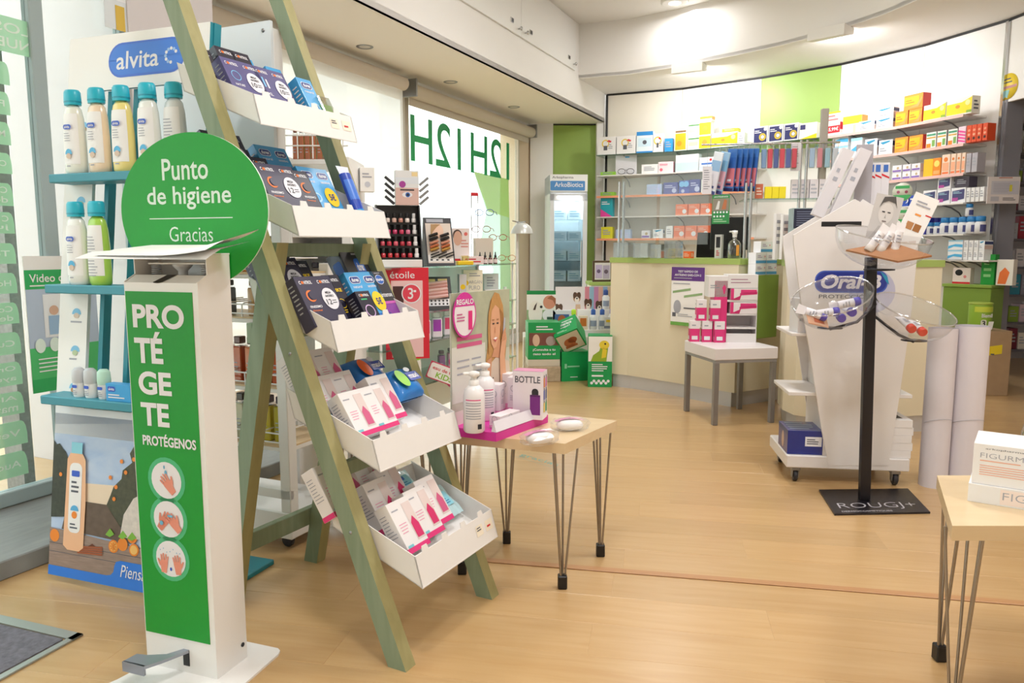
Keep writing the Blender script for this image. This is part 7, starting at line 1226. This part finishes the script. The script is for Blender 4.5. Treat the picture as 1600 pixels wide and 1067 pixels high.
# long boxes leaning on top, grey board
lbx = carton('long_white_box', .055, .05, .33, m_('#dcd8dc'), lambda f, w, d, h: f['f'].lines(.3, .5, .7, .75, 2, INKL))
for k, (x, lb) in enumerate([(1276, 'long white box leaning on the stand top, left of two'), (1303, 'long white box leaning on the stand top, right of two')]):
    p = gd(x, 338, 3.62); put(lbx, 'long_white_box', None, mw=Matrix.Translation(p) @ Matrix.Rotation(R(-10), 4, 'Z') @ Matrix.Rotation(R(22), 4, 'Y'), label=lb, cat='box', group='long boxes on the toothbrush stand')
p = gd(1346, 332, 3.66); put(carton('grey_board', .075, .012, .32, m_('#a9a5ab'), None), 'grey_board', None, p, R(-14), label='upright grey board standing on the toothbrush stand', cat='board')
for k, x in enumerate((1358, 1368, 1380)):
    p = gd(x, 320, 3.70); put(carton('slim_pack', .035, .02, .20, m_('#dfdde2'), lambda f, w, d, h: (f['f'].g([(0, .7), (1, .62), (1, .66), (0, .75)], RED), f['f'].r(.2, .78, .8, .95, m_('#3f6fc0')))), 'slim_pack', None, p, R(-12), label='slim white pack with red stroke on the stand top, %s of three' % ORD[k], cat='pack', group='slim packs on the stand')
# ================================================================== black bowl stand
RO = Vector((1.585, 3.19, 0)); RRZ = R(1)
rj = thing('bowl_stand', 'black post stand with three clear bowls and a printed black foot', 'stand', RO, RRZ); bkm = mat('#16131a', .35)
qa = [gz(*q) - RO for q in [(1302, 805), (1453, 803), (1420, 766), (1280, 767)]]
b = MB(); b.prism([(q.x, q.y) for q in qa], 'z', 0, .008, bkm); fw_ = (qa[1] - qa[0]).length; F = Face(b, (qa[0].x, qa[0].y, .008), (qa[1] - qa[0]), (qa[3] - qa[0]), fw_, (qa[3] - qa[0]).length, .0007)
wj = mat('#b9b6be', .4); F.t('ROUGJ+', .09, .14, .92, .40, wj, 1, -.01); F.t('DERMOCOSMETIQUES', .09, .04, .62, .10, wj, 1, .01); b.build('foot_plate', rj)
pj0 = gz(1350, 783) - RO
b = MB(); b.box(-.023, -.012, 0, .023, .012, 1.062, bkm, .002); po = b.build('post', rj, (pj0.x, pj0.y, .008)); po.rotation_euler = (0, R(-1.7), 0)
bclear = clear('#f8f9fb', .09, .04)
def bowl(cx, cy, cz_, r, dpt, tilt, yaw, nm='bowl'):
    b = MB(); pr = [(.035, -dpt)] + [(r * math.sin(R(a)) ** .9, -dpt * math.cos(R(a)) ** .9) for a in (20, 32, 44, 56, 68, 78, 86)] + [(r, 0)]
    b.lathe([(0, -dpt)] + pr, bclear, seg=40); b.tube([(r * math.cos(R(9 * k)), r * math.sin(R(9 * k)), 0) for k in range(40)], .003, clear('#ffffff', .5, .05), 6, closed=True)
    o = b.build(nm, rj); o.rotation_euler = (R(tilt), R(yaw), 0); o.location = (cx, cy, cz_); return o
def bpos(x, y, d): p = gd(x, y, d) - RO; return p.x, p.y, p.z
bw = [(1380, 366, 3.12, .185, .14, 12, 6), (1298, 462, 3.12, .160, .13, 18, -22), (1431, 482, 3.12, .160, .13, 20, 10)]
for x, y, d_, r, dp, tl, yw in bw: bowl(*bpos(x, y, d_), r, dp, tl, yw)
for x, y, d_, r, dp, tl, yw in bw[1:]:
    q = Vector(bpos(x, y, d_)); e = q + Vector((0, 0, -dp - .01)); MB().tube([Vector((pj0.x, pj0.y, e.z + .10)), Vector(((pj0.x + e.x) / 2, e.y, e.z + .03)), e + Vector((0, 0, .0))], .006, bkm, 8).build('arm', rj); MB().lathe([(0, 0), (.05, .004), (.05, .008), (0, .008)], bkm, seg=20).build('bowl_seat', rj, e)
q = Vector(bpos(*bw[0][:3])); MB().lathe([(0, 0), (.06, .004), (.06, .01), (0, .01)], bkm, seg=20).build('bowl_seat', rj, (q.x - .01, q.y, q.z - bw[0][4] - .012))
# contents
def inb(px, py, d_): return gd(px, py, d_)
b = MB(); b.prism([(-.13, .0), (.06, .03), (.17, -.10), (.03, -.12)], 'z', 0, .008, mat('#b07a52', .6, grain=.15, gscale=30)); put(b.mesh('brown_card'), 'brown_card', None, mw=Matrix.Translation(inb(1372, 388, 3.10)) @ Matrix.Rotation(R(30), 4, 'X') @ Matrix.Rotation(R(-6), 4, 'Y'), label='brown card folder tilted in the upper clear bowl', cat='card')
b = MB(); b.box(-.05, -.0015, 0, .05, .0015, .26, PAPER); F = Face(b, (-.05, -.0015, 0), (1, 0, 0), (0, 0, 1), .10, .26, .0007); F.r(.2, .42, .48, .54, m_('#c08a5a')); F.r(.52, .42, .8, .54, m_('#a8703e')); F.lines(.2, .8, .85, .9, 2, INKL); F.r(.35, .66, .6, .69, m_('#ee9a4a')); F.r(.75, .70, 1, .72, RED); put(b.mesh('leaflet'), 'leaflet', None, mw=Matrix.Translation(inb(1405, 398, 3.16)) @ Matrix.Rotation(R(-8), 4, 'Z') @ Matrix.Rotation(R(22), 4, 'Y'), label='tall white leaflet with brown swatches in the upper bowl', cat='leaflet')
b = MB(); b.box(-.055, -.0015, 0, .055, .0015, .19, mat('#d8d5d3', .6)); F = Face(b, (-.055, -.0015, 0), (1, 0, 0), (0, 0, 1), .11, .19, .0007); F.r(0, 0, 1, 1, m_('#cdc9c6')); F.c(.5, .60, .030, m_('#ddd8d4'), 2, .044); F.g([(.2, .7), (.3, .95), (.7, 1), (.85, .75), (.75, .85), (.5, .88), (.3, .82)], m_('#5a5654'), 3); F.r(.34, .62, .45, .645, DARK, 4); F.r(.55, .62, .66, .645, DARK, 4); F.r(.42, .42, .58, .445, m_('#8a7a78'), 4); F.g([(.47, .5), (.5, .6), (.53, .5)], m_('#b8b2ae'), 4); F.g([(.1, 0), (.35, .32), (.65, .32), (.9, 0)], m_('#b9b5b2'), 2.5)
put(b.mesh('portrait_card'), 'portrait_card', None, mw=Matrix.Translation(inb(1372, 376, 3.17)) @ Matrix.Rotation(R(-5), 4, 'Z') @ Matrix.Rotation(R(12), 4, 'Y'), label='black and white portrait card in the upper bowl', cat='card')
def tube_(c, cap): 
    b = MB(); b.lathe([(.016, .02), (.017, .03), (.0165, .09)], m_(c), seg=16, sy=.75); b.add([(-.0165, -.004, .088), (.0165, -.004, .088), (.020, 0, .125), (-.020, 0, .125), (-.0165, .004, .088), (.0165, .004, .088)], [(0, 1, 2, 3), (4, 5, 2, 3)], m_(c)); b.lathe([(.0165, 0), (.018, .003), (.018, .022), (.016, .024)], mat(cap, .35), seg=18); F = Face(b, (-.016, -.0128, .03), (1, 0, 0), (0, 0, 1), .032, .06, .0006); F.lines(.15, .2, .85, .8, 3, INKL); return b.mesh('cream_tube')
T1_ = tube_('#eeeaea', '#d9cfc4'); T2_ = tube_('#eceaf0', '#4438b8'); T3_ = tube_('#ece8e8', '#e03a2c')
for k, (px, py, ry, lb) in enumerate([(1356, 392, 35, 'white cream tube in the upper bowl, left'), (1374, 394, 30, 'white cream tube in the upper bowl, middle'), (1396, 396, 12, 'white cream tube in the upper bowl, right')]): put(T1_, 'cream_tube', None, mw=Matrix.Translation(inb(px, py, 3.08)) @ Matrix.Rotation(R(ry), 4, 'Y'), label=lb, cat='tube', group='tubes in the upper bowl')
for k, (px, py, rx, ry, lb) in enumerate([(1343, 470, 0, -102, 'white tube with violet band lying across the left bowl'), (1310, 486, 0, -98, 'white tube lying in the middle of the left bowl'), (1290, 496, 0, -72, 'white tube with violet stripe at the left of the left bowl'), (1316, 498, -75, 10, 'violet capped tube facing front in the left bowl, lower'), (1333, 489, -75, -15, 'violet capped tube facing front in the left bowl, upper')]):
    put(T2_, 'cream_tube', None, mw=Matrix.Translation(inb(px, py, 3.06)) @ Matrix.Rotation(R(ry), 4, 'Y') @ Matrix.Rotation(R(rx), 4, 'X'), label=lb, cat='tube', group='violet capped tubes in the left bowl')
b = MB(); b.box(-.05, -.03, 0, .05, .03, .006, m_('#d9a98a'), .002); F = Face(b, (-.05, -.03, .006), (1, 0, 0), (0, 1, 0), .1, .06, .0006); F.r(.3, .2, .8, .8, m_('#b5583a')); put(b.mesh('sample_card'), 'sample_card', None, mw=Matrix.Translation(inb(1276, 500, 3.06)) @ Matrix.Rotation(R(50), 4, 'X') @ Matrix.Rotation(R(20), 4, 'Y'), label='small orange sample card in the left bowl', cat='card')
for k, (px, py, lb) in enumerate([(1426, 515, 'red capped tube in the right bowl, left one'), (1443, 520, 'red capped tube in the right bowl, right one')]): put(T3_, 'cream_tube', None, mw=Matrix.Translation(inb(px, py, 3.04)) @ Matrix.Rotation(R(-70), 4, 'X'), label=lb, cat='tube', group='red capped tubes in the right bowl')
# ================================================================== paper rolls
pr_m = mat('#dcd6dc', .6, grain=.02, gscale=20)
for k, (px, r, zt, lb) in enumerate([(1461, .062, .745, 'tall white paper roll beside the toothbrush stand'), (1506, .072, .755, 'tall white paper roll, the thicker one further right')]):
    q = gz(px, 760); b = MB(); seg = 64; turns = 3.2; inner = []; n = int(seg * turns)
    for i in range(n + 1): a = 2 * math.pi * i / seg; rr = r - .0042 * (i / seg) ; inner.append((rr * math.cos(a + 2.2), rr * math.sin(a + 2.2)))
    b.sheet([[(x, y, z) for x, y in inner] for z in (0, zt)], pr_m); b.tube([(r * 1.003 * math.cos(R(10 * i + 180)), r * 1.003 * math.sin(R(10 * i + 180)), .30 + .03 * math.sin(R(10 * i))) for i in range(19)], .0008, INKL, 4)
    b.lathe([(0, zt - .03), (r - .012, zt - .03)], m_('#b8b2b8'), seg=24); b.build('paper_roll', None, (q.x, q.y + .02, 0), 0, label=lb, cat='paper roll', group='paper rolls by the stand')
for k, (px, py, r) in enumerate([(1479, 752, .022)]): q = gz(px, py); MB().lathe([(r, 0), (r, .73)], pr_m, seg=20).build('paper_roll', None, q, 0, label='thin white paper roll squeezed between the two thick rolls', cat='paper roll', group='paper rolls by the stand')
